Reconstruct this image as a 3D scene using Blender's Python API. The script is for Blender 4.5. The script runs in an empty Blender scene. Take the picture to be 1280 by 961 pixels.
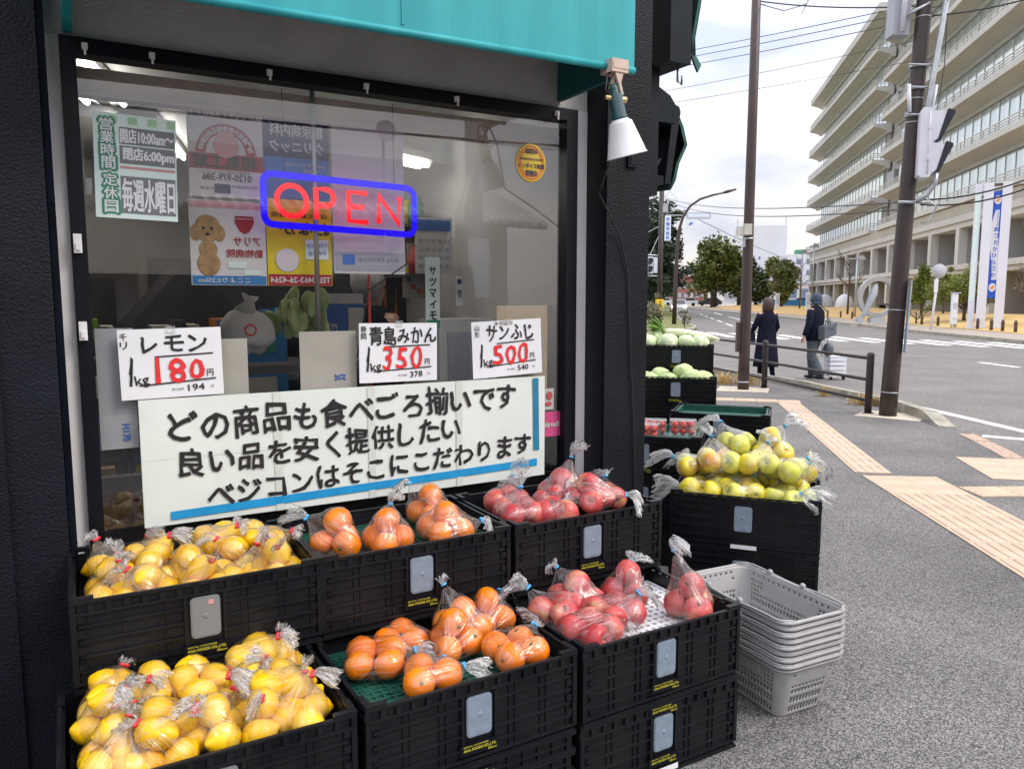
import bpy, bmesh, math, random
from mathutils import Vector, Matrix, noise
R = math.radians
rnd = random.Random(7)
sc = bpy.context.scene
COL = sc.collection

# ------------------------------------------------------------------ camera, sky, sun, exposure
cam_d = bpy.data.cameras.new('camera'); cam = bpy.data.objects.new('camera', cam_d); COL.objects.link(cam)
cam.location = (0, 0, 1.5)
cam.rotation_euler = (R(90) - math.atan(108.5 / 961.0), 0, 0)
cam_d.sensor_width = 36; cam_d.lens = 36 * 961 / 1280.0
cam_d.clip_start = 0.05; cam_d.clip_end = 3000
sc.camera = cam
sc.render.engine = 'CYCLES'
sc.cycles.use_denoising = True
sc.cycles.max_bounces = 8; sc.cycles.transparent_max_bounces = 24; sc.cycles.diffuse_bounces = 3
sc.cycles.caustics_reflective = False; sc.cycles.caustics_refractive = False
sc.view_settings.view_transform = 'Standard'; sc.view_settings.look = 'None'
sc.view_settings.gamma = 1; sc.view_settings.use_curve_mapping = False
sc.view_settings.exposure = 0.72

SUN_EL, SUN_AZ = R(44), R(112)          # azimuth measured clockwise from +Y (to the right, a little behind)
w = bpy.data.worlds.new('World'); sc.world = w; w.use_nodes = True
nt = w.node_tree; nt.nodes.clear()
def N(t, **k):
    n = nt.nodes.new(t)
    for a, b in k.items(): setattr(n, a, b)
    return n
out = N('ShaderNodeOutputWorld'); bg = N('ShaderNodeBackground')
sky = N('ShaderNodeTexSky', sky_type='NISHITA', sun_disc=False)
sky.sun_elevation = SUN_EL; sky.sun_rotation = SUN_AZ
sky.air_density = 1.2; sky.dust_density = 2.0
tc = N('ShaderNodeTexCoord'); sep = N('ShaderNodeSeparateXYZ')
mp = N('ShaderNodeMapping'); mp.inputs['Scale'].default_value = (1.0, 1.0, 2.6)
cl = N('ShaderNodeTexNoise'); cl.inputs['Scale'].default_value = 3.6; cl.inputs['Detail'].default_value = 5; cl.inputs['Roughness'].default_value = .5
ramp = N('ShaderNodeValToRGB')
ramp.color_ramp.elements[0].position = .36; ramp.color_ramp.elements[0].color = (4.6, 5.0, 6.6, 1)
ramp.color_ramp.elements[1].position = .62; ramp.color_ramp.elements[1].color = (9.0, 8.65, 8.3, 1)
grad = N('ShaderNodeMapRange'); grad.inputs['From Min'].default_value = 0.0; grad.inputs['From Max'].default_value = 1.0
grad.inputs['To Min'].default_value = .66; grad.inputs['To Max'].default_value = 2.45
mul = N('ShaderNodeMix', data_type='RGBA', blend_type='MULTIPLY'); mul.inputs[0].default_value = 1
mix = N('ShaderNodeMix', data_type='RGBA'); mix.inputs[0].default_value = .88
L = nt.links.new
L(tc.outputs['Generated'], mp.inputs[0]); L(mp.outputs[0], cl.inputs['Vector']); L(cl.outputs['Fac'], ramp.inputs[0])
L(tc.outputs['Generated'], sep.inputs[0]); L(sep.outputs['Z'], grad.inputs['Value'])
L(ramp.outputs[0], mul.inputs[6]); L(grad.outputs[0], mul.inputs[7])
L(sky.outputs[0], mix.inputs[6]); L(mul.outputs[2], mix.inputs[7])
L(mix.outputs[2], bg.inputs[0]); bg.inputs[1].default_value = .1
L(bg.outputs[0], out.inputs[0])
sd = bpy.data.lights.new('sun', 'SUN'); sun = bpy.data.objects.new('sun', sd); COL.objects.link(sun)
sd.energy = 1.1; sd.angle = R(22); sd.color = (1, .93, .82)
sdir = Vector((math.sin(SUN_AZ) * math.cos(SUN_EL), math.cos(SUN_AZ) * math.cos(SUN_EL), math.sin(SUN_EL)))
sun.rotation_euler = sdir.to_track_quat('Z', 'Y').to_euler()

# ------------------------------------------------------------------ materials
def mat(name, col, rough=.6, var=.12, scale=8., bump=0., bscale=60., metal=0., spec=.5, detail=4., col2=None, emis=None, estr=0., coat=0., trans=0., stretch=None, sss=0.):
    m = bpy.data.materials.new(name); m.use_nodes = True
    t = m.node_tree; b = t.nodes['Principled BSDF']
    b.inputs['Roughness'].default_value = rough; b.inputs['Metallic'].default_value = metal
    b.inputs['Specular IOR Level'].default_value = spec; b.inputs['Coat Weight'].default_value = coat
    co = t.nodes.new('ShaderNodeTexCoord')
    src = co.outputs['Object']
    if stretch:
        mpn = t.nodes.new('ShaderNodeMapping'); mpn.inputs['Scale'].default_value = stretch
        t.links.new(src, mpn.inputs[0]); src = mpn.outputs[0]
    no = t.nodes.new('ShaderNodeTexNoise'); no.inputs['Scale'].default_value = scale; no.inputs['Detail'].default_value = detail
    t.links.new(src, no.inputs['Vector'])
    rp = t.nodes.new('ShaderNodeValToRGB')
    c2 = col2 or tuple(min(1, c * (1 + var)) for c in col)
    c1 = col if col2 else tuple(c * (1 - var) for c in col)
    rp.color_ramp.elements[0].position = .33; rp.color_ramp.elements[0].color = (*c1, 1)
    rp.color_ramp.elements[1].position = .67; rp.color_ramp.elements[1].color = (*c2, 1)
    t.links.new(no.outputs['Fac'], rp.inputs[0]); t.links.new(rp.outputs[0], b.inputs['Base Color'])
    if bump:
        n2 = t.nodes.new('ShaderNodeTexNoise'); n2.inputs['Scale'].default_value = bscale; n2.inputs['Detail'].default_value = 3
        t.links.new(src, n2.inputs['Vector'])
        bp = t.nodes.new('ShaderNodeBump'); bp.inputs['Strength'].default_value = bump; bp.inputs['Distance'].default_value = .01
        t.links.new(n2.outputs['Fac'], bp.inputs['Height']); t.links.new(bp.outputs[0], b.inputs['Normal'])
    if emis:
        b.inputs['Emission Color'].default_value = (*emis, 1); b.inputs['Emission Strength'].default_value = estr
    if trans: b.inputs['Transmission Weight'].default_value = trans
    if sss:
        b.inputs['Subsurface Weight'].default_value = sss; b.inputs['Subsurface Radius'].default_value = (.01, .006, .003)
    return m

def schlick(t, f0, power=5.0):
    g = t.nodes.new('ShaderNodeNewGeometry'); d = t.nodes.new('ShaderNodeVectorMath'); d.operation = 'DOT_PRODUCT'
    t.links.new(g.outputs['Incoming'], d.inputs[0]); t.links.new(g.outputs['Normal'], d.inputs[1])
    def M(op, a, b=None):
        n = t.nodes.new('ShaderNodeMath'); n.operation = op; n.use_clamp = (op == 'MULTIPLY_ADD')
        for i, v in enumerate((a, b)):
            if v is None: continue
            if isinstance(v, (int, float)): n.inputs[i].default_value = v
            else: t.links.new(v, n.inputs[i])
        return n
    a = M('ABSOLUTE', d.outputs['Value']); s = M('SUBTRACT', 1.0, a.outputs[0]); p = M('POWER', s.outputs[0], power)
    e = M('MULTIPLY_ADD', p.outputs[0], 1 - f0); e.inputs[2].default_value = f0
    return e.outputs[0]

def glass_mat(name, f0, tint, rough=0.0):
    m = bpy.data.materials.new(name); m.use_nodes = True; t = m.node_tree; t.nodes.clear()
    o = t.nodes.new('ShaderNodeOutputMaterial'); tr = t.nodes.new('ShaderNodeBsdfTransparent'); gl = t.nodes.new('ShaderNodeBsdfGlossy')
    tr.inputs[0].default_value = (*tint, 1); gl.inputs['Roughness'].default_value = rough
    mx = t.nodes.new('ShaderNodeMixShader')
    t.links.new(schlick(t, f0), mx.inputs[0]); t.links.new(tr.outputs[0], mx.inputs[1]); t.links.new(gl.outputs[0], mx.inputs[2])
    t.links.new(mx.outputs[0], o.inputs[0])
    return m

def film_mat(name, base=.03, streak=.55, white=.85, wscale=26., stretch=(1, 1, 1), crease=False):
    """clear crinkled plastic film: mostly transparent, glossy, with bright crease lines"""
    m = bpy.data.materials.new(name); m.use_nodes = True; t = m.node_tree; t.nodes.clear()
    o = t.nodes.new('ShaderNodeOutputMaterial'); tr = t.nodes.new('ShaderNodeBsdfTransparent'); gl = t.nodes.new('ShaderNodeBsdfGlossy')
    df = t.nodes.new('ShaderNodeBsdfTranslucent'); d2 = t.nodes.new('ShaderNodeBsdfDiffuse')
    df.inputs[0].default_value = (white,) * 3 + (1,); d2.inputs[0].default_value = (white,) * 3 + (1,)
    gl.inputs['Roughness'].default_value = .16
    mp_ = t.nodes.new('ShaderNodeMapping'); mp_.inputs['Scale'].default_value = stretch
    if crease: co = t.nodes.new('ShaderNodeAttribute'); co.attribute_name = 'crease'; t.links.new(co.outputs['Vector'], mp_.inputs[0])
    else: co = t.nodes.new('ShaderNodeTexCoord'); t.links.new(co.outputs['Object'], mp_.inputs[0])
    no = t.nodes.new('ShaderNodeTexNoise'); no.inputs['Scale'].default_value = wscale; no.inputs['Detail'].default_value = 4; no.inputs['Distortion'].default_value = .5
    t.links.new(mp_.outputs[0], no.inputs['Vector'])
    rp = t.nodes.new('ShaderNodeValToRGB'); e = rp.color_ramp.elements
    e[0].position = .43; e[0].color = (0, 0, 0, 1); e[1].position = .5; e[1].color = (1, 1, 1, 1)
    x = e.new(.56); x.color = (0, 0, 0, 1)
    t.links.new(no.outputs['Fac'], rp.inputs[0])
    bp = t.nodes.new('ShaderNodeBump'); bp.inputs['Strength'].default_value = .9; bp.inputs['Distance'].default_value = .012
    t.links.new(no.outputs['Fac'], bp.inputs['Height']); t.links.new(bp.outputs[0], gl.inputs['Normal'])
    dd = t.nodes.new('ShaderNodeMixShader'); dd.inputs[0].default_value = .5
    t.links.new(df.outputs[0], dd.inputs[1]); t.links.new(d2.outputs[0], dd.inputs[2])
    m1 = t.nodes.new('ShaderNodeMixShader'); m2 = t.nodes.new('ShaderNodeMixShader')
    mu = t.nodes.new('ShaderNodeMath'); mu.operation = 'MULTIPLY_ADD'; mu.inputs[1].default_value = streak; mu.inputs[2].default_value = base
    t.links.new(rp.outputs[0], mu.inputs[0]); t.links.new(mu.outputs[0], m1.inputs[0])
    t.links.new(tr.outputs[0], m1.inputs[1]); t.links.new(dd.outputs[0], m1.inputs[2])
    t.links.new(schlick(t, .095, 3.2), m2.inputs[0]); t.links.new(m1.outputs[0], m2.inputs[1]); t.links.new(gl.outputs[0], m2.inputs[2])
    t.links.new(m2.outputs[0], o.inputs[0])
    return m

def speckle_mat(name, c_dark, c_mid, c_light, scale, rough=.85, bump=.5, patch=.25):
    """bound stone surfacing: fine cells of dark and pale chips"""
    m = bpy.data.materials.new(name); m.use_nodes = True; t = m.node_tree; b = t.nodes['Principled BSDF']
    b.inputs['Roughness'].default_value = rough; b.inputs['Specular IOR Level'].default_value = .3
    co = t.nodes.new('ShaderNodeTexCoord'); v = t.nodes.new('ShaderNodeTexVoronoi'); v.inputs['Scale'].default_value = scale
    t.links.new(co.outputs['Object'], v.inputs['Vector'])
    rp = t.nodes.new('ShaderNodeValToRGB'); e = rp.color_ramp.elements
    e[0].position = .1; e[0].color = (*c_dark, 1); e[1].position = .9; e[1].color = (*c_light, 1)
    x = e.new(.5); x.color = (*c_mid, 1)
    sp = t.nodes.new('ShaderNodeSeparateColor'); t.links.new(v.outputs['Color'], sp.inputs[0]); t.links.new(sp.outputs[0], rp.inputs[0])
    n = t.nodes.new('ShaderNodeTexNoise'); n.inputs['Scale'].default_value = .9; n.inputs['Detail'].default_value = 6
    t.links.new(co.outputs['Object'], n.inputs['Vector'])
    mr = t.nodes.new('ShaderNodeMapRange'); mr.inputs['From Min'].default_value = .3; mr.inputs['From Max'].default_value = .7
    mr.inputs['To Min'].default_value = 1 - patch; mr.inputs['To Max'].default_value = 1 + patch
    t.links.new(n.outputs['Fac'], mr.inputs['Value'])
    mx = t.nodes.new('ShaderNodeMix'); mx.data_type = 'RGBA'; mx.blend_type = 'MULTIPLY'; mx.inputs[0].default_value = 1
    t.links.new(rp.outputs[0], mx.inputs[6]); t.links.new(mr.outputs[0], mx.inputs[7]); # trodden gum and oil spots, sparse and of their own shape
    sv = t.nodes.new('ShaderNodeTexVoronoi'); sv.inputs['Scale'].default_value = 2.3; t.links.new(co.outputs['Object'], sv.inputs['Vector'])
    sr = t.nodes.new('ShaderNodeMapRange'); sr.inputs['From Min'].default_value = .035; sr.inputs['From Max'].default_value = .075; sr.inputs['To Min'].default_value = .62; sr.inputs['To Max'].default_value = 1.0
    t.links.new(sv.outputs['Distance'], sr.inputs['Value'])
    m3 = t.nodes.new('ShaderNodeMix'); m3.data_type = 'RGBA'; m3.blend_type = 'MULTIPLY'; m3.inputs[0].default_value = .8
    t.links.new(mx.outputs[2], m3.inputs[6]); t.links.new(sr.outputs[0], m3.inputs[7]); t.links.new(m3.outputs[2], b.inputs['Base Color'])
    bp = t.nodes.new('ShaderNodeBump'); bp.inputs['Strength'].default_value = bump; bp.inputs['Distance'].default_value = .004
    t.links.new(v.outputs['Distance'], bp.inputs['Height']); t.links.new(bp.outputs[0], b.inputs['Normal'])
    return m

def fruit_mat(name, ramp_cols, rough=.4, bump=.15, bscale=220., scale=12., stretch=(1, 1, 1), axis_mix=None):
    m = bpy.data.materials.new(name); m.use_nodes = True; t = m.node_tree; b = t.nodes['Principled BSDF']
    b.inputs['Roughness'].default_value = rough; b.inputs['Specular IOR Level'].default_value = .45
    b.inputs['Subsurface Weight'].default_value = .12; b.inputs['Subsurface Radius'].default_value = (.012, .006, .002)
    b.inputs['Subsurface Scale'].default_value = .5
    co = t.nodes.new('ShaderNodeTexCoord'); mp_ = t.nodes.new('ShaderNodeMapping'); mp_.inputs['Scale'].default_value = stretch
    oi = t.nodes.new('ShaderNodeObjectInfo'); va = t.nodes.new('ShaderNodeVectorMath'); va.operation = 'ADD'
    t.links.new(co.outputs['Object'], mp_.inputs[0]); t.links.new(mp_.outputs[0], va.inputs[0]); t.links.new(oi.outputs['Random'], va.inputs[1])
    n = t.nodes.new('ShaderNodeTexNoise'); n.inputs['Scale'].default_value = scale; n.inputs['Detail'].default_value = 4
    t.links.new(va.outputs[0], n.inputs['Vector'])
    rp = t.nodes.new('ShaderNodeValToRGB'); e = rp.color_ramp.elements
    e[0].position = ramp_cols[0][0]; e[0].color = (*ramp_cols[0][1], 1); e[1].position = ramp_cols[-1][0]; e[1].color = (*ramp_cols[-1][1], 1)
    for p, c in ramp_cols[1:-1]:
        x = e.new(p); x.color = (*c, 1)
    ad = t.nodes.new('ShaderNodeMath'); ad.operation = 'MULTIPLY_ADD'; ad.inputs[1].default_value = .16; 
    t.links.new(oi.outputs['Random'], ad.inputs[0]); t.links.new(n.outputs['Fac'], ad.inputs[2])
    sb = t.nodes.new('ShaderNodeMath'); sb.operation = 'SUBTRACT'; sb.inputs[1].default_value = .08
    t.links.new(ad.outputs[0], sb.inputs[0]); t.links.new(sb.outputs[0], rp.inputs[0])
    t.links.new(rp.outputs[0], b.inputs['Base Color'])
    n2 = t.nodes.new('ShaderNodeTexNoise'); n2.inputs['Scale'].default_value = bscale
    t.links.new(co.outputs['Object'], n2.inputs['Vector'])
    bp = t.nodes.new('ShaderNodeBump'); bp.inputs['Strength'].default_value = bump; bp.inputs['Distance'].default_value = .003
    t.links.new(n2.outputs['Fac'], bp.inputs['Height']); t.links.new(bp.outputs[0], b.inputs['Normal'])
    return m

M = {}
def D(key, *a, **k): M[key] = mat(key, *a, **k)
D('black_plastic', (.0050, .0058, .0085), .34, .0, 7, .08, 90, spec=.27, col2=(.012, .0125, .015), detail=8)
D('black_pillar', (.0052, .0066, .0115), .55, .35, 4, .45, 130, spec=.22)
D('black_frame', (.0035, .0045, .009), .42, .15, 10, spec=.25)
D('black_matt', (.006, .0075, .012), .95, .3, 6, .4, 130, spec=.03)
D('stucco', (.56, .545, .53), .9, .08, 6, .5, 150)
D('white_trim', (.78, .76, .77), .7, .08, 5, .1, 90)
D('teal', (.006, .285, .325), .55, .0, 2.2, .05, 30, stretch=(5, 1, .35), col2=(.022, .37, .40), detail=7)
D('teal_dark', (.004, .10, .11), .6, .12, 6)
D('green_cloth', (.006, .07, .055), .7, .3, 9, .15, 40)
D('dark_box', (.007, .012, .016), .6, .25, 10, spec=.2)
D('label_pocket', (.22, .27, .34), .3, .12, 30, .1, 60)
D('paper', (.78, .79, .82), .7, .03, 5)
D('banner_paper', (.72, .77, .72), .6, .05, 4, .12, 12)
D('tape_faint', (.64, .685, .62), .35, .04, 20)
D('ink', (.016, .013, .014), .6, .2, 40)
D('ink_brown', (.03, .016, .014), .6, .2, 40)
D('red_ink', (.75, .028, .03), .6, .12, 30)
D('blue_tape', (.015, .30, .62), .45, .08, 20)
D('blue_tape_dark', (.02, .20, .33), .45, .1, 20)
D('wood', (.36, .22, .12), .6, .25, 6, .1, 40, stretch=(1, 1, .1))
D('card', (.42, .34, .24), .8, .08, 8)
D('card_pale', (.55, .53, .47), .8, .06, 8)
D('tray_green', (.012, .085, .062), .5, .2, 20)
D('white_net', (.75, .76, .78), .6, .05, 20)
D('sticker_yellow', (.55, .50, .04), .5, .1, 40)
D('tie_blue', (.08, .42, .75), .45, .1, 30)
D('tie_red', (.7, .03, .05), .45, .1, 30)
D('basket', (.36, .352, .35), .5, .06, 20, .05, 90)
D('lamp_white', (.72, .71, .71), .35, .03, 5)
D('brass', (.62, .5, .22), .35, .15, 30, metal=.8)
D('clip', (.58, .44, .36), .45, .12, 20)
D('lamp_socket', (.012, .055, .062), .4, .1, 20)
D('cable', (.012, .012, .014), .5, .1, 20)
D('kerb', (.34, .32, .26), .9, .25, 7, .5, 70)
D('granite_strip', (.42, .31, .24), .9, .3, 40, .4, 120)
D('tile_beige', (.53, .405, .295), .8, .12, 3, .25, 160)
D('marking', (.72, .72, .72), .8, .14, 5, .3, 120)
D('concrete_pad', (.52, .46, .36), .9, .15, 8, .3, 80)
D('lawn', (.48, .31, .11), .95, .0, 1.2, .6, 30, col2=(.60, .42, .18), detail=8)
D('dry_grass', (.55, .38, .15), .9, .3, 30)
D('green_strip', (.16, .17, .05), .95, .35, 4, .5, 20)
D('pole_brown', (.050, .031, .027), .45, .12, 4, .03, 30)
D('pole_dark', (.038, .024, .021), .45, .12, 4, .03, 30)
D('rail_brown', (.035, .028, .028), .45, .2, 12)
D('steel', (.42, .44, .46), .4, .12, 14, metal=.7)
D('signal_white', (.68, .68, .74), .4, .04, 5)
D('signal_black', (.010, .012, .022), .5, .15, 14)
D('concrete', (.55, .542, .51), .85, .06, .35, .15, 6)
D('concrete_gray', (.37, .36, .345), .85, .07, .4, .2, 6)
D('soffit', (.555, .53, .485), .85, .05, .3)
D('window_glass', (.66, .76, .80), .10, .25, .5, spec=.8, metal=.55, stretch=(1.3, .2, .1))
D('dark_glass', (.018, .040, .045), .12, .3, .3, spec=.7)
D('mullion', (.55, .58, .57), .5, .05, 1)
D('far_white', (.66, .68, .73), .8, .04, .2)
D('far_blue', (.16, .22, .33), .6, .1, .3)
D('far_gray', (.40, .42, .46), .8, .08, .2)
D('brick_red', (.30, .13, .10), .85, .2, .6)
D('bark', (.11, .082, .062), .9, .3, 8, .5, 20)
D('leaf_a', (.075, .11, .018), .6, .3, .8, col2=(.17, .19, .035))
D('leaf_b', (.030, .058, .016), .6, .3, .8, col2=(.072, .105, .024))
D('leaf_c', (.09, .125, .012), .6, .3, .9, col2=(.19, .22, .03))
D('leaf_pine', (.014, .036, .019), .6, .3, .8, col2=(.036, .062, .028))
D('leaf_olive', (.15, .15, .085), .7, .3, 2., col2=(.27, .26, .16))
D('navy_cloth', (.006, .007, .019), .9, .3, 14, .35, 60, spec=.2)
D('trousers', (.060, .072, .085), .85, .2, 20, .2, 120)
D('hat', (.045, .065, .095), .85, .2, 20, .2, 90)
D('hair_brown', (.045, .018, .016), .5, .35, 30, .4, 90, stretch=(4, 4, .5))
D('hair_grey', (.42, .41, .40), .6, .2, 30)
D('skin', (.50, .30, .22), .5, .06, 10, sss=.1)
D('bag_grey', (.085, .10, .115), .5, .15, 15)
D('shoe', (.012, .012, .014), .4, .1, 20)
D('cart_white', (.72, .74, .80), .5, .05, 10)
D('yellow_sign', (.80, .55, .02), .5, .06, 5)
D('sign_white', (.70, .74, .82), .5, .05, 4)
D('sign_blue', (.05, .16, .52), .5, .08, 4)
D('sign_back', (.44, .50, .60), .45, .06, 3)
D('banner_blue', (.02, .09, .52), .6, .06, 3)
D('sign_red', (.70, .06, .07), .5, .1, 6)
D('pylon', (.72, .73, .80), .5, .03, 1)
D('ring_steel', (.34, .345, .345), .45, .12, 2, metal=.2)
D('car_white', (.72, .73, .75), .3, .03, 1, coat=.4)
D('car_dark', (.035, .038, .045), .3, .1, 1, coat=.4)
D('car_glass', (.02, .025, .03), .1, .1, 2, spec=.7)
D('tyre', (.012, .012, .012), .9, .1, 8)
D('inner_wall', (.46, .45, .445), .8, .06, 2)
D('inner_ceiling', (.62, .62, .62), .8, .04, 2)
D('inner_floor', (.12, .10, .085), .6, .2, 3)
D('shelf_dark', (.05, .045, .05), .6, .25, 6)
D('rail_pink', (.44, .36, .31), .6, .08, 6)
D('cabbage', (.34, .47, .16), .5, .3, 14, .3, 50, col2=(.62, .70, .38))
D('lettuce', (.42, .56, .26), .5, .3, 16, .3, 50, col2=(.76, .82, .58))
D('leaf_green', (.09, .22, .02), .5, .3, 14, .2, 40, col2=(.22, .38, .05))
D('daikon', (.72, .74, .52), .45, .1, 12)
D('tomato', (.60, .022, .018), .25, .15, 14)
D('orange_fill', (.85, .25, .01), .4, .1, 20)
D('post_green', (.05, .26, .16), .6, .1, 10)
D('post_green_pale', (.42, .66, .42), .6, .1, 10)
D('mint_paper', (.72, .86, .82), .6, .04, 6)
D('grey_panel', (.20, .205, .21), .6, .05, 10)
D('poster_white', (.68, .66, .66), .7, .03, 6)
D('poster_red', (.36, .012, .025), .6, .08, 8)
D('poster_navy', (.028, .026, .11), .6, .08, 8)
D('poster_blue', (.03, .20, .48), .6, .08, 8)
D('poster_yellow', (.72, .58, .01), .6, .05, 8)
D('poster_pink', (.62, .30, .30), .6, .05, 8)
D('poodle', (.42, .26, .12), .8, .25, 40)
D('pink', (.85, .05, .28), .5, .05, 8)
D('sticker_gold', (.80, .56, .05), .5, .06, 10)
D('roof_tile', (.30, .29, .28), .8, .1, 2)
D('house_wall', (.52, .46, .36), .85, .06, 1)
D('house_wall_white', (.62, .61, .59), .85, .05, 1)
D('solar', (.03, .04, .07), .3, .1, 2)
D('flame', (.6, .18, .02), .6, .4, 6)
M['window_pane'] = glass_mat('window_pane', .125, (.93, .93, .92))
M['film'] = film_mat('film', .006, .15, .97, .6, crease=True)
M['film_neck'] = film_mat('film_neck', .045, .62, .98, 1.0, crease=True)
M['tape_clear'] = film_mat('tape_clear', .12, .2, .9, 60)
M['clear_pack'] = film_mat('clear_pack', .06, .2, .85, 30)
M['pavement'] = speckle_mat('pavement', (.06, .057, .056), (.142, .136, .132), (.285, .272, .262), 200, bump=.6, patch=.22)
M['road'] = speckle_mat('road', (.13, .121, .112), (.178, .166, .154), (.23, .216, .20), 60, bump=.3, patch=.14)
M['far_pave'] = mat('far_pave', (.34, .29, .24), .9, .12, 1.5)
M['lemon'] = fruit_mat('lemon', [(.25, (.84, .42, .002)), (.5, (.90, .52, .004)), (.8, (.92, .60, .015))], .38, .25, 260)
M['orange'] = fruit_mat('orange', [(.25, (.80, .17, .0015)), (.55, (.86, .22, .002)), (.85, (.90, .29, .005))], .35, .25, 300)
M['apple_red'] = fruit_mat('apple_red', [(.22, (.33, .022, .03)), (.44, (.52, .062, .066)), (.60, (.60, .13, .105)), (.78, (.70, .38, .19))], .3, .05, 90, 16, (1.2, 1.2, .35))
M['apple_green'] = fruit_mat('apple_green', [(.25, (.66, .56, .03)), (.54, (.78, .63, .045)), (.66, (.76, .50, .08)), (.80, (.66, .24, .08))], .3, .05, 90, 9)
M['apple_lime'] = fruit_mat('apple_lime', [(.3, (.60, .60, .06)), (.8, (.74, .72, .17))], .3, .05, 90, 9)
M['stem'] = mat('stem', (.07, .09, .02), .8, .3, 20)
def emit(name, col, s):
    m = bpy.data.materials.new(name); m.use_nodes = True; t = m.node_tree; t.nodes.clear()
    o = t.nodes.new('ShaderNodeOutputMaterial'); e = t.nodes.new('ShaderNodeEmission'); e.inputs[0].default_value = (*col, 1); e.inputs[1].default_value = s
    t.links.new(e.outputs[0], o.inputs[0]); M[name] = m
emit('neon_blue', (.016, .003, 1), .66); emit('neon_red', (1, .016, .03), .85); emit('tube_light', (1, .95, .86), 12); emit('headlight', (1, .98, .72), 5)

# ------------------------------------------------------------------ mesh builder
def rotz(a): return Matrix.Rotation(a, 4, 'Z')
def T(x, y, z): return Matrix.Translation((x, y, z))
_txt = {}
def text_mesh(s, off=0.0):
    off = 0.0; k = (s, off)
    if k not in _txt:
        c = bpy.data.curves.new('lettering', 'FONT'); c.body = s; c.size = 1; c.offset = off; c.resolution_u = 2
        o = bpy.data.objects.new('lettering', c); COL.objects.link(o); bpy.context.view_layer.update()
        me = bpy.data.meshes.new_from_object(o.evaluated_get(bpy.context.evaluated_depsgraph_get()))
        v = [tuple(p.co) for p in me.vertices]; f = [tuple(p.vertices) for p in me.polygons]
        bpy.data.objects.remove(o); bpy.data.meshes.remove(me)
        if v:
            x0 = min(p[0] for p in v); x1 = max(p[0] for p in v); y0 = min(p[1] for p in v); y1 = max(p[1] for p in v)
        else: x0 = x1 = y0 = y1 = 0
        _txt[k] = (v, f, x0, x1, y0, y1)
    return _txt[k]

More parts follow.
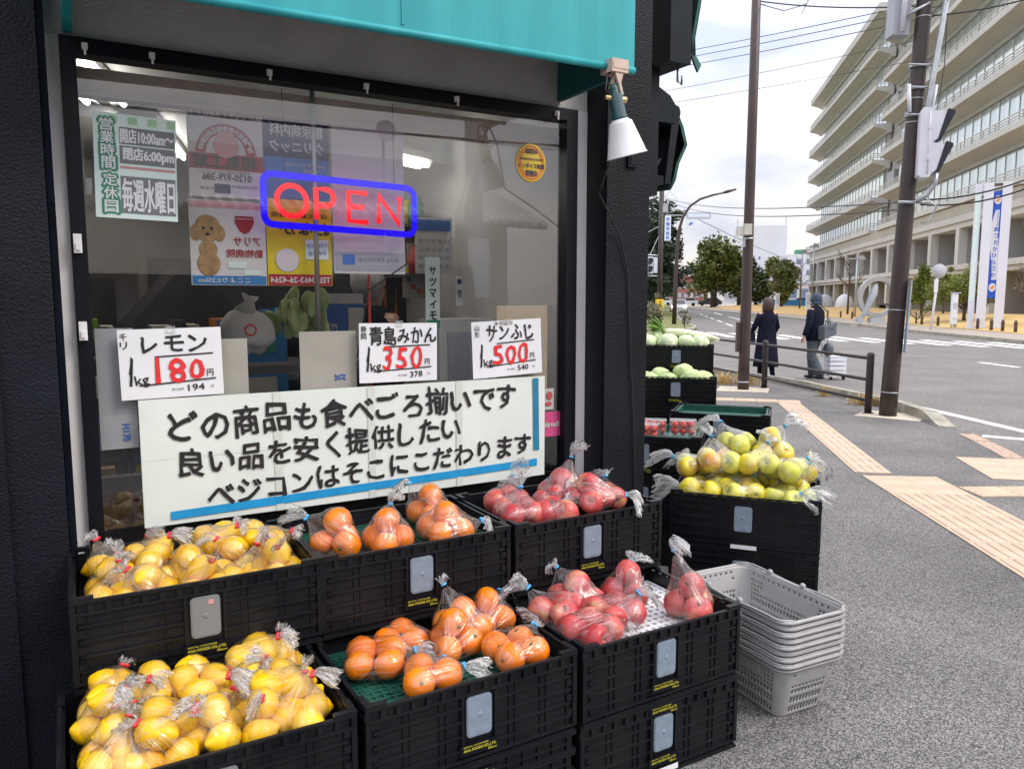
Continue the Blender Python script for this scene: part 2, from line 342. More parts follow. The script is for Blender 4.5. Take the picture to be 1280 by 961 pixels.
class MB:
    def __init__(s): s.v = []; s.f = []; s.m = []; s.X = Matrix(); s.sm = []; s.smooth = False
    def add(s, vs, fs, m=0):
        b = len(s.v); s.v += [tuple(s.X @ Vector(p)) for p in vs]
        for f in fs: s.f.append(tuple(b + i for i in f)); s.m.append(m); s.sm.append(s.smooth)
    def box(s, x0, x1, y0, y1, z0, z1, m=0):
        s.add([(x0, y0, z0), (x1, y0, z0), (x1, y1, z0), (x0, y1, z0), (x0, y0, z1), (x1, y0, z1), (x1, y1, z1), (x0, y1, z1)],
              [(0, 3, 2, 1), (4, 5, 6, 7), (0, 1, 5, 4), (1, 2, 6, 5), (2, 3, 7, 6), (3, 0, 4, 7)], m)
    def quad(s, a, b, c, d, m=0): s.add([a, b, c, d], [(0, 1, 2, 3)], m)
    def tube(s, pts, r, n=8, m=0, caps=True, closed=False):
        pts = [Vector(p) for p in pts]; k = len(pts); rs = r if isinstance(r, (list, tuple)) else [r] * k
        vs = []; up = None
        for i, p in enumerate(pts):
            if closed: t = (pts[(i + 1) % k] - pts[i - 1]).normalized()
            else: t = (pts[min(i + 1, k - 1)] - pts[max(i - 1, 0)]).normalized()
            if up is None: up = Vector((0, 0, 1)) if abs(t.z) < .9 else Vector((1, 0, 0))
            a = t.cross(up).normalized(); up = a.cross(t).normalized()
            for j in range(n):
                q = 2 * math.pi * j / n; vs.append(p + (a * math.cos(q) + up * math.sin(q)) * rs[i])
        fs = []
        for i in range(k if closed else k - 1):
            for j in range(n):
                i2 = (i + 1) % k
                fs.append((i * n + j, i * n + (j + 1) % n, i2 * n + (j + 1) % n, i2 * n + j))
        if caps and not closed: fs.append(tuple(range(n))[::-1]); fs.append(tuple((k - 1) * n + j for j in range(n)))
        sm = s.smooth; s.smooth = n > 5; s.add(vs, fs, m); s.smooth = sm
    def lathe(s, prof, n=16, m=0, sx=1, sy=1, cap=True):
        vs = []; 
        for r, z in prof:
            for j in range(n):
                q = 2 * math.pi * j / n; vs.append((r * math.cos(q) * sx, r * math.sin(q) * sy, z))
        fs = []
        for i in range(len(prof) - 1):
            for j in range(n): fs.append((i * n + j, i * n + (j + 1) % n, (i + 1) * n + (j + 1) % n, (i + 1) * n + j))
        if cap: fs.append(tuple(range(n))[::-1]); fs.append(tuple((len(prof) - 1) * n + j for j in range(n)))
        sm = s.smooth; s.smooth = True; s.add(vs, fs, m); s.smooth = sm
    def sph(s, c, rx, ry=None, rz=None, n=12, k=8, m=0):
        ry = ry or rx; rz = rz or rx; X = s.X; s.X = X @ T(*c)
        s.lathe([(max(1e-4, math.sin(math.pi * i / k)), -math.cos(math.pi * i / k) * rz) for i in range(k + 1)], n, m, rx, ry); s.X = X
    def prism(s, poly, z0, z1, m=0):
        n = len(poly); vs = [(x, y, z0) for x, y in poly] + [(x, y, z1) for x, y in poly]
        s.add(vs, [tuple(range(n))[::-1], tuple(range(n, 2 * n))] + [(i, (i + 1) % n, n + (i + 1) % n, n + i) for i in range(n)], m)
    def prism_x(s, poly, x0, x1, m=0):       # poly in (y, z)
        n = len(poly); vs = [(x0, y, z) for y, z in poly] + [(x1, y, z) for y, z in poly]
        s.add(vs, [tuple(range(n))[::-1], tuple(range(n, 2 * n))] + [(i, (i + 1) % n, n + (i + 1) % n, n + i) for i in range(n)], m)
    def prism_y(s, poly, y0, y1, m=0):       # poly in (x, z)
        n = len(poly); vs = [(x, y0, z) for x, z in poly] + [(x, y1, z) for x, z in poly]
        s.add(vs, [tuple(range(n)), tuple(range(n, 2 * n))[::-1]] + [(i, n + i, n + (i + 1) % n, (i + 1) % n) for i in range(n)], m)
    def text(s, t, cx, cz, w, h, y, m=0, off=.0, rot=0., mirror=False, wob=0., seed=0):
        """flat print on an upright sheet that faces -y, fitted to w x h and centred on (cx, cz)"""
        v, f, x0, x1, y0, y1 = text_mesh(t)
        if not v: return
        sx = w / max(1e-6, x1 - x0); sz = h / max(1e-6, y1 - y0); c, d = math.cos(rot), math.sin(rot); g = -1 if mirror else 1
        o_ = off * min(sx, sz) * (x1 > x0); sh = [(0, 0)] + ([(o_ * math.cos(k * 1.0472), o_ * math.sin(k * 1.0472)) for k in range(6)] if off > .008 else [])
        for k, (ox, oz) in enumerate(sh):          # several offset copies make the stroke as bold as the brush
            vs = []
            for p in v:
                if wob: p = (p[0] + wob * noise.noise((p[0] * 2.2 + seed, p[1] * 2.2, 0)) + wob * .35 * noise.noise((p[0] * 7, p[1] * 7 + seed, k * .15)), p[1] + wob * noise.noise((p[0] * 2.2, p[1] * 2.2, 9 + seed)) + wob * .35 * noise.noise((p[0] * 7 + seed, p[1] * 7, 5 + k * .15)))
                a = (p[0] - (x0 + x1) / 2) * sx * g + ox; b = (p[1] - (y0 + y1) / 2) * sz + oz
                vs.append((cx + a * c - b * d, y - .00004 * k, cz + a * d + b * c))
            s.add(vs, f if not mirror else [q[::-1] for q in f], m)
    def build(s, name, mats, parent=None, loc=None, rz=0., mod=None):
        me = bpy.data.meshes.new(name); me.from_pydata(s.v, [], s.f)
        if not isinstance(mats, (list, tuple)): mats = [mats]
        for q in mats: me.materials.append(M[q] if isinstance(q, str) else q)
        me.polygons.foreach_set('material_index', s.m); me.polygons.foreach_set('use_smooth', s.sm); me.update()
        o = bpy.data.objects.new(name, me); COL.objects.link(o)
        if loc is not None: o.location = loc
        o.rotation_euler.z = rz
        if parent is not None: o.parent = parent
        return o

def tag(o, label=None, cat=None, group=None, kind=None):
    if label: o['label'] = label
    if cat: o['category'] = cat
    if group: o['group'] = group
    if kind: o['kind'] = kind
    return o
def thing(name, label, cat, loc=(0, 0, 0), rz=0., group=None, tilt=None):
    o = bpy.data.objects.new(name, None); o.empty_display_size = .1; COL.objects.link(o)
    o.location = loc; o.rotation_euler = (tilt[0] if tilt else 0, tilt[1] if tilt else 0, rz)
    return tag(o, label, cat, group)
def part_of(name, me, parent, loc=(0, 0, 0), rot=None, scale=None):
    o = bpy.data.objects.new(name, me); COL.objects.link(o); o.parent = parent; o.location = loc
    if rot: o.rotation_euler = rot
    if scale: o.scale = scale if isinstance(scale, (tuple, list)) else (scale,) * 3
    return o
KIDS = {}
def kids(o): return [c for c in list(o.children)]
def copy_tree(o, parent=None):
    c = o.copy(); COL.objects.link(c)
    if parent is not None: c.parent = parent
    for k in kids(o): copy_tree(k, c)
    return c
SA = R(30)
def S(x, y, z=0.):                     # the shop's own axes: x along its front, y into the shop
    return (x * math.cos(SA) - y * math.sin(SA), x * math.sin(SA) + y * math.cos(SA), z)
ORD = ['first', 'second', 'third', 'fourth', 'fifth', 'sixth', 'seventh', 'eighth', 'ninth', 'tenth']

# ------------------------------------------------------------------ ground, road, pavement
b = MB(); b.quad((-1500, -1500, -.16), (1500, -1500, -.16), (1500, 1500, -.16), (-1500, 1500, -.16)); tag(b.build('ground', 'far_pave'), kind='structure')
b = MB(); b.quad((-120, -80, -.12), (160, -80, -.12), (160, 400, -.12), (-120, 400, -.12)); tag(b.build('road', 'road'), kind='structure')
KERB = [(-9, 20.5), (0, 17.6), (2.6, 16.6), (4.02, 15.7), (4.53, 14.43), (4.94, 13.1), (5.15, 11.7), (5.31, 10.41), (5.26, 9.44), (5.05, 8.37), (4.91, 7.68), (4.71, 6.95), (4.45, 5.8), (4.2, 4.3), (4.0, 2.0), (3.9, -3.2)]
b = MB(); poly = [(-12, -3.2)] + [(3.9, -3.2)] + KERB[::-1][1:] + [(-12, 21.5)]
b.prism(poly, -.14, 0.0); tag(b.build('pavement', 'pavement'), kind='structure')
# kerb stones of the near pavement
ks = bpy.data.objects.new('kerb', None); COL.objects.link(ks); tag(ks, kind='structure')
def resample(pts, step):
    pts = [Vector(p) for p in pts]; out = [pts[0].copy()]; need = step
    for a, c in zip(pts, pts[1:]):
        l = (c - a).length; d = need
        while d <= l: out.append(a.lerp(c, d / l)); d += step
        need = d - l
    return out
kp = resample([(x, y, 0) for x, y in KERB[:10]], .6)
for i, (p, q) in enumerate(zip(kp, kp[1:])):
    t = (q - p).normalized(); n_ = Vector((t.y, -t.x, 0)); left = Vector((-t.y, t.x, 0))
    if p.x < -1: continue
    o_ = left; g = .006; a = p + t * g; c = q - t * g
    last = i == len(kp) - 2
    h0 = .12; h1 = .015 if last else .12
    wob = rnd.uniform(-.006, .006)
    mb = MB(); out_ = .02; wd = .17
    A0, A1 = a + o_ * out_, a - o_ * wd; C0, C1 = c + o_ * out_, c - o_ * wd
    hh = lambda v_, z: (v_.x, v_.y, z)
    vs = [hh(A0, -.13), hh(A1, -.13), hh(C1, -.13), hh(C0, -.13), hh(A0, h0 - .02 + wob), hh(A1, h0 + wob), hh(C1, h1 + wob), hh(C0, max(.01, h1 - .02) + wob)]
    mb.add(vs, [(0, 3, 2, 1), (4, 5, 6, 7), (0, 1, 5, 4), (1, 2, 6, 5), (2, 3, 7, 6), (3, 0, 4, 7)])
    mb.build('kerb_stone', 'kerb', ks)
fl = resample([(x, y, 0) for x, y in KERB[9:13]], .45)
fe = bpy.data.objects.new('flush_kerb', None); COL.objects.link(fe); tag(fe, kind='structure')
for p, q in zip(fl, fl[1:]):
    t = (q - p).normalized(); l = Vector((-t.y, t.x, 0)); a = p + t * .006; c = q - t * .006
    mb = MB(); mb.prism([tuple((a + l * .05)[:2]), tuple((c + l * .05)[:2]), tuple((c - l * .12)[:2]), tuple((a - l * .12)[:2])][::1], -.13, .006 + rnd.uniform(0, .003)); mb.build('kerb_stone', 'granite_strip', fe)
b = MB(); b.X = T(4.85, 9.72, 0) @ rotz(R(-38)); b.box(-.38, .38, -.3, .3, -.02, .007); tag(b.build('concrete_pad', 'concrete_pad'), kind='structure')
b = MB(); b.X = T(3.80, 12.55, 0) @ rotz(R(-20)); b.box(-.4, .4, -.35, .35, -.02, .006); tag(b.build('pole_footing', 'concrete_pad'), kind='structure')

# tactile paving, tile by tile
tp = bpy.data.objects.new('tactile_path', None); COL.objects.link(tp); tag(tp, kind='structure')
def tile_mesh(kind):
    mb = MB(); g = .1488
    mb.box(-g, g, -g, g, -.01, .007)
    if kind == 'bar':
        for i in range(4):
            x = -.11 + i * .0733
            mb.add([(x - .017, -.135, .007), (x + .017, -.135, .007), (x + .017, .135, .007), (x - .017, .135, .007), (x - .011, -.13, .013), (x + .011, -.13, .013), (x + .011, .13, .013), (x - .011, .13, .013)],
                   [(4, 5, 6, 7), (0, 1, 5, 4), (1, 2, 6, 5), (2, 3, 7, 6), (3, 0, 4, 7)])
    else:
        for i in range(5):
            for j in range(5):
                x = -.116 + i * .058; y = -.116 + j * .058
                mb.add([(x - .014, y - .014, .007), (x + .014, y - .014, .007), (x + .014, y + .014, .007), (x - .014, y + .014, .007), (x, y, .014)], [(0, 1, 4), (1, 2, 4), (2, 3, 4), (3, 0, 4)])
    o = mb.build('tile', 'tile_beige'); me = o.data; bpy.data.objects.remove(o); return me
TB, TD = tile_mesh('bar'), tile_mesh('dot')
def tiles(x, y, ang, nu, nv, kind):
    c, s_ = math.cos(ang), math.sin(ang)
    for i in range(nu):
        for j in range(nv):
            u, v = i * .3, j * .3
            part_of('tile', TB if kind == 'bar' else TD, tp, (x + u * c - v * s_, y + u * s_ + v * c, rnd.uniform(0, .0015)), (0, 0, ang))
a1 = math.atan2(-.985, -.173) + R(90)
# long strip of two columns from the far pole down to the crossing, wide strip towards the camera
d1 = Vector((-.19, -.982)).normalized(); an = math.atan2(d1.y, d1.x) + R(90)
for i in range(15):
    p = Vector((3.93, 10.75)) + d1 * .3 * i
    part_of('tile', TB, tp, (p.x, p.y, rnd.uniform(0, .0015)), (0, 0, an))
d2 = Vector((-.09, -.996)).normalized(); an2 = math.atan2(d2.y, d2.x) + R(90); s2 = Vector((-d2.y, d2.x))
for i in range(17):
    for j in range(2):
        p = Vector((3.10, 6.22)) + d2 * .3 * i + s2 * .3 * j
        part_of('tile', TD if i < 2 else TB, tp, (p.x, p.y, rnd.uniform(0, .0015)), (0, 0, an2))
for i in range(5):      # the branch towards the drop kerb
    p = Vector((3.72, 5.90)) + Vector((.30, .012)) * i
    part_of('tile', TB, tp, (p.x - .02, p.y - .06, rnd.uniform(0, .0015)), (0, 0, R(92)))
d3 = Vector((-.22, -.975)).normalized(); an3 = math.atan2(d3.y, d3.x) + R(90); s3 = Vector((-d3.y, d3.x))
for i in range(9):      # warning field along the drop kerb
    for j in range(2):
        p = Vector((4.30, 6.96)) + d3 * .3 * i + s3 * .3 * j
        if abs(p.y - 5.9) < .32 and j == 0: continue
        part_of('tile', TD, tp, (p.x, p.y, .001 + rnd.uniform(0, .0015)), (0, 0, an3))
for i in range(5):      # the piece that turns off behind the crates
    p = Vector((4.02, 11.05)) + Vector((-.296, .08)) * i
    part_of('tile', TB if i else TD, tp, (p.x, p.y, rnd.uniform(0, .0015)), (0, 0, R(75)))

# road paint
rm = bpy.data.objects.new('road_markings', None); COL.objects.link(rm); tag(rm, kind='structure')
def stripe(a, c, wd, z=-.116):
    a, c = Vector(a), Vector(c); t = (c - a).normalized(); l = Vector((-t.y, t.x)) * wd / 2
    mb = MB(); mb.prism([tuple(a - l), tuple(c - l), tuple(c + l), tuple(a + l)], z - .003, z); return mb.build('stripe', 'marking', rm)
line = [(5.2, 14.6), (5.75, 12.8), (6.04, 11.5), (6.15, 10.3), (6.24, 9.2), (6.28, 8.2), (6.2, 6.5), (6.0, 3)]
for p, q in zip(line, line[1:]): stripe(p, q, .15)
stripe((5.54, 8.93), (6.3, 8.45), .15)
for i in range(13):
    x = 9.25 + i * .82; y = 33.9 - i * .80
    stripe((x, y + 2.1), (x - .15, y - 2.1), .42)
for i in range(4): stripe((20.0 - .3 * i, 52 - 7.2 * i), (19.7 - .3 * i, 47.2 - 7.2 * i), .18)
stripe((11.77, 19.28), (11.83, 17.9), .18); stripe((15.2, 48), (18.5, 66), .18); stripe((19.6, 72), (22.0, 84), .2)
for i in range(5): stripe((12.6 + 1.3 * i, 44 + 7 * i), (13.4 + 1.3 * i, 48.3 + 7 * i), .15)
# opposite verge of the side street (left) with its grass, and the far pavement and lawn
b = MB(); b.prism([(8.6, 37.2), (9.3, 39.5), (9.9, 44), (12, 56), (17, 80), (26, 125), (40, 200), (-60, 200), (-60, 36), (6.5, 35.4)], -.14, .0); tag(b.build('corner_verge', 'green_strip'), kind='structure')
b = MB(); b.tube([(6.3, 35.3, 0), (7.6, 35.8, 0), (8.7, 37.2, 0), (9.4, 39.5, 0), (10, 44, 0), (12.1, 56, 0), (17.1, 80, 0), (26.1, 125, 0)], .09, 6); tag(b.build('verge_kerb', 'kerb'), kind='structure')
FK = [(16, 14), (17.3, 21), (17.99, 27.0), (18.64, 35.65), (20.51, 50.68), (21.86, 65), (23.3, 85), (26.5, 118), (33, 160), (42, 210)]
b = MB(); b.prism([(x, y) for x, y in FK] + [(150, 210), (150, 14)], -.14, .0); tag(b.build('far_pavement', 'far_pave'), kind='structure')
b = MB()
for p, q in zip(FK, FK[1:]):
    p, q = Vector(p), Vector(q); n_ = max(1, int((q - p).length / 1.0))
    for i in range(n_):
        a, c = p.lerp(q, (i + .02) / n_), p.lerp(q, (i + .98) / n_); t = (c - a).normalized(); l = Vector((t.y, -t.x))
        b.prism([tuple(a - l * .03), tuple(a + l * .15), tuple(c + l * .15), tuple(c - l * .03)], -.13, .012)
tag(b.build('far_kerb', 'kerb'), kind='structure')
LE = [(20.6, 24), (21.0, 31.57), (22.0, 41.54), (24.15, 58.23), (25.42, 76.67), (29, 115)]
b = MB(); nu, nv = 60, 24
for i in range(nu + 1):
    tt = i / nu * (len(LE) - 1); k = min(int(tt), len(LE) - 2); e0 = Vector(LE[k]).lerp(Vector(LE[k + 1]), tt - k)
    for j in range(nv + 1):
        s_ = j / nv; x = e0.x + s_ * 30; y = e0.y + s_ * 5
        b.v.append((x, y, .012 + min(1, s_ * 6) * (.35 * noise.noise((x * .09, y * .05, 3)) + .38) * (1 - s_ * .3)))
for i in range(nu):
    for j in range(nv): q = i * (nv + 1) + j; b.f.append((q, q + 1, q + nv + 2, q + nv + 1)); b.m.append(0); b.sm.append(True)
for f_ in range(len(b.f)): b.f[f_] = b.f[f_][::1]
tag(b.build('lawn', 'lawn'), kind='structure')

# ------------------------------------------------------------------ the shop
shop = thing('shop_building', 'greengrocer shop front with black textured pillars and one wide display window', 'shop', (0, 0, 0), SA)
GY = 2.70
b = MB(); b.box(-4, -.03, 2.56, 2.95, -.02, 4.2); b.build('pillar', 'black_pillar', shop)
b = MB(); b.box(-4, -.40, 2.535, 2.56, 0, 4.2); b.box(-.40, -.17, 2.545, 2.56, 0, 4.2); b.build('wall_panel', 'black_pillar', shop)
b = MB(); b.box(1.921, 2.142, 2.56, 3.0, -.02, 4.2); b.build('pillar', 'black_pillar', shop)
b = MB(); b.box(1.915, 1.925, 2.57, 2.70, 0, 4.2); b.build('pillar_reveal', 'black_frame', shop)
b = MB(); b.box(1.95, 2.142, 3.0, 10, -.02, 4.2); b.build('side_wall', 'stucco', shop)
b = MB(); b.box(-.010, 1.921, GY - .005, GY + .2, 2.2625, 4.2); b.build('lintel_wall', 'stucco', shop)
b = MB(); b.box(-.010, .024, GY - .008, GY + .1, 0, 2.262); b.build('trim_strip', 'white_trim', shop)
b = MB(); b.box(-.028, -.0102, 2.566, GY + .09, 0, 4.15); b.build('pillar_reveal', 'black_matt', shop)
b = MB(); b.box(1.853, 1.915, GY - .008, GY + .1, 0, 2.262); b.build('trim_strip', 'white_trim', shop)
b = MB(); b.box(.024, 1.853, GY, GY + .15, -.02, .34); b.build('sill_wall', 'black_pillar', shop)
b = MB(); b.box(-6, 2.142, 2.56, 10, 4.2, 4.35); b.build('roof', 'stucco', shop)
fr = MB()
fr.box(.024, .066, GY - .03, GY + .04, .34, 2.258); fr.box(1.80, 1.853, GY - .03, GY + .04, .34, 2.258)
fr.box(.066, 1.80, GY - .032, GY + .04, 2.212, 2.258); fr.box(.066, 1.80, GY - .032, GY + .04, .34, .40)
frame = fr.build('window_frame', 'black_frame', shop)
for x in (.09, .27, .62, .95, 1.30, 1.745):
    c = MB(); c.box(x - .008, x + .008, GY - .045, GY - .03, 2.222, 2.240); c.box(x - .003, x + .003, GY - .05, GY - .045, 2.205, 2.232); c.build('frame_clip', 'white_trim', frame)
for z in (1.66, 1.40):
    c = MB(); c.box(.03, .052, GY - .05, GY - .03, z - .028, z + .028); c.box(.036, .046, GY - .056, GY - .05, z - .02, z); c.build('frame_clip', 'white_trim', frame)
b = MB(); b.quad((.066, GY, .40), (1.80, GY, .40), (1.80, GY, 2.212), (.066, GY, 2.212)); pane = b.build('window_pane', 'window_pane', shop)
# inside
b = MB(); b.box(-3.2, 1.95, GY + .2, 7.4, -.02, .02); b.build('inner_floor', 'inner_floor', shop)
b = MB(); b.box(-3.2, 1.95, GY + .1, 7.4, 2.62, 2.68); b.build('inner_ceiling', 'inner_ceiling', shop)
b = MB(); b.box(-3.2, 1.95, 7.3, 7.4, 0, 2.62); b.build('inner_wall', 'inner_wall', shop)
b = MB(); b.box(1.90, 1.95, GY + .15, 7.3, 0, 2.62); b.build('inner_wall', 'inner_wall', shop)
b = MB(); b.box(-3.25, -3.2, GY + .15, 7.3, 0, 2.62); b.build('inner_wall', 'inner_wall', shop)
b = MB(); b.box(.0, 1.9, GY + .07, GY + .11, 2.13, 2.20); b.box(.0, 1.9, GY + .06, GY + .115, 2.115, 2.128); b.build('blind_rail', 'rail_pink', shop)
b = MB(); b.box(.05, 1.88, GY + .16, GY + .20, .02, .9); b.build('back_panel', 'shelf_dark', shop)

# awning
aw = thing('awning', 'teal sheet awning box over the shop window', 'awning', S(0, 0, 0), SA)
b = MB(); b.prism_y([(-.05, 2.274), (1.79, 2.300), (1.79, 3.3), (-.05, 3.3)], 2.235, 2.247); b.build('fascia', 'teal', aw)
b = MB(); b.tube([(-.05, 2.236, 2.270), (1.79, 2.236, 2.297)], .013, 8); b.build('hem', 'teal', aw)
b = MB()
for x in (.915, .26): b.box(x - .004, x + .004, 2.2315, 2.235, 2.306, 3.3)
b.build('seam', 'teal', aw)
b = MB(); b.prism_x([(2.25, 2.292), (2.69, 2.286), (2.69, 3.3), (2.25, 3.3)], 1.765, 1.785); b.build('end_panel', 'teal_dark', aw)
b = MB(); b.prism_x([(2.25, 2.292), (2.69, 2.27), (2.69, 3.3), (2.25, 3.3)], .035, .06); b.build('end_panel', 'teal', aw)
b = MB(); b.box(-.05, 1.79, 2.247, 2.69, 3.26, 3.3); b.build('top_cover', 'teal', aw)

# clamp lamp on the awning corner
lp = thing('clamp_lamp', 'white cone clamp lamp with green socket clipped to the awning corner', 'lamp', S(1.70, 2.21, 2.294), SA)
b = MB(); b.box(-.035, .035, -.012, .055, -.022, .022); b.box(-.030, .034, -.014, -.012, -.01, .012)
b.prism_y([(-.018, -.022), (.018, -.022), (.008, -.055), (.020, -.095), (.010, -.095), (-.004, -.055)], -.008, .002); b.prism_y([(-.010, -.025), (.0, -.025), (-.012, -.075), (-.024, -.075)], .012, .022); b.build('clip', 'clip', lp)
b = MB(); b.X = T(.004, 0, -.110) @ Matrix.Rotation(R(90), 4, 'Y'); b.lathe([(.008, -.055), (.009, 0), (.012, .02), (.012, .03)], 10); b.build('swivel', 'brass', lp)
tl = Matrix.Rotation(R(-16), 4, 'Y')
b = MB(); b.X = T(-.018, 0, -.078) @ tl @ Matrix.Scale(.84, 4); b.lathe([(.012, .02), (.018, 0), (.018, -.02), (.030, -.025), (.030, -.11), (.034, -.112), (.034, -.125)], 16); b.build('socket', 'lamp_socket', lp)
b = MB(); b.X = T(-.018, 0, -.078) @ tl @ Matrix.Scale(.84, 4)
b.lathe([(.030, -.118), (.040, -.13), (.048, -.135), (.050, -.142), (.083, -.268), (.088, -.27), (.085, -.274), (.080, -.268), (.047, -.145)], 28, cap=False); b.build('shade', 'lamp_white', lp)
b = MB(); b.tube([(-.02, .01, -.115), (-.045, .01, -.08), (-.04, .01, -.03), (-.01, .015, -.015), (.02, .02, -.04), (.045, .03, -.10), (.045, .1, -.3)], .004, 6); b.build('cord', 'cable', lp)
cbl = MB(); P_ = [(1.745, 2.31, 1.99), (1.80, 2.45, 1.9), (1.98, 2.548, 1.75), (2.03, 2.552, 1.6), (2.055, 2.552, 1.2), (2.075, 2.552, .95), (2.085, 2.552, .7), (2.11, 2.55, .45), (2.12, 2.548, .02)]
cb_ = cbl; cb_.tube([S(*p) for p in P_], .0034, 6); tag(cb_.build('power_cable', 'cable'), 'thin black cable running down the corner pillar below the clamp lamp', 'cable')
b = MB(); b.box(2.02, 2.07, 2.548, 2.56, 2.03, 2.09); b.box(2.03, 2.06, 2.545, 2.548, 2.04, 2.075); b.build('socket_plate', 'black_frame', shop)

# OPEN neon sign inside the glass
ns = thing('neon_open_sign', 'lit neon sign reading OPEN in red inside a blue tube border', 'neon sign', S(.877, GY + .03, 1.8265), SA + 0)
def rrect(w_, h_, r, sh):
    pts = []
    for cx, cz, a0 in ((w_ / 2 - r, h_ / 2 - r, 0), (-w_ / 2 + r, h_ / 2 - r, 90), (-w_ / 2 + r, -h_ / 2 + r, 180), (w_ / 2 - r, -h_ / 2 + r, 270)):
        for k in range(5): q = R(a0 + k * 22.5); x = cx + r * math.cos(q); pts.append((x, 0, cz + r * math.sin(q) + sh * x))
    return pts
b = MB(); b.tube(rrect(.55, .17, .03, -.03), .0115, 8, closed=True); b.build('border_tube', 'neon_blue', ns)
def neon(pts, closed=False):
    mb = MB(); mb.tube([(x, 0, z - .03 * x) for x, z in pts], .0098, 8, closed=closed); mb.build('letter', 'neon_red', ns)
neon([(-.18 + .052 * math.cos(R(a)), .052 * math.sin(R(a))) for a in range(0, 360, 20)], True)
neon([(-.095, -.055), (-.095, .05), (-.06, .05)] + [(-.06 + .028 * math.cos(R(a)), .022 + .028 * math.sin(R(a))) for a in range(75, -91, -15)] + [(-.09, -.006)])
neon([(.092, .05), (.022, .05), (.022, -.052), (.092, -.052)]); neon([(.026, 0), (.078, 0)])
neon([(.135, -.052), (.135, .05), (.215, -.052), (.215, .05)])
b = MB()
for x in (-.2, .2): b.tube([(x, .008, .08), (x, .012, .38)], .0012, 4)
b.tube([(.24, .01, -.08), (.25, .02, -.2), (.1, .03, -.3), (.05, .03, -.55)], .003, 5); b.build('hanging_wire', 'cable', ns)

# sheets stuck on the window
def paper(name, label, cat, x0, x1, z0, z1, m, y=GY - .006, rot=0., group=None, th=.0015):
    o = thing(name, label, cat, S((x0 + x1) / 2, y, (z0 + z1) / 2), SA, group); o.rotation_euler = Matrix.Rotation(SA, 3, 'Z').to_4x4().to_euler() if not rot else (Matrix.Rotation(SA, 4, 'Z') @ Matrix.Rotation(-rot, 4, 'Y')).to_euler()
    w_, h_ = x1 - x0, z1 - z0
    mb = MB(); nx = 8; nz = 6     # a slightly uneven sheet
    sd_ = rnd.random() * 50
    for k, yy in ((0, 0), (1, th)):
        for i in range(nx + 1):
            for j in range(nz + 1):
                x = -w_ / 2 + w_ * i / nx; z = -h_ / 2 + h_ * j / nz
                mb.v.append((x, yy + .0012 * noise.noise((x * 9 + sd_, z * 9, 0)), z))
    q = (nx + 1) * (nz + 1)
    for i in range(nx):
        for j in range(nz):
            p = i * (nz + 1) + j; mb.f.append((p, p + nz + 1, p + nz + 2, p + 1)); mb.f.append((q + p, q + p + 1, q + p + nz + 2, q + p + nz + 1))
    mb.m = [0] * len(mb.f); mb.sm = [True] * len(mb.f)
    mb.box(-w_ / 2, w_ / 2, .0004, th - .0003, -h_ / 2, h_ / 2)
    mb.build('sheet', m, o)
    return o
def jit_text(mb, s, x0, x1, z0, z1, hgt, y, m=0, off=.02, seed=1, amp=.06, mirror=False, wk=1.):
    """hand lettering: characters set one by one along a line with a little wobble"""
    r = random.Random(seed); n_ = len(s); cw = (x1 - x0) / n_
    for i, ch in enumerate(s):
        t_ = (i + .5) / n_
        v, f, a0, a1_, b0, b1 = text_mesh(ch, off)
        if not v: continue
        full = .92; kw = wk * cw * full * (a1_ - a0) / .92; kh = hgt * (b1 - b0) / .92
        mid = (b0 + b1) / 2 - .38
        mb.text(ch, x0 + cw * (i + .5) + r.uniform(-1, 1) * amp * .3 * cw, z0 + (z1 - z0) * t_ + mid * hgt + r.uniform(-1, 1) * amp * hgt * .5, kw * r.uniform(.95, 1.06), kh * r.uniform(.95, 1.06), y, m, off, r.uniform(-1, 1) * amp, mirror, .085, seed * 3.7 + i)
def price_card(label, x0, x1, z0, z1, rot, head, side, price, tax, extra=None, hx=(-.02, .10), seed=1):
    o = paper('price_card', label, 'price card', x0, x1, z0, z1, 'paper', rot=rot, group='handwritten price cards on the window', y=GY - .012)
    y = -.0025; mb = MB(); mb2 = MB()
    jit_text(mb, head, hx[0], hx[1], .062, .066, .062, y, 0, .022, seed, .07)
    for i, c in enumerate(side): mb.text(c, -.137, .088 - .026 * i, .020, .022, y, 0, .012, .05)
    if extra: jit_text(mb, extra, -.06, .03, .100, .103, .016, y, 0, .01, seed, .1)
    def line(xa, za, xb, zb, t=.0022):
        mb.add([(xa, y, za - t), (xb, y, zb - t), (xb, y, zb + t), (xa, y, za + t)], [(0, 1, 2, 3)])
    line(-.05, .022, .125, .027); line(-.10, -.068, .130, -.056)
    mb.add([(-.128, y, -.068), (-.120, y, -.068), (-.113, y, .018), (-.120, y, .026)], [(0, 1, 2, 3)]); mb.add([(-.128, y, -.03), (-.124, y, -.032), (-.115, y, .02), (-.118, y, .024)], [(0, 1, 2, 3)])
    mb.text('kg', -.091, -.054, .040, .040, y, 0, .012, .15)
    mb.text('円', .113, -.037, .020, .023, y, 0, .012); mb.text(tax, .068, -.082, .050, .021, y, 0, .012, .05)
    mb.text('税込価格', .012, -.085, .036, .007, y, 0, 0); mb.text('円', .118, -.083, .009, .009, y, 0, 0)
    mb.build('lettering', 'ink', o)
    jit_text(mb2, price, -.075, .100, -.022, -.016, .098, y - .0004, 0, .020, seed + 3, .07, wk=1.75); mb2.build('price_figures', 'red_ink', o)
    t_ = MB(); t_.box(-.014, .014, -.0035, -.002, .095, .118); t_.build('tape', 'tape_clear', o)
    return o
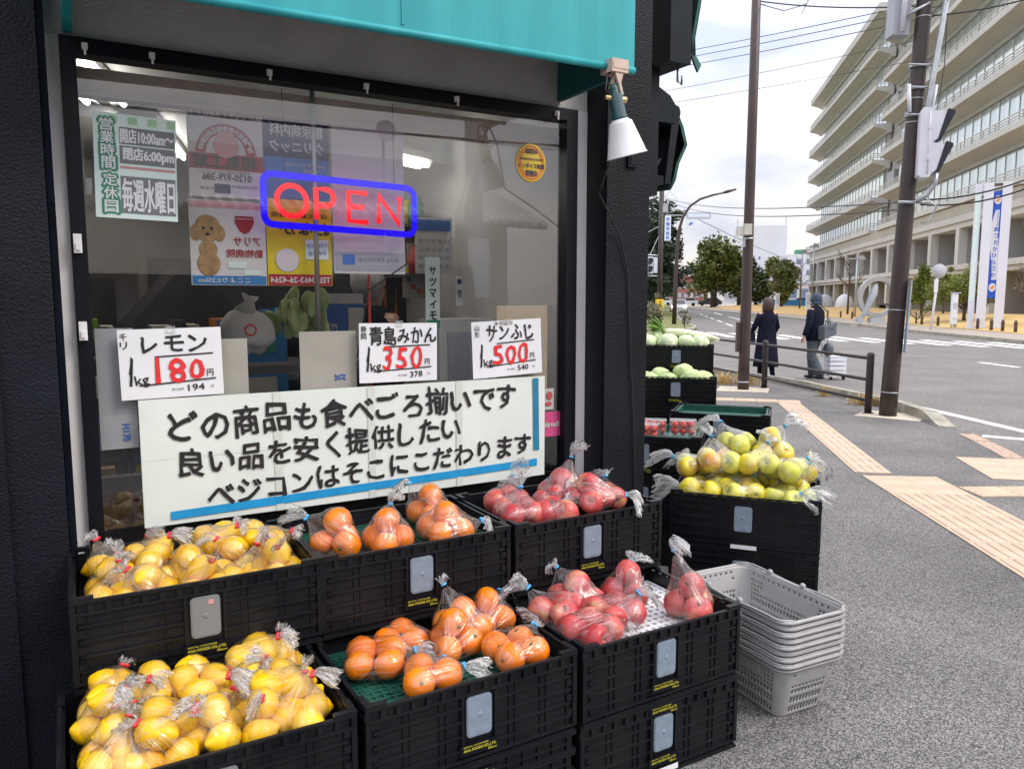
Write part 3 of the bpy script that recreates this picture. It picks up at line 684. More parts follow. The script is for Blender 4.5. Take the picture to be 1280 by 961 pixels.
price_card('white price card for lemons reading 180 yen', .134, .440, 1.180, 1.402, R(0.8), 'レモン', '千リ', '180', '194', hx=(-.10, .115), seed=2)
price_card('white price card for mandarins reading 350 yen', .912, 1.220, 1.188, 1.406, R(-.6), '青島みかん', '静岡', '350', '378', hx=(-.118, .152), seed=5)
price_card('white price card for apples reading 500 yen', 1.372, 1.692, 1.186, 1.410, R(2.2), 'サンふじ', '山形', '500', '540', 'ネ付あり', hx=(-.10, .13), seed=8)

bn = paper('shop_banner', 'long pale hand lettered banner with blue tape along the bottom of the window', 'banner', .181, 1.712, .758, 1.176, 'banner_paper', y=GY - .008, th=.003)
cols = [-.7655, -.335, .005, .365, .7655]
for i in range(4):
    for j in range(2):
        mb = MB(); x0, x1 = cols[i] + .001, cols[i + 1] + (.004 if i < 3 else -.001); z0, z1 = (-.2085, .012) if j == 0 else (.010, .2085)
        yy = -.0006 - .0005 * ((i + j) % 2) - .0003 * j
        sd_ = rnd.random() * 9; n_ = 6
        for k in range(n_ + 1):
            for l_ in range(n_ + 1):
                x = x0 + (x1 - x0) * k / n_; z = z0 + (z1 - z0) * l_ / n_; mb.v.append((x, yy - .0007 - .0014 * noise.noise((x * 9 + sd_, z * 11, 1)), z))
        for k in range(n_):
            for l_ in range(n_): p = k * (n_ + 1) + l_; mb.f.append((p, p + n_ + 1, p + n_ + 2, p + 1)); mb.m.append(0); mb.sm.append(True)
        mb.build('paper_sheet', 'banner_paper', bn)
mb = MB(); y = -.0056; X0 = .9465; Z0 = .967
jit_text(mb, 'どの商品も食べごろ揃いです', .257 - X0, 1.575 - X0, 1.080 - Z0, 1.108 - Z0, .098, y, 0, .026, 11, .07)
jit_text(mb, '良い品を安く提供したい', .285 - X0, 1.325 - X0, .955 - Z0, .996 - Z0, .092, y, 0, .026, 12, .07)
jit_text(mb, 'ベジコンはそこにこだわります', .375 - X0, 1.650 - X0, .838 - Z0, .902 - Z0, .086, y, 0, .026, 13, .07)
mb.build('lettering', 'ink', bn)
mb = MB(); y = -.0052
mb.add([(.26 - X0, y, .775 - Z0), (1.672 - X0, y, .803 - Z0), (1.672 - X0, y, .833 - Z0), (.26 - X0, y, .803 - Z0)], [(0, 1, 2, 3)]); mb.build('tape_strip', 'blue_tape', bn)
mb = MB(); mb.add([(1.655 - X0, y, .868 - Z0), (1.683 - X0, y, .868 - Z0), (1.678 - X0, y, 1.170 - Z0), (1.650 - X0, y, 1.170 - Z0)], [(0, 1, 2, 3)]); mb.build('tape_strip', 'blue_tape_dark', bn)

# opening hours sheet (letters white on grey and green)
hs = paper('opening_hours_sheet', 'bright green and white opening hours sheet at the top left of the window', 'notice', .098, .328, 1.742, 2.055, 'mint_paper', y=GY - .006, rot=R(-1.2))
y = -.0018
for i in range(4): mb = MB(); mb.box(-.075 + i * .055, -.05 + i * .055, y, y + .001, .128, .150); mb.build('awning_stripe', 'post_green_pale', hs)
mb = MB(); y = -.002
for i, c in enumerate('営業時間'): mb.text(c, -.080 + .0012 * i, .122 - .038 * i, .042, .042, y, 0, .10)
for i, c in enumerate('定休日'): mb.text(c, -.074 + .001 * i, -.042 - .040 * i, .042, .042, y, 0, .10)
mb.build('letter_outline', 'post_green', hs)
mb = MB(); mb.box(-.045, .110, y, y + .001, .068, .118); mb.box(-.045, .110, y, y + .001, .010, .063); mb.box(-.045, .110, y, y + .001, -.140, -.028); mb.build('print_panel', 'grey_panel', hs)
mb = MB(); mb.box(-.045, .110, y, y + .001, -.005, .002); mb.build('print_line', 'poster_pink', hs)
mb = MB(); y = -.0030
for i, c in enumerate('営業時間'): mb.text(c, -.080 + .0012 * i, .122 - .038 * i, .036, .036, y, 0, .02)
for i, c in enumerate('定休日'): mb.text(c, -.074 + .001 * i, -.042 - .040 * i, .036, .036, y, 0, .02)
mb.text('開店10:00am～', .032, .093, .148, .042, y, 0, .05); mb.text('閉店6:00pm', .036, .037, .142, .042, y, 0, .05); mb.text('毎週水曜日', .033, -.084, .148, .100, y, 0, .045)
mb.build('lettering', 'paper', hs)

# round gold sticker
st = thing('round_sticker', 'round gold sticker with red rings and four lines of print', 'sticker', S(1.644, GY - .004, 2.035), SA)
def disc(mb, r0, r1, y, m=0, n=40, sx=1.):
    vs = []; 
    for i in range(n): q = 2 * math.pi * i / n; vs += [(r0 * math.cos(q) * sx, y, r0 * math.sin(q)), (r1 * math.cos(q) * sx, y, r1 * math.sin(q))]
    mb.add(vs, [(2 * i, 2 * i + 1, (2 * i + 3) % (2 * n), (2 * i + 2) % (2 * n)) for i in range(n)], m)
mb = MB(); mb.X = Matrix.Rotation(R(90), 4, 'X'); mb.lathe([(.073, -.001), (.075, 0), (.073, .001)], 40, sx=.93); mb.build('disc', 'sticker_gold', st)
mb = MB(); disc(mb, .062, .066, -.0022, sx=.93); disc(mb, .052, .056, -.0022, sx=.93); mb.build('ring', 'sign_red', st)
mb = MB(); mb.text('当店は', 0, .045, .055, .020, -.003, 0, .03); mb.text('適格請求書発行事業者', 0, .014, .11, .009, -.003, 0, .01); mb.text('インボイス制度', 0, -.012, .125, .019, -.003, 0, .03); mb.text('登録店', 0, -.040, .055, .022, -.003, 0, .03); mb.build('lettering', 'poster_navy', st)

# posters hanging behind the glass, printed side turned away, so the print reads reversed
PY = 2.80
def poster(name, label, x0, x1, z0, z1, m):
    k = PY / 3.0; cx, cz = (x0 + x1) / 2 * k, 1.5 + ((z0 + z1) / 2 - 1.5) * k; hw, hh = (x1 - x0) / 2, (z1 - z0) / 2
    o = paper(name, label, 'poster', cx - hw, cx + hw, cz - hh, cz + hh, m, y=PY, th=.002); o.scale = (k, 1, k); return o
p1 = poster('painter_poster', 'white and red poster with a reversed phone number 0120-979-386', .405, .664, 1.862, 2.172, 'poster_white')
W_, H_ = .259, .310
mb = MB(); y = -.0022
def arc(mb, r0, r1, a0, a1, cx, cz, y, n=24):
    vs = []
    for i in range(n + 1): q = R(a0 + (a1 - a0) * i / n); vs += [(cx + r0 * math.cos(q), y, cz + r0 * math.sin(q)), (cx + r1 * math.cos(q), y, cz + r1 * math.sin(q))]
    mb.add(vs, [(2 * i, 2 * i + 1, 2 * i + 3, 2 * i + 2) for i in range(n)])
arc(mb, .070, .104, 0, 180, 0, .0, y); mb.box(-.128, .128, y, y + .001, -.058, -.002); mb.build('print_shape', 'poster_red', p1)
mb = MB(); y = -.003
for i, c in enumerate('専門塗装外壁塗替る来出納得'[::1]):
    q = R(12 + i * 13); v = text_mesh(c, .03); mb.text(c, -.087 * math.cos(math.pi - q), .087 * math.sin(q), .019, .019, y, 0, .03, q - R(90), True)
mb.build('arch_lettering', 'poster_white', p1)
mb = MB(); mb.text('相馬工業', -.005, -.030, .22, .048, y, 0, .04, 0, True); mb.text('0120-979-386', .0, -.084, .17, .024, y, 0, .02, 0, True)
mb.text('「外壁住宅塗装といえば」', 0, .136, .24, .022, y, 0, .01, 0, True); mb.text('お気軽にお問い合わせください', -.01, -.066, .18, .010, y, 0, 0, 0, True); mb.text('神奈川県知事許可', .06, -.115, .09, .010, y, 0, 0, 0, True); mb.text('住宅塗装', -.06, -.125, .07, .010, y, 0, 0, 0, True)
mb.build('lettering', 'ink', p1)
mb = MB(); mb.box(-.045, .01, y, y + .001, -.140, -.108); mb.build('print_block', 'poster_navy', p1)
mb = MB(); mb.sph((0, y, .028), .044, .0008, .044, 20, 10); mb.sph((0, y - .0008, .062), .030, .0008, .018, 16, 8); mb.build('round_vignette', 'poster_pink', p1)
p2 = poster('clinic_poster', 'navy and blue poster with reversed white clinic name', .668, .912, 1.872, 2.215, 'poster_navy')
mb = MB(); mb.box(-.121, .121, -.0016, -.001, -.171, -.02); mb.build('print_block', 'poster_blue', p2)
mb = MB(); y = -.0026; mb.text('押切', .085, .138, .062, .045, y, 0, .04, 0, True); mb.text('糖尿病内科', .0, .08, .200, .046, y, 0, .03, 0, True); mb.text('クリニック', .0, .020, .200, .042, y, 0, .03, 0, True); mb.text('診療時間 月火水木金', .03, -.045, .15, .012, y, 0, 0, 0, True); mb.text('平塚市', .05, -.065, .06, .014, y, 0, 0, 0, True); mb.build('lettering', 'poster_white', p2)
p3 = poster('vet_poster', 'white animal hospital poster with a curly brown poodle', .398, .664, 1.545, 1.850, 'poster_white')
mb = MB(); mb.box(-.13, .13, -.0016, -.001, -.150, -.118); mb.build('print_band', 'poster_blue', p3)
mb = MB(); mb.box(-.13, .13, -.0016, -.001, .125, .150); mb.build('print_band', 'poster_pink', p3)
mb = MB(); y = -.002
for (x, z, rx, rz_) in ((-.072, .060, .042, .040), (-.112, .035, .020, .030), (-.032, .035, .020, .030), (-.072, .035, .034, .036), (-.072, -.025, .032, .034), (-.072, -.075, .04, .045)): mb.sph((x, y, z), rx, .0008, rz_, 18, 8)
mb.build('poodle_picture', 'poodle', p3)
mb = MB(); y = -.0032; mb.sph((-.086, y, .052), .006, .0006, .006, 8, 6); mb.sph((-.058, y, .052), .006, .0006, .006, 8, 6); mb.sph((-.072, y, .030), .007, .0006, .006, 8, 6); mb.build('poodle_eyes', 'ink', p3)
mb = MB(); y = -.0026; mb.text('アリサ', .065, .008, .095, .030, y, 0, .02, 0, True); mb.text('動物病院', .055, -.035, .13, .030, y, 0, .02, 0, True); mb.prism_y([(.025, .10), (.09, .10), (.092, .075), (.075, .045), (.058, .035), (.040, .045), (.024, .075)], y, y + .0005); mb.build('lettering', 'poster_red', p3)
mb = MB(); y = -.0030; mb.text('ここより0.25km', -.02, -.134, .18, .018, y, 0, .02, 0, True); mb.text('Animal Hospital', .058, .090, .058, .008, y, 0, .01, 0, True); mb.build('lettering', 'poster_white', p3)
mb = MB(); mb.box(-.005, .06, y, y + .0008, -.090, -.065); mb.box(.05, .11, y, y + .0008, -.115, -.095); mb.build('speech_box', 'mint_paper', p3)
p4 = poster('yellow_poster', 'yellow poster with a reversed phone number on a dark red foot', .668, .915, 1.545, 1.868, 'poster_yellow')
mb = MB(); mb.box(-.121, .121, -.0016, -.001, -.160, -.118); mb.build('print_band', 'poster_red', p4)
mb = MB(); y = -.0026; mb.text('ほーむ鍼灸整骨院', .0, .105, .21, .020, y, 0, .01, 0, True); mb.text('おなか', .02, .055, .19, .045, y, 0, .03, 0, True); mb.build('lettering', 'ink', p4)
mb = MB(); mb.text('TEL 0463-26-4264', 0, -.139, .23, .022, y, 0, .02, 0, True); mb.sph((-.05, y, -.065), .045, .0008, .045, 18, 8); mb.build('lettering', 'poster_white', p4)
mb = MB(); mb.box(.02, .11, y, y + .0006, -.06, .015); mb.build('print_block', 'mint_paper', p4)
mb = MB(); y = -.0036; mb.text('ららぽーと3F', .065, -.005, .08, .018, y, 0, .01, .1, True); mb.text('お店の前', .065, -.035, .07, .018, y, 0, .01, .1, True); mb.build('lettering', 'poster_blue', p4)
p5 = poster('plain_poster', 'plain pale poster with a blue reversed tag at its foot', .924, 1.222, 1.595, 2.235, 'poster_white')
mb = MB(); mb.box(-.145, .145, -.0016, -.001, -.31, -.235); mb.build('print_band', 'far_gray', p5)
mb = MB(); mb.box(-.115, -.065, -.0024, -.001, -.285, -.245); mb.build('tag_block', 'sign_blue', p5)
mb = MB(); mb.text('クリップスプリング', .035, -.265, .17, .016, -.0026, 0, .01, 0, True); mb.build('lettering', 'poster_navy', p5)
pp = MB(); pp.tube([(0, 0, 1.36), (0, 0, 2.6)], .009, 10); tag(pp.build('steel_pole', 'steel', None, S(.785, 2.755, 0)), 'thin steel pole inside the window in front of the posters', 'pole')
pp = MB(); pp.tube([(0, 0, .9), (0, 0, 1.9)], .006, 8); tag(pp.build('red_pole', 'sign_red', None, S(1.10, 3.1, 0)), 'thin red pole inside the shop to the right of the posters', 'pole')

# boards, boxes and stickers close behind the glass
for nm, lb, x0, x1, z0, z1, m in (('card_sheet', 'grey card standing behind the lemon price card at the frame', .072, .18, 1.02, 1.404, 'far_gray'), ('card_sheet', 'cream card showing at the right of the lemon price card', .40, .528, 1.16, 1.362, 'card_pale'),
        ('card_sheet', 'cream card marked 35 beside the mandarin price card', .706, .912, 1.165, 1.380, 'card_pale'), ('cardboard_sheet', 'brown cardboard behind the apple price card', 1.50, 1.742, .95, 1.468, 'card')):
    o = paper(nm, lb, 'card', x0, x1, z0, z1, m, y=GY + .022, th=.004)
    if '35' in lb: mb = MB(); mb.text('35', .04, -.06, .022, .040, -.003, 0, .03, R(90)); mb.build('lettering', 'sign_blue', o)
    if 'grey card' in lb: mb = MB(); mb.text('H170', .02, -.14, .055, .022, -.003, 0, .03, R(-90)); mb.build('lettering', 'sign_blue', o)
o = paper('pink_sticker', 'pink sticker with white reversed lettering at the right edge of the window', 'sticker', 1.712, 1.806, .915, 1.020, 'pink', y=GY + .008)
mb = MB(); mb.text('Ibaraki', -.005, 0, .075, .022, -.003, 0, .04, 0, True); mb.build('lettering', 'poster_white', o)
o = paper('small_sticker', 'small white sticker with a red picture above the pink sticker', 'sticker', 1.720, 1.768, 1.030, 1.120, 'poster_white', y=GY + .008)
mb = MB(); mb.sph((0, -.0025, .015), .016, .0006, .018, 10, 6); mb.sph((-.005, -.0025, -.02), .018, .0006, .010, 10, 6); mb.build('picture', 'sign_red', o)

# inside the shop
def tube_lamp(x, y, rz, lb, z=2.58, hl=.62, hw=.11):
    o = thing('ceiling_lamp', lb, 'ceiling light', S(x, y, z), SA + rz, 'fluorescent lamps on the shop ceiling')
    mb = MB(); mb.box(-hl, hl, -hw, hw, 0, .04); mb.prism_x([(-hw, 0), (hw, 0), (hw * .27, -.035), (-hw * .27, -.035)], -hl, hl); mb.build('housing', 'lamp_white', o)
    for s_ in (-1, 1): mb = MB(); mb.tube([(-hl + .04, s_ * hw * .82, -.03), (hl - .04, s_ * hw * .82, -.03)], .015, 8); mb.build('lamp_tube', 'tube_light', o)
tube_lamp(1.52, 3.85, R(24), 'fluorescent ceiling lamp behind the right of the neon sign', 2.24, .26, .035); tube_lamp(.1, 4.3, R(75), 'fluorescent ceiling lamp behind the opening hours sheet'); tube_lamp(.6, 5.9, R(75), 'fluorescent ceiling lamp deep inside the shop')
shf = thing('display_shelf', 'dark stepped shelf full of packets deep inside the shop', 'shelf', S(.3, 5.6, 0), SA)
for k in range(4): mb = MB(); mb.box(-1.5, 1.3, -.25, .25, .3 + k * .30, .33 + k * .30); mb.build('shelf', 'shelf_dark', shf)
for x in (-1.5, -.1, 1.3): mb = MB(); mb.box(x - .02, x + .02, -.26, .26, 0, 1.32); mb.build('upright', 'shelf_dark', shf)
mb = MB(); mb.box(-2.6, 1.55, .28, .30, 0, 1.66); mb.build('shade_board', 'shelf_dark', shf)  # dark sheet added behind the shelf to stand in for the gloom low inside
pk = ['poster_red', 'poster_yellow', 'post_green', 'card', 'poster_white', 'poster_blue', 'orange_fill', 'house_wall', 'leaf_green', 'shelf_dark', 'shelf_dark', 'card_pale']
for k in range(4):
    x = -1.45
    while x < 1.2:
        wd = rnd.uniform(.06, .14); h = rnd.uniform(.08, .2)
        if rnd.random() < .85:
            mb = MB(); mb.box(-wd / 2 + .006, wd / 2 - .006, -.16, .12, 0, h); mb.box(-wd / 2 + .02, wd / 2 - .02, -.163, -.16, .02, h * .6, 1)
            p = S(.3 + x + wd / 2, 5.6, .33 + k * .30)
            tag(mb.build('packet', [pk[rnd.randrange(len(pk))], pk[rnd.randrange(len(pk))]], None, p, SA), 'packet on the dark shelf deep inside the shop', 'packet', 'packets on the dark shelf')
        x += wd
fz = thing('blue_stand', 'blue upright stand with white lettering inside the shop below the posters', 'stand', S(1.16, 3.75, 0), SA)
mb = MB(); mb.box(-.13, .13, -.02, .02, .5, 1.52); mb.build('board', 'sign_blue', fz); mb = MB(); mb.text('甘酒蔵', -.03, 1.3, .05, .16, -.024, 0, .03); mb.box(-.13, .13, -.026, -.021, 1.47, 1.52); mb.build('lettering', 'poster_white', fz); mb = MB(); mb.box(.05, .13, -.028, -.021, .6, 1.45); mb.build('leaflet_strip', 'poster_white', fz)
bx = thing('wooden_box', 'pale wooden box on the shop floor low behind the window', 'box', S(.25, 3.15, 0), SA)
for z in (.45, .60, .75):
    mb = MB(); mb.box(-.2, .2, -.15, -.13, z, z + .10); mb.build('plank', 'wood', bx)
for x in (-.19, .13): mb = MB(); mb.box(x, x + .06, -.13, -.08, .02, .9); mb.build('post', 'wood', bx)
bgp = thing('rice_bag', 'white printed plastic bag of greens on a rack inside the window', 'bag', S(.64, 3.3, 1.42), SA)
mb = MB(); mb.sph((0, 0, -.06), .105, .07, .10, 20, 14); mb.tube([(0, 0, .02), (.015, 0, .06), (.02, 0, .085)], [.05, .018, .035], 10)
mb.v = [tuple(Vector(p) * (1 + .22 * noise.noise((p[0] * 26, p[1] * 26, p[2] * 26)))) for p in mb.v]; mb.build('bag', 'poster_white', bgp)
mb = MB(); mb.X = T(0, 0, -.05); disc(mb, .018, .025, -.082, n=20); mb.build('print', 'sign_red', bgp)
gv = thing('leafy_greens', 'bundle of yellow green leaves inside the window beside the white bag', 'vegetable', S(.88, 3.35, 1.36), SA)
for i in range(26):
    q = rnd.uniform(0, 6.28); mb = MB(); mb.X = T(rnd.uniform(-.10, .10), rnd.uniform(-.06, .06), rnd.uniform(-.02, .10)) @ Matrix.Rotation(q, 4, 'Z') @ Matrix.Rotation(rnd.uniform(-.9, .9), 4, 'Y')
    mb.sph((0, 0, .04), .035, .008, .06, 8, 6); mb.build('leaf', 'cabbage', gv)
ct = thing('basket_stand', 'dark rack under the bundle of leaves inside the window', 'rack', S(.78, 3.32, 0), SA)
mb = MB(); mb.box(-.35, .35, -.12, .12, 1.19, 1.22); mb.build('top', 'shelf_dark', ct)
for x in (-.33, .33): mb = MB(); mb.box(x - .015, x + .015, -.12, .12, 0, 1.19); mb.build('leg', 'shelf_dark', ct)
fp = thing('red_orange_curtain', 'dark cloth with orange flame streaks hanging deep in the shop', 'curtain', S(2.2 - .5, 4.6, 1.55), SA)
mb = MB(); mb.box(-.28, .18, 0, .02, -.38, .12); mb.build('cloth', 'shelf_dark', fp)
for i in range(5): mb = MB(); mb.prism_y([(-.2 + i * .07, -.33), (-.16 + i * .07, -.33), (-.17 + i * .07, .02 + .02 * (i % 2))], -.008, -.002); mb.build('flame_print', 'flame', fp)

# ------------------------------------------------------------------ folding crates
CL, CD, CH = .318, .232, .243
def crate_mesh():
    mb = MB(); L_, D_, H = CL, CD, CH
    mb.box(-L_ + .004, L_ - .004, -D_ + .004, D_ - .004, .004, .013)
    t = .015
    for s_ in (-1, 1):
        y0, y1 = sorted((s_ * (D_ - t), s_ * (D_ - t + .005))); mb.box(-L_ + .016, L_ - .016, y0, y1, .013, .232)
        x0, x1 = sorted((s_ * (L_ - t), s_ * (L_ - t + .005))); mb.box(x0, x1, -D_ + .0155, D_ - .0155, .013, .232)
    def wall(n_, half, place, gap):
        hz = [(0, .006, 0), (.022, .029, 0), (.205, .211, 0), (.2365, .243, -.001)]
        for z0, z1, e in hz: place(-half, half, z0, z1, 0.0 + e)
        for z in (.052, .092, .132, .172): place(-half + .02, -gap, z, z + .006, .0012); place(gap, half - .02, z, z + .006, .0012)
        k = int(half * 2 / .040)
        for i in range(k + 1):
            x = -half + .006 + i * (2 * half - .012) / k
            place(x - .007, x + .007, .2112, .2363, .003)
            if i % 2 == 0: place(x - .002, x + .002, .0062, .0218, .003)
        for f in ((.30, .36, .62, .68, .90) if n_ > 12 else (.25, .5, .75)):
            for s_ in (-1, 1):
                x = s_ * f * half
                if abs(x) > gap + .006: place(x - .002, x + .002, .0292, .2048, .006)
        for s_ in (-1, 1):
            a, b_ = sorted((s_ * half, s_ * (half - .014))); place(a, b_, .0302, .2048, .0005)
            for z in (.055, .10, .145, .185): a, b_ = sorted((s_ * (half - .0145), s_ * (half - .032))); place(a, b_, z, z + .02, .004)
            a, b_ = sorted((s_ * half, s_ * (half - .055))); place(a, b_, .2432, .252, -.0005, .016)
    for s_ in (-1, 1):
        def pf(a, c, z0, z1, e, deep=.0095):
            y0, y1 = sorted((s_ * (D_ - e), s_ * (D_ - e - (deep - min(e, .006) * .6)))); mb.box(a, c, y0, y1, z0, z1)
        wall(16, L_, pf, .052)
        def ps(a, c, z0, z1, e, deep=.0095):
            x0, x1 = sorted((s_ * (L_ - e), s_ * (L_ - e - (deep - min(e, .006) * .6)))); mb.box(x0, x1, a, c, z0, z1)
        wall(10, D_ - .0102, ps, .0)
    for s_ in (-1, 1): mb.box(-.054, -.046, -D_ if s_ < 0 else D_ - .01, -D_ + .01 if s_ < 0 else D_, .07, .2048); mb.box(.046, .054, -D_ if s_ < 0 else D_ - .01, -D_ + .01 if s_ < 0 else D_, .07, .2048)
    o = mb.build('crate_body', 'black_plastic'); me = o.data; bpy.data.objects.remove(o); return me
def mesh_only(mb, name, m):
    o = mb.build(name, m); me = o.data; bpy.data.objects.remove(o); return me
CRATE = crate_mesh()
mb = MB()
def rr2(w_, h_, r, cz): return [(sx * (w_ - r) + r * math.cos(R(a0 + k * 30)), cz + sz * (h_ - r) + r * math.sin(R(a0 + k * 30))) for sx, sz, a0 in ((1, 1, 0), (-1, 1, 90), (-1, -1, 180), (1, -1, 270)) for k in range(4)]
mb.prism_y(rr2(.038, .057, .012, .142), -CD + .002, -CD + .008); mb.prism_y(rr2(.0345, .053, .010, .142), -CD + .0005, -CD + .002); mb.X = T(0, -CD + .0005, .145) @ Matrix.Rotation(R(90), 4, 'X'); mb.lathe([(.008, 0), (.006, .001)], 12); POCKET = mesh_only(mb, 'label_pocket', 'label_pocket'); POCKET_GREY = POCKET.copy(); POCKET_GREY.materials[0] = M['grey_panel']
mb = MB(); mb.box(-.060, .060, -CD - .001, -CD + .004, .038, .068); STICK = mesh_only(mb, 'sticker', 'black_frame')
mb = MB(); mb.text('ANA FOODS CO.,LTD.', 0, .053, .100, .0085, -CD - .0016, 0, .03); mb.text('RENTAL CONTAINER', -.012, .0635, .075, .0045, -CD - .0016, 0, .01); mb.text('Ellson', .038, .0425, .026, .006, -CD - .0016, 0, .02); STXT = mesh_only(mb, 'sticker_lettering', 'sticker_yellow')
CRATES = []
def crate(label, loc, rz, sticker=True, torn=False, group='black folding crates', plain=False, second=False):
    o = thing('folding_crate', label, 'crate', loc, rz, group)
    part_of('crate_body', CRATE, o)
    if not plain:
        part_of('label_pocket', POCKET_GREY if 'lemon' in label else POCKET, o)
        if 'lemon' in label: mb = MB(); mb.box(.008, .022, -CD - .0008, -CD + .0004, .176, .188); mb.build('paper_scrap', 'poster_pink', o)
        if sticker:
            s_ = part_of('sticker', STICK, o); part_of('sticker_lettering', STXT, s_)
        if second:
            s_ = part_of('sticker', STICK, o, (0, 0, .168)); part_of('sticker_lettering', STXT, s_)
        if torn:
            mb = MB(); mb.box(-.05, .06, -CD - .0012, -CD + .003, .008, .026); mb.build('white_label', 'paper', o)
    CRATES.append(o); return o
names = ('lemons', 'mandarins', 'apples')
for k, x in enumerate((.247, .8985, 1.553)):
    for lv in range(2):
        if k == 1 and lv == 0: continue
        w_ = 'top crate' if lv else 'bottom crate'
        crate(f'black {w_} of the front stack of {names[k]}', S(x + rnd.uniform(-.003, .003), 1.967 + rnd.uniform(-.003, .001), .245 * lv), SA + R(rnd.uniform(-.5, .5)), torn=(k == 2 and lv == 0), second=(k == 2 and lv == 0))
for k, x in enumerate((.283, .918, 1.571)):
    for lv in range(3):
        w_ = ('lowest', 'middle', 'top')[lv]
        crate(f'black {w_} crate of the back stack of {names[k]} under the window', S(x, 2.380 if lv == 2 else 2.435, .245 * lv + (.009 if lv == 2 else 0)), SA + (R(rnd.uniform(-.5, .5)) if lv == 2 else 0))
def flat_crate(label, loc, rz):
    o = thing('folded_crate', label, 'crate', loc, rz, 'folded crates lying flat')
    mb = MB(); mb.box(-CL, CL, -CD, CD, 0, .012)
    for i in range(13): x = -CL + .012 + i * .0495; mb.box(x, x + .005, -CD + .003, CD - .003, .012, .054)
    mb.box(-CL, CL, -CD, CD, .054, .0598); mb.box(-CL + .03, CL - .03, -CD - .0005, CD, .030, .034); mb.box(-CL + .008, CL - .008, -CD + .010, CD - .010, .0121, .0539); mb.build('crate_body', 'black_plastic', o)
    s_ = part_of('sticker', STICK, o, (0, .001, -.022)); part_of('sticker_lettering', STXT, s_); return o
for i in range(4): flat_crate(f'folded black crate, {ORD[i]} from the ground under the front mandarin crate', S(.8985 + rnd.uniform(-.004, .004), 1.967 + rnd.uniform(-.003, .001), .0605 * i + .002), SA)
GC = (1.094, 3.50); GA = R(-21)
flat_crate('folded black crate flat on the pavement under the yellow apple stack', (GC[0], GC[1], 0), GA); flat_crate('upper folded black crate under the yellow apple stack', (GC[0], GC[1], .072), GA)
crate('black lower crate of the yellow apple stack', (GC[0], GC[1], .147), GA); crate('black top crate heaped with yellow green apples', (GC[0], GC[1], .392), GA + R(.5), sticker=False, torn=True)
for lv in range(3):
    crate(('lowest', 'middle', 'top')[lv] + ' black crate of the tomato stack beside the pillar', (.80, 4.45, .245 * lv), R(-18))
    crate(('lowest', 'middle', 'empty top')[lv] + ' black crate of the stack beyond the yellow apples', (1.45, 5.25, .245 * lv), R(-20))
for lv in range(3): crate(('lowest', 'middle', 'top')[lv] + ' black crate of the cabbage stack along the side wall', (1.36, 6.35, .135 + .245 * lv), R(-12))
for lv in range(4): crate(('lowest', 'second lowest', 'third', 'top')[lv] + ' black crate of the lettuce stack at the back', (1.48, 6.95, .11 + .245 * lv), R(-10))
for (x, y, a, n_) in ((1.36, 6.35, R(-12), 1), (1.48, 6.95, R(-10), 1)): pass
b = MB(); b.X = T(1.42, 6.65, 0) @ rotz(R(-11)); b.box(-.36, .36, -.55, .55, 0, .06)
for i in range(6): b.box(-.36, .36, -.55 + i * .19, -.42 + i * .19, .062, .108)
tag(b.build('wooden_pallet', 'wood'), 'low wooden pallet under the cabbage and lettuce crates', 'pallet')
def green_lip(loc, rz, label):
    o = thing('green_crate_tray', label, 'tray', loc, rz); mb = MB()
    for (x0, x1, y0, y1) in ((-.30, .30, -.216, -.204), (-.30, .30, .204, .216), (-.30, -.288, -.204, .204), (.288, .30, -.204, .204)): mb.box(x0, x1, y0, y1, .0, .045)
    mb.box(-.288, .288, -.204, .204, 0, .004); mb.build('tray_body', 'tray_green', o); return o
green_lip((.80, 4.45, .49 + .20), R(-18), 'green tray holding the tomato packs'); green_lip((1.45, 5.25, .49 + .195), R(-20), 'green tray in the empty crate')

# trays that carry the fruit, a lattice of their own
def lattice(name, label, loc, rz, m, step, bar, zt=.008):
    o = thing(name, label, 'tray', loc, rz); mb = MB()
    mb.box(-.298, .298, -.212, -.204, 0, zt + .006); mb.box(-.298, .298, .204, .212, 0, zt + .006); mb.box(-.298, -.290, -.204, .204, 0, zt + .006); mb.box(.290, .298, -.204, .204, 0, zt + .006)
    x = -.285
    while x < .285: mb.box(x, x + bar, -.204, .204, 0, zt); x += step
    y = -.199
    while y < .199: mb.box(-.29, .29, y, y + bar, .001, zt + .0015); y += step
    mb.build('lattice', m, o)
    if name == 'green_tray':
        mb = MB(); mb.box(-.289, .289, -.203, .203, -.004, .003); mb.build('base', m, o)
        mb = MB()
        for i in range(75):
            x = rnd.uniform(-.27, .25); y = rnd.uniform(-.195, .17); l_ = rnd.choice((.03, .05)); mb.box(x, x + l_, y, y + .006, zt, zt + .0035); mb.box(x, x + .006, y, y + l_ * .6, zt, zt + .0034)
        mb.build('rib_pattern', m, o)['kind'] = 'stuff'
    return o
TRZ = .178
lattice('green_tray', 'green lattice tray under the mandarins in the front crate', S(.8985, 1.967, .245 + TRZ), SA, 'tray_green', .024, .007)
lattice('green_tray', 'green lattice tray under the mandarins in the back crate', S(.918, 2.380, .499 + TRZ), SA, 'tray_green', .024, .007)
lattice('white_net_tray', 'white lattice mat under the apples in the front crate', S(1.553, 1.967, .245 + TRZ), SA, 'white_net', .028, .012)
lattice('lemon_tray', 'dark tray under the lemons in the front crate', S(.247, 1.967, .245 + TRZ - .018), SA, 'black_plastic', .024, .01)
lattice('lemon_tray', 'dark tray under the lemons in the back crate', S(.283, 2.380, .499 + TRZ - .045), SA, 'black_plastic', .024, .01)
lattice('apple_tray', 'dark tray under the apples in the back crate', S(1.571, 2.380, .499 + TRZ), SA, 'black_plastic', .024, .01)
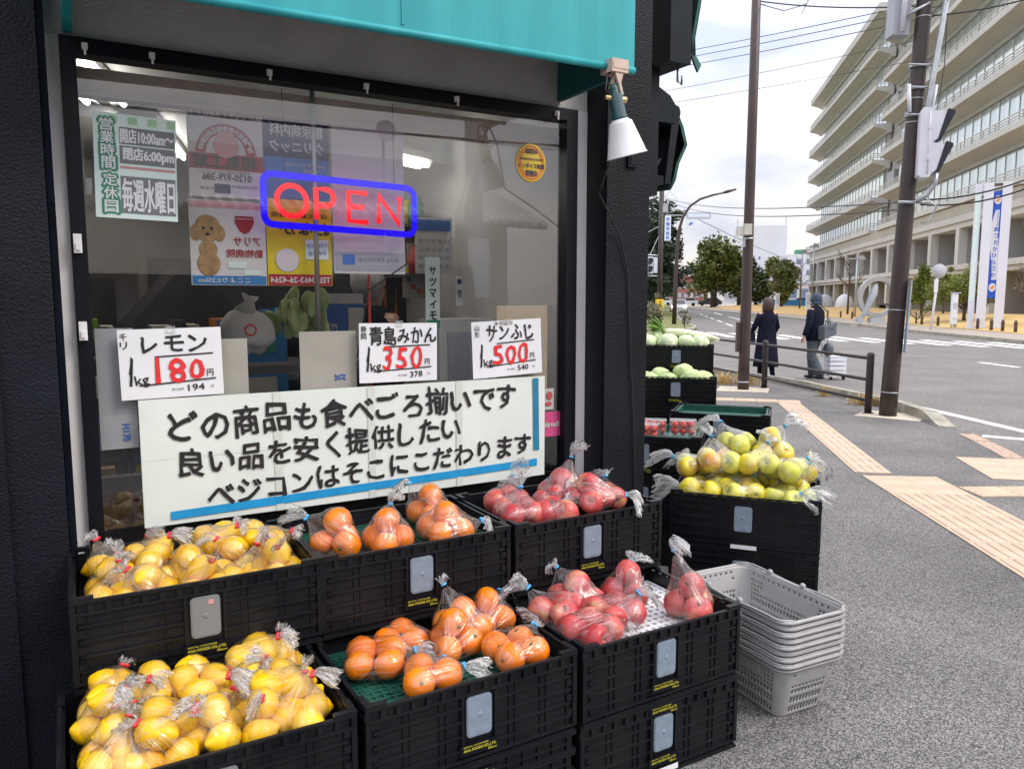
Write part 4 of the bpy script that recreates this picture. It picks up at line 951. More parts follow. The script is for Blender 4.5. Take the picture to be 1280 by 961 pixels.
lattice('apple_tray', 'dark tray under the yellow green apples', (GC[0], GC[1], .392 + .17), GA, 'black_plastic', .024, .01)

# ------------------------------------------------------------------ fruit in clear bags
mb = MB(); mb.lathe([(.0008, -.049), (.006, -.047), (.010, -.042), (.020, -.034), (.031, -.020), (.0355, 0), (.031, .020), (.020, .034), (.010, .042), (.005, .045), (.0008, .046)], 16); LEMON = mesh_only(mb, 'lemon', 'lemon')
mb = MB(); mb.lathe([(.0008, -.036), (.014, -.0355), (.027, -.030), (.038, -.017), (.0425, 0), (.040, .015), (.031, .028), (.018, .035), (.007, .0355), (.0008, .034)], 18)
k_ = len(mb.f); mb.lathe([(.0055, .033), (.0055, .0365), (.001, .038)], 7, 1); 
def two(mb, name, ms): o = mb.build(name, ms); me = o.data; bpy.data.objects.remove(o); return me
ORANGE = two(mb, 'mandarin', ['orange', 'stem'])
def apple_prof(mb): mb.lathe([(.0008, -.030), (.008, -.036), (.018, -.039), (.030, -.033), (.041, -.014), (.0445, .006), (.041, .024), (.031, .036), (.019, .038), (.010, .034), (.004, .027), (.0008, .024)], 18); mb.tube([(0, 0, .024), (.002, 0, .036), (.006, .001, .046)], .0016, 5, 1)
mb = MB(); apple_prof(mb); APPLE = two(mb, 'apple', ['apple_red', 'stem'])
mb = MB(); apple_prof(mb); GAPPLE = two(mb, 'apple', ['apple_green', 'stem'])
mb = MB(); apple_prof(mb); LAPPLE = two(mb, 'apple', ['apple_lime', 'stem'])
def film_bag(parent, pts, neck, seed, tie, flare=.055, wide=.03):
    """pts: (position, radius); a taut wrinkled skin round the fruit drawn in to a tied neck with a crumpled fan of film beyond the tie"""
    r = random.Random(seed); bm = bmesh.new()
    cen = sum((Vector(p) for p, _ in pts), Vector()) / len(pts); neck = Vector(neck); nd = (neck - cen).normalized()
    zmin = min(p[2] - q for p, q in pts) + .001
    for p, q in pts:
        for i in range(26):
            z = 1 - 2 * (i + .5) / 26; a = i * 2.399963; s_ = math.sqrt(1 - z * z)
            bm.verts.new(Vector(p) + Vector((s_ * math.cos(a), s_ * math.sin(a), z)) * q * 1.07)
    for i in range(6):
        a = i * 1.047; u = nd.orthogonal().normalized(); v_ = nd.cross(u); bm.verts.new(neck + (u * math.cos(a) + v_ * math.sin(a)) * .007)
    h = bmesh.ops.convex_hull(bm, input=bm.verts)
    bmesh.ops.delete(bm, geom=[g for g in h['geom_interior'] if isinstance(g, bmesh.types.BMVert)], context='VERTS')
    bmesh.ops.subdivide_edges(bm, edges=[e for e in bm.edges if e.calc_length() > .018], cuts=1, use_grid_fill=True)
    bmesh.ops.triangulate(bm, faces=bm.faces)
    bmesh.ops.subdivide_edges(bm, edges=[e for e in bm.edges if e.calc_length() > .02], cuts=1); bmesh.ops.triangulate(bm, faces=bm.faces)
    for _ in range(2): bmesh.ops.smooth_vert(bm, verts=bm.verts, factor=.35, use_axis_x=True, use_axis_y=True, use_axis_z=True)
    bm.normal_update()
    for v in bm.verts:
        p = v.co; d = noise.noise((p.x * 34 + seed * 3.1, p.y * 34, p.z * 34)); e = noise.noise((p.x * 80, p.y * 80 + seed, p.z * 80))
        # sink between fruits: pull towards the nearest fruit's skin
        best = min((p - Vector(q)).length - rr for q, rr in pts)
        pull = min(max(best - .004, 0), .02) * .55
        near = min(pts, key=lambda q: (p - Vector(q[0])).length - q[1]); dirn = (Vector(near[0]) - p).normalized()
        close = max(0, 1 - (p - neck).length / .04)
        v.co = p + dirn * pull * (1 - close) + v.normal * (.0022 * d + .0012 * e + .001)
        if v.co.z < zmin: v.co.z = zmin
    uu = nd.orthogonal().normalized(); vv = nd.cross(uu); cr = []
    for v in bm.verts:
        d = v.co - neck; a = math.atan2(d.dot(vv), d.dot(uu)); l_ = d.length
        cr.append((math.cos(a) * 5 + seed, math.sin(a) * 5, l_ * 9))
    me = bpy.data.meshes.new('bag_film'); bm.to_mesh(me); bm.free(); me.materials.append(M['film'])
    at_ = me.attributes.new('crease', 'FLOAT_VECTOR', 'POINT'); at_.data.foreach_set('vector', [q for c in cr for q in c])
    me.polygons.foreach_set('use_smooth', [True] * len(me.polygons))
    part_of('bag_film', me, parent)
    mb = MB(); u = nd.orthogonal().normalized(); v_ = nd.cross(u); k = 36; rows = 9; vs = []; cr = []
    bend = Vector((r.uniform(-.7, .7), r.uniform(-.7, .7), r.uniform(-1.1, -.2)))
    ph = r.uniform(0, 6); f1 = r.choice((3, 4, 5)); sq = r.uniform(.35, .7); flare *= r.uniform(.85, 1.3); wide *= r.uniform(1.0, 1.45)
    for j in range(rows + 1):
        t = j / rows; c = neck + (nd + bend * t * t) * flare * t
        for i in range(k):
            a = 2 * math.pi * i / k
            rad = .0045 + wide * t ** .9 * (.70 + .30 * math.sin(a * f1 + ph + t * 1.3) + .16 * math.sin(a * 9 + ph * 2) + .10 * r.uniform(-1, 1) * t)
            lip = nd * (.012 * t * math.sin(a * f1 * 2 + ph) + r.uniform(-1, 1) * .004 * t)
            p = c + (u * math.cos(a) * 1.3 + v_ * math.sin(a) * sq) * rad + lip
            if p.z < zmin: p.z = zmin + .001
            vs.append(p); cr.append((math.cos(a) * 7 + seed, math.sin(a) * 7, t * 1.6))
    mb.smooth = True
    mb.add(vs, [(j * k + i, j * k + (i + 1) % k, (j + 1) * k + (i + 1) % k, (j + 1) * k + i) for j in range(rows) for i in range(k)]); nk_ = mb.build('bag_neck', 'film_neck', parent)
    at_ = nk_.data.attributes.new('crease', 'FLOAT_VECTOR', 'POINT'); at_.data.foreach_set('vector', [q for c_ in cr for q in c_])
    mb = MB(); mb.tube([neck + (u * math.cos(a) + v_ * math.sin(a)) * .0065 for a in [q * math.pi / 4 for q in range(8)]], .0035, 6, closed=True)
    c = neck + u * .010; mb.sph(tuple(c), .008, .004, .006, 6, 4); mb.build('bag_tie', tie, parent)
def layout(n_, r, rr):
    """fruit centres resting on the bag's base (z = 0)"""
    g = r * 1.93
    if n_ == 2: P_ = [(-g / 2, 0, r), (g / 2, 0, r)]
    elif n_ == 3: P_ = [(-g / 2, -.29 * g, r), (g / 2, -.29 * g, r), (0, .58 * g, r)]
    elif n_ == 4: P_ = [(-g / 2, -.29 * g, r), (g / 2, -.29 * g, r), (0, .58 * g, r), (.0, .0, r + g * .78)]
    elif n_ == 44: P_ = [(-g / 2, -g / 2, r), (g / 2, -g / 2, r), (-g / 2, g / 2, r), (g / 2, g / 2, r)]
    else: P_ = [(-g / 2, -g / 2, r), (g / 2, -g / 2, r), (-g / 2, g / 2, r), (g / 2, g / 2, r), (0, 0, r + g * .62)]
    a = rr.uniform(0, 6.28); c, s_ = math.cos(a), math.sin(a)
    return [(x * c - y * s_, x * s_ + y * c, z) for x, y, z in P_]
def inside(x, y, cx, cy, n_, rad):
    e = rad * (1.06 + {2: .95, 3: .95, 4: .95}.get(n_, 1.25)) + .003
    lim = lambda v, c, h: max(c - max(0, h - e), min(c + max(0, h - e), v))
    return lim(x, cx, .302), lim(y, cy, .216)
def fruit_bag(kind, label, loc, rz, n_, seed, group, neck=None, tie='tie_blue', flare=.05, wide=.026, upright=False, tilt=None):
    r_ = random.Random(seed)
    meshes, rad, nm = {'lemon': ([LEMON], .0385, 'lemon'), 'mandarin': ([ORANGE], .0440, 'mandarin'), 'apple': ([APPLE], .0440, 'apple'), 'green': ([GAPPLE, GAPPLE, GAPPLE, LAPPLE], .049, 'apple'), 'lime': ([LAPPLE], .049, 'apple')}[kind]
    o = thing('bag_of_' + {'lemon': 'lemons', 'mandarin': 'mandarins'}.get(kind, 'apples'), label, 'bag of fruit', loc, rz, group, tilt)
    pts = layout(n_, rad, r_); fr = []
    for p in pts:
        e = (r_.uniform(0, 6.28), r_.uniform(0, 6.28), r_.uniform(0, 6.28))
        if kind == 'lemon': e = (R(90) + r_.uniform(-.5, .5), r_.uniform(-.3, .3), r_.uniform(0, 6.28))
        if kind in ('apple', 'green', 'lime'): e = (r_.uniform(-1.6, 1.6), r_.uniform(-1.2, 1.2), r_.uniform(0, 6.28))
        sc_ = r_.uniform(.94, 1.06); k_ = {'lemon': 1.03, 'mandarin': 1.04}.get(nm, 1.02 if kind == 'apple' else 1.12); part_of(nm, meshes[r_.randrange(len(meshes))], o, p, e, sc_ * k_); fr.append((p, rad * sc_))
    if neck is None:
        a = r_.uniform(0, 6.28); rr = max(math.hypot(p[0], p[1]) for p in pts) + rad * 1.25; neck = (math.cos(a) * rr, math.sin(a) * rr, rad * r_.uniform(.9, 1.6))
    film_bag(o, fr, neck, seed, tie, flare, wide)
    return o
# lemons: rows of bags front to back
def lemon_bags(x0, x1, y0, y1, nx, ny, z, where, skip=(), extra=()):
    sd_ = int(z * 1000)
    rows_ = ('along the front rim', 'in the middle row', 'along the back') if ny == 3 else ('along the front rim', 'in the second row', 'in the third row', 'along the back')
    for j in range(ny):
        for i in range(nx):
            if (i, j) in skip: continue
            x = x0 + (x1 - x0) * (i + .5) / nx + rnd.uniform(-.012, .012); y = y0 + (y1 - y0) * (j + .5) / ny + rnd.uniform(-.012, .012)
            n_ = rnd.choice((4, 4, 3, 4)); x, y = inside(x, y, (x0 + x1) / 2, (y0 + y1) / 2, n_, .0455); a = rnd.uniform(0, 6.28); up = rnd.random() < .5 or j == 0 or i in (0, nx - 1)
            nk = (math.cos(a) * .05, math.sin(a) * .05, .125) if up else (math.cos(a) * .085, math.sin(a) * .085, rnd.uniform(.05, .09))
            fruit_bag('lemon', f'{ORD[i]} lemon bag from the left {rows_[j]} of the {where} crate', S(x, y, z + rnd.uniform(-.004, .012) + (.012 if j == ny - 1 else 0)), SA + rnd.uniform(-.3, .3), n_, sd_ + i * 17 + j * 71, 'bags of lemons in the lemon crates', nk, 'tie_red', .034, .017, tilt=(rnd.uniform(-.12, .12), rnd.uniform(-.12, .12)))
    for q, (x, y, h, wd) in enumerate(extra):
        fruit_bag('lemon', f'lemon bag lying on top of the others {wd} of the {where} crate', S(x, y, z + h), SA, 3, sd_ + 500 + q, 'bags of lemons in the lemon crates', (.06, -.06, .09), 'tie_red', .034, .017, tilt=(rnd.uniform(-.2, .2), rnd.uniform(-.2, .2)))
lemon_bags(-.05, .545, 1.757, 2.177, 5, 4, .245 + TRZ - .004, 'front', extra=((.06, 2.06, .072, 'at the left'), (.40, 2.10, .075, 'at the right back'), (.42, 1.93, .06, 'at the right front'), (.14, 1.88, .06, 'at the left front'), (.24, 2.03, .06, 'in the middle')))
lemon_bags(-.01, .575, 2.170, 2.59, 5, 3, .499 + TRZ - .03, 'back', extra=((.18, 2.44, .07, 'at the left'), (.36, 2.47, .07, 'in the middle'), (.50, 2.42, .055, 'at the right')))
# mandarins
zf = .245 + TRZ + .0105; zb = .499 + TRZ + .0105
G1 = 'bags of mandarins in the mandarin crates'
for i, (x, y, n_, nk, wd, h) in enumerate(((.82, 2.10, 3, (.095, -.03, .05), 'at the back left of the front crate', 0), (.71, 2.01, 44, (.11, -.03, .05), 'at the left end of the front crate', 0), (1.02, 2.11, 5, (-.04, .05, .17), 'at the back of the front crate, highest of them', .0), (.945, 1.985, 4, (-.07, -.08, .05), 'in the centre of the front crate', 0),
        (1.18, 2.08, 4, (.09, .07, .10), 'at the back right of the front crate', 0), (.80, 1.84, 3, (.10, -.02, .05), 'against the front rim of the front crate', 0), (1.085, 1.86, 44, (.10, .05, .075), 'at the right front of the front crate', 0))):
    x, y = inside(x, y, .8985, 1.967, n_, .0440)
    fruit_bag('mandarin', 'clear bag of mandarins ' + wd, S(x, y, zf + h), SA, n_, 900 + i, G1, nk)
for i, (x, y, n_, nk, wd) in enumerate(((.69, 2.33, 4, (-.08, .06, .12), 'at the left end of the back crate'), (.845, 2.26, 4, (.02, .02, .155), 'in the middle of the back crate'), (1.09, 2.47, 4, (-.06, .05, .15), 'at the back right of the back crate'), (1.06, 2.28, 5, (.12, -.03, .06), 'at the front right of the back crate'))):
    x, y = inside(x, y, .918, 2.380, n_, .0440)
    fruit_bag('mandarin', 'clear bag of mandarins ' + wd, S(x, y, zb), SA, n_, 950 + i, G1, nk)
# red apples
G2 = 'bags of red apples in the apple crates'
for i, (x, y, n_, nk, wd, f_, w_) in enumerate(((1.31, 2.03, 3, (-.07, .07, .11), 'at the left end of the front apple crate', .06, .03), (1.455, 2.10, 5, (-.05, .05, .15), 'at the back left of the front apple crate', .06, .03), (1.50, 1.93, 44, (.08, -.03, .10), 'in the centre of the front apple crate', .05, .03),
        (1.32, 1.80, 44, (.11, .0, .05), 'at the front left of the front apple crate', .06, .03), (1.65, 2.05, 4, (.07, .06, .12), 'at the back of the front apple crate', .05, .03), (1.76, 1.84, 4, (-.06, .03, .235), 'standing tall with a long neck', .085, .032))):
    x, y = inside(x, y, 1.553, 1.967, n_, .0440)
    fruit_bag('apple', 'clear bag of red apples ' + wd, S(x, y, .245 + TRZ + .0105), SA, n_, 700 + i, G2, nk, 'tie_blue', f_, w_)
for i, (x, y, n_, nk, wd, h) in enumerate(((1.42, 2.50, 3, (.06, .06, .12), 'at the back left of the back apple crate', 0), (1.34, 2.33, 44, (.05, .08, .11), 'at the left end of the back apple crate', 0), (1.54, 2.36, 3, (.08, .03, .07), 'in the middle of the back apple crate', 0), (1.66, 2.48, 5, (.03, -.02, .19), 'behind the topmost bag of the back apple crate', .0),
        (1.66, 2.30, 5, (.10, -.10, .07), 'hanging its neck over the back crate rim', .02), (1.79, 2.36, 3, (.05, .07, .1), 'at the right end of the back apple crate', 0), (1.48, 2.25, 2, (.07, .03, .07), 'tucked at the front rim of the back apple crate', 0))):
    x, y = inside(x, y, 1.571, 2.380, n_, .0440)
    fruit_bag('apple', 'clear bag of red apples ' + wd, S(x, y, .499 + TRZ + .0105 + h), SA, n_, 740 + i, G2, nk, 'tie_blue', .065, .034)
# yellow green apples heaped above the rim
def GP(u, v, z): c, s_ = math.cos(GA), math.sin(GA); return (GC[0] + u * c - v * s_, GC[1] + u * s_ + v * c, z)
G3 = 'bags of yellow green apples heaped in one crate'
zg = .392 + .185
for i, (u, v, z, n_, kd, nk, wd) in enumerate(((-.20, -.12, .03, 44, 'green', (-.10, -.03, .06), 'at the front left, one apple blushed orange'), (-.02, -.11, .03, 44, 'green', (.05, .05, .12), 'at the front middle of the heap'), (.20, -.10, .02, 44, 'lime', (.05, -.07, .09), 'pale green, at the right end of the heap'),
        (-.20, .08, .04, 4, 'green', (-.09, .06, .13), 'at the back left of the heap'), (.0, .08, .05, 5, 'green', (.06, .06, .17), 'at the back middle of the heap'), (.19, .07, .04, 4, 'green', (.08, .06, .14), 'at the back right of the heap'),
        (-.13, -.02, .15, 44, 'green', (-.05, .07, .15), 'on top of the heap at the left'), (.05, -.02, .15, 3, 'green', (.03, .06, .14), 'on top of the heap in the middle, reddish'), (.17, -.03, .13, 3, 'green', (.09, .04, .10), 'on top of the heap at the right'), (-.06, .10, .215, 3, 'lime', (-.09, .05, .14), 'topmost at the back of the heap'), (-.255, .03, .105, 3, 'green', (-.10, .04, .08), 'overhanging the left end of the crate'), (.25, .05, .095, 3, 'green', (.09, .05, .07), 'overhanging the right end of the crate'), (.09, .13, .175, 4, 'green', (.06, .07, .17), 'high at the back right of the heap'))):
    u, v = inside(u, v, 0, 0, n_, .049) if z < .1 else (u, v)
    fruit_bag(kd, 'clear bag of yellow green apples ' + wd, GP(u, v, zg + z - .03), GA, n_, 820 + i, G3, nk, 'tie_blue', .08, .045)

# greens and tomatoes in the side crates
def head_mesh(name, m, seed, rx, rz_, ruff):
    mb = MB(); mb.smooth = True; r = random.Random(seed)
    for sh in range(6):
        q = r.uniform(0, 6.28); k, l_ = 12, 8; vs = []
        for j in range(l_ + 1):
            th = math.pi * (.02 + .80 * j / l_)
            for i in range(k + 1):
                ph = q + (i / k - .5) * (2.3 if sh else 6.283)
                rad = 1 + .02 * sh + ruff * noise.noise((math.cos(ph) * 2.4 + seed, math.sin(ph) * 2.4, th * 2 + sh)) + (.05 * (j / l_) ** 3 if sh else 0) + .03 * abs(math.cos((ph - q) * 4)) * (sh > 0)
                vs.append((rx * rad * math.sin(th) * math.cos(ph), rx * rad * math.sin(th) * math.sin(ph), rz_ + rz_ * rad * -math.cos(th) * -1))
        mb.add(vs, [(j * (k + 1) + i, j * (k + 1) + i + 1, (j + 1) * (k + 1) + i + 1, (j + 1) * (k + 1) + i) for j in range(l_) for i in range(k)])
    return mesh_only(mb, name, m)
CAB = [head_mesh('cabbage', 'cabbage', s_, .085, .068, .07) for s_ in (1, 2)]; LET = [head_mesh('lettuce', 'lettuce', s_, .085, .075, .16) for s_ in (5, 6)]
def put(name, me, label, cat, loc, rz, group, s_=1.): o = bpy.data.objects.new(name, me); COL.objects.link(o); o.location = loc; o.rotation_euler = (rnd.uniform(-.3, .3), rnd.uniform(-.3, .3), rz); o.scale = (s_,) * 3; return tag(o, label, cat, group)
def local(cx, cy, a, u, v, z): return (cx + u * math.cos(a) - v * math.sin(a), cy + u * math.sin(a) + v * math.cos(a), z)
for i, (u, v, h, wd) in enumerate(((-.22, -.08, .0, 'at the left front'), (-.05, -.09, .0, 'at the front left of centre'), (.14, -.09, .02, 'at the front right'), (.05, .03, .06, 'highest in the middle'), (.22, .06, .0, 'at the right back'), (-.14, .08, .02, 'at the left back'))):
    put('cabbage', CAB[i % 2], 'pale green cabbage ' + wd + ' of the cabbage crate', 'cabbage', local(1.36, 6.35, R(-12), u, max(-.085, min(.085, v)), .135 + .49 + .13 + h), rnd.uniform(0, 6), 'cabbages in one crate')
for i, (u, v, h, wd) in enumerate(((-.23, -.09, .03, 'at the left front'), (-.08, -.10, .03, 'second from the left in front'), (.08, -.09, .03, 'right of centre in front'), (.22, -.08, .02, 'at the right front'), (-.2, .08, .06, 'at the left back'), (.0, .08, .05, 'in the middle at the back'))):
    put('lettuce', LET[i % 2], 'wrapped lettuce ' + wd + ' of the lettuce crate', 'lettuce', local(1.48, 6.95, R(-10), u, max(-.085, min(.085, v)), .11 + .735 + .15 + h), rnd.uniform(0, 6), 'lettuces in one crate')
for i in range(3):
    o = thing('daikon', ('long pale daikon lying on the lettuces, nearest', 'long pale daikon lying on the lettuces, middle one', 'long pale daikon lying on the lettuces, farthest')[i], 'vegetable', local(1.48, 6.95, R(-10), .12, .0 + .07 * i, .11 + .735 + .325 - .015 * i), R(-14 + 5 * i), 'daikons on the lettuce crate', (0, R(6), ))
    mb = MB(); mb.tube([(-.22, 0, 0), (-.18, 0, 0), (0, 0, .004), (.12, 0, .0), (.2, 0, -.004), (.27, 0, -.01)], [.02, .036, .038, .034, .022, .004], 12); mb.build('root', 'daikon', o)
    for k in range(7):
        mb = MB(); mb.X = T(-.22, 0, 0) @ Matrix.Rotation(rnd.uniform(-.6, .6), 4, 'Z') @ Matrix.Rotation(rnd.uniform(-.2, .8), 4, 'Y')
        mb.tube([(0, 0, 0), (-.06, 0, .01)], .004, 5); mb.sph((-.11, 0, .015), .06, .022, .008, 8, 6); mb.build('leaf', 'leaf_green', o)
for i, (u, v, h, wd) in enumerate(((-.15, -.08, 0, 'left front'), (.0, -.09, 0, 'middle front'), (.02, .07, .0, 'middle back'), (.20, -.02, .02, 'right, standing on another'), )):
    o = thing('tomato_pack', 'clear pack of red tomatoes, ' + wd, 'tomato pack', local(.80, 4.45, R(-18), u, v, .49 + .207 + h), R(-18) + rnd.uniform(-.2, .2), 'tomato packs in the green tray')
    for a_ in range(3):
        for c_ in range(2):
            for d_ in range(2):
                t_ = MB(); t_.sph((0, 0, 0), .022, .022, .020, 10, 7); e = t_.build('tomato', 'tomato', o, (-.045 + a_ * .045, -.024 + c_ * .047, .024 + d_ * .036))
    t_ = MB(); t_.box(-.075, .075, -.054, .054, .0, .085); t_.build('pack_shell', 'clear_pack', o)

# ------------------------------------------------------------------ shopping baskets
def basket_mesh():
    mb = MB(); HB = .22; bx, by, tx, ty = .108, .205, .150, .262
    def ring(t, inset=0.):
        hx = bx + (tx - bx) * t - inset; hy = by + (ty - by) * t - inset; r = .035 + .012 * t; pts = []
        for cx, cy, a0 in ((hx - r, hy - r, 0), (-hx + r, hy - r, 90), (-hx + r, -hy + r, 180), (hx - r, -hy + r, 270)):
            for k in range(5): q = R(a0 + 22.5 * k); pts.append((cx + r * math.cos(q), cy + r * math.sin(q)))
        return pts
    rows = 27; per = []
    def pline(pts, n_):       # even spacing round the ring, same number of points on every row
        P_ = [Vector((p[0], p[1])) for p in pts] + [Vector((pts[0][0], pts[0][1]))]; Ls = [(b_ - a).length for a, b_ in zip(P_, P_[1:])]; tot = sum(Ls); o = []; i = 0; acc = 0
        for k in range(n_):
            d = tot * k / n_
            while acc + Ls[i] < d: acc += Ls[i]; i += 1
            o.append(P_[i].lerp(P_[i + 1], (d - acc) / max(Ls[i], 1e-9)))
        return o
    n_ = 168
    for j in range(rows + 1):
        t = j / rows; per.append(pline(ring(t), n_))
    vs = [(p.x, p.y, HB * j / rows) for j in range(rows + 1) for p in per[j]]
    fs = []
    for j in range(rows):
        for i in range(n_):
            p = per[j][i]; t = j / rows; hx = bx + (tx - bx) * t; hy = by + (ty - by) * t; r = .035 + .012 * t
            corner = abs(p.x) > hx - r - .004 and abs(p.y) > hy - r - .004
            if j < 14: hole = i % 2 == 1 and j % 5 not in (0, 1) and j > 1
            elif j < 23: hole = i % 2 == 1 and j % 2 == 1 and not (abs(p.x) < .085 and abs(p.y) > hy - .03) and not (abs(p.y) < .14 and abs(p.x) > hx - .03) or (i % 2 == 1 and j == 15)
            else: hole = i % 3 == 1 and j == 24
            hole = hole and not corner
            if not hole: fs.append((j * n_ + i, j * n_ + (i + 1) % n_, (j + 1) * n_ + (i + 1) % n_, (j + 1) * n_ + i))
    mb.smooth = True; mb.add(vs, fs)
    b0 = [(p.x, p.y, 0) for p in per[0]]; mb.smooth = False
    mb.add(b0, [tuple(range(n_))])
    return mesh_only(mb, 'basket_body', 'basket'), ring(1.0, -.004)
BASK, RIM = basket_mesh()
mb = MB(); mb.tube([(x * 1.02, y * 1.012, .221) for x, y in RIM], .0075, 8, closed=True); mb.tube([(x * 1.01, y * 1.006, .205) for x, y in RIM], .004, 6, closed=True); BRIM = mesh_only(mb, 'rim', 'basket')
mb = MB()
pts = []
for k in range(25):
    t = k / 24; y = -.27 + .54 * t; s_ = abs(2 * t - 1); x = .155 - (.0 if s_ < .9 else (s_ - .9) * .5); pts.append((x + .006, y, .228 + .004 * math.sin(t * 9)))
mb.tube(pts, .0045, 6)
mb.tube([(-x, y, z) for x, y, z in pts], .0045, 6); HANDLE = mesh_only(mb, 'handle', 'basket')
mb = MB()
mb.sph((0, 0, 0), .011, .013, .011, 8, 6)
KNOB = mesh_only(mb, 'handle_hinge', 'basket')
BC = (.958, 2.838)
for i in range(8):
    z = .0228 * i + .002
    lb = 'lowest grey basket of the stack, standing on the pavement' if i == 0 else ('topmost grey basket of the stack, open and empty' if i == 7 else f'grey nested basket, {ORD[i]} from the bottom of the stack')
    o = thing('shopping_basket', lb, 'basket', (BC[0] + rnd.uniform(-.003, .003), BC[1] + rnd.uniform(-.003, .003), z), R(26.5 + rnd.uniform(-.6, .6)), 'nested grey shopping baskets')
    bo = part_of('basket_body', BASK, o); sm = bo.modifiers.new('thickness', 'SOLIDIFY'); sm.thickness = .0028; sm.offset = 0
    part_of('rim', BRIM, o); part_of('handle', HANDLE, o)
    for x, y in ((-.158, -.05), (-.158, .12), (.158, -.05), (.158, .12)): part_of('handle_hinge', KNOB, o, (x, y, .234))

# ------------------------------------------------------------------ folded side awnings along the shop's side wall
sa = thing('side_awning', 'upper dark green rolled side awning with a loose hanging flap', 'awning', S(2.51, 2.75, 0), SA, 'rolled side awnings on the shop side wall')
b = MB(); b.prism_y([(.0, 2.60), (.13, 2.60), (.13, 3.05), (.0, 3.05)], .12, .5); b.build('bracket_box', 'dark_box', sa)
b = MB(); b.prism_y([(.14, 2.72), (.20, 2.72), (.24, 2.78), (.27, 2.95), (.27, 3.6), (.06, 3.6), (.08, 3.1), (.14, 3.06)], .75, 2.6); b.build('cassette', 'black_frame', sa)
b = MB(); b.X = T(.19, 0, 2.78) @ Matrix.Rotation(R(-90), 4, 'X'); b.lathe([(.055, .3), (.06, .31), (.06, 2.6), (.055, 2.61)], 14); b.build('roller', 'dark_box', sa)
def cloth(path, y0, y1, seed, th=.006, amp=.018):
    mb = MB(); mb.smooth = True; n_ = len(path); ny = 20; vs = []
    for k in (0, 1):
        for j in range(ny + 1):
            y = y0 + (y1 - y0) * j / ny
            for i, (x, z) in enumerate(path): vs.append((x + amp * noise.noise((seed, y * 3, z * 3)) + k * th, y, z + amp * noise.noise((seed + 4, y * 5, z))))
    q = n_ * (ny + 1)
    fs = [(j * n_ + i, j * n_ + i + 1, (j + 1) * n_ + i + 1, (j + 1) * n_ + i) for j in range(ny) for i in range(n_ - 1)]
    mb.add(vs, fs + [tuple(q + a for a in f[::-1]) for f in fs] + [(i, i + 1, q + i + 1, q + i) for i in range(n_ - 1)] + [(j * n_ + n_ - 1, (j + 1) * n_ + n_ - 1, q + (j + 1) * n_ + n_ - 1, q + j * n_ + n_ - 1) for j in range(ny)])
    return mb
cloth([(.36, 3.7), (.37, 3.4), (.365, 3.15), (.33, 2.95), (.30, 2.80), (.305, 2.72)], .30, 2.4, 1, th=.022).build('cloth', 'green_cloth', sa)
cloth([(.27, 3.7), (.28, 3.3), (.27, 3.0), (.235, 2.85)], .40, 2.4, 7, .022, .03).build('cloth', 'green_cloth', sa)
cloth([(.20, 3.7), (.21, 3.4), (.19, 3.1), (.215, 2.9), (.20, 2.82)], .36, 2.4, 9, .03, .02).build('cloth', 'black_frame', sa)
cloth([(.13, 3.7), (.14, 3.4), (.15, 3.1), (.165, 2.86)], .45, 2.4, 11, .03, .02).build('cloth', 'green_cloth', sa)
b = MB(); b.add([(.285, .30, 2.735), (.345, .30, 2.64), (.385, .32, 2.685), (.325, .33, 2.765), (.285, .312, 2.735), (.345, .312, 2.64), (.385, .332, 2.685), (.325, .342, 2.765)], [(0, 1, 2, 3), (7, 6, 5, 4), (0, 4, 5, 1), (1, 5, 6, 2), (2, 6, 7, 3), (3, 7, 4, 0)]); b.build('flap', 'green_cloth', sa)
b = MB(); b.tube([(.12, .2, 2.6), (.12, .2, 2.54), (.145, .2, 2.53), (.15, .2, 2.57)], .006, 6); b.build('hook', 'steel', sa)
b = MB(); b.box(-.36, .05, .6, .66, 2.62, 2.68); b.build('arm', 'black_frame', sa)
b = MB(); b.box(-.02, .05, .25, .32, 2.0, 2.62); b.build('side_post', 'black_frame', sa)
sb = thing('side_awning', 'lower dark green side awning with rounded black end cap', 'awning', S(2.515, 2.6, .984), SA, 'rolled side awnings on the shop side wall'); sb.scale = (1, 1, .63)
b = MB(); b.prism_y([(.03, 2.20), (.20, 2.20), (.22, 2.24), (.21, 2.32), (.16, 2.41), (.09, 2.46), (.03, 2.47)], .45, .75); b.build('end_cap', 'dark_box', sb)
b = MB(); b.prism_y([(.18, 1.74), (.215, 1.74), (.275, 2.32), (.265, 2.36), (.24, 2.37), (.225, 2.33)], .50, 3.0); b.build('front_bar', 'black_frame', sb)
cloth([(.25, 2.34), (.295, 2.22), (.325, 2.08), (.27, 1.92), (.25, 1.78), (.22, 1.70)], .52, 3.0, 3, th=.02, amp=.012).build('cloth', 'green_cloth', sb)
cloth([(.06, 2.18), (.10, 2.0), (.08, 1.8)], .55, 3.0, 5).build('cloth', 'green_cloth', sb)
b = MB(); b.box(.03, .17, .5, .62, 1.73, 1.80); b.box(.02, .05, .45, .50, 1.74, 2.45); b.tube([(.06, .5, 1.74), (.14, .5, 1.93)], .012, 6); b.build('folding_arm', 'black_frame', sb)
b = MB(); b.box(-.37, .2, .7, 3.2, 1.50, 1.72); b.build('soffit_box', 'stucco', sb)
b = MB(); b.tube([(.09, .5, 1.73), (.09, .5, 1.69), (.11, .5, 1.69), (.11, .5, 1.73)], .005, 6); b.build('hook', 'steel', sb)
b = MB(); b.tube([(.015, .4, 1.6), (.015, .4, 1.35), (.012, .4, 1.0)], .008, 6); tag(b.build('down_pipe', 'teal', None, S(2.142, 2.6, 0), SA), 'thin teal pipe on the side wall below the rolled awnings', 'pipe')

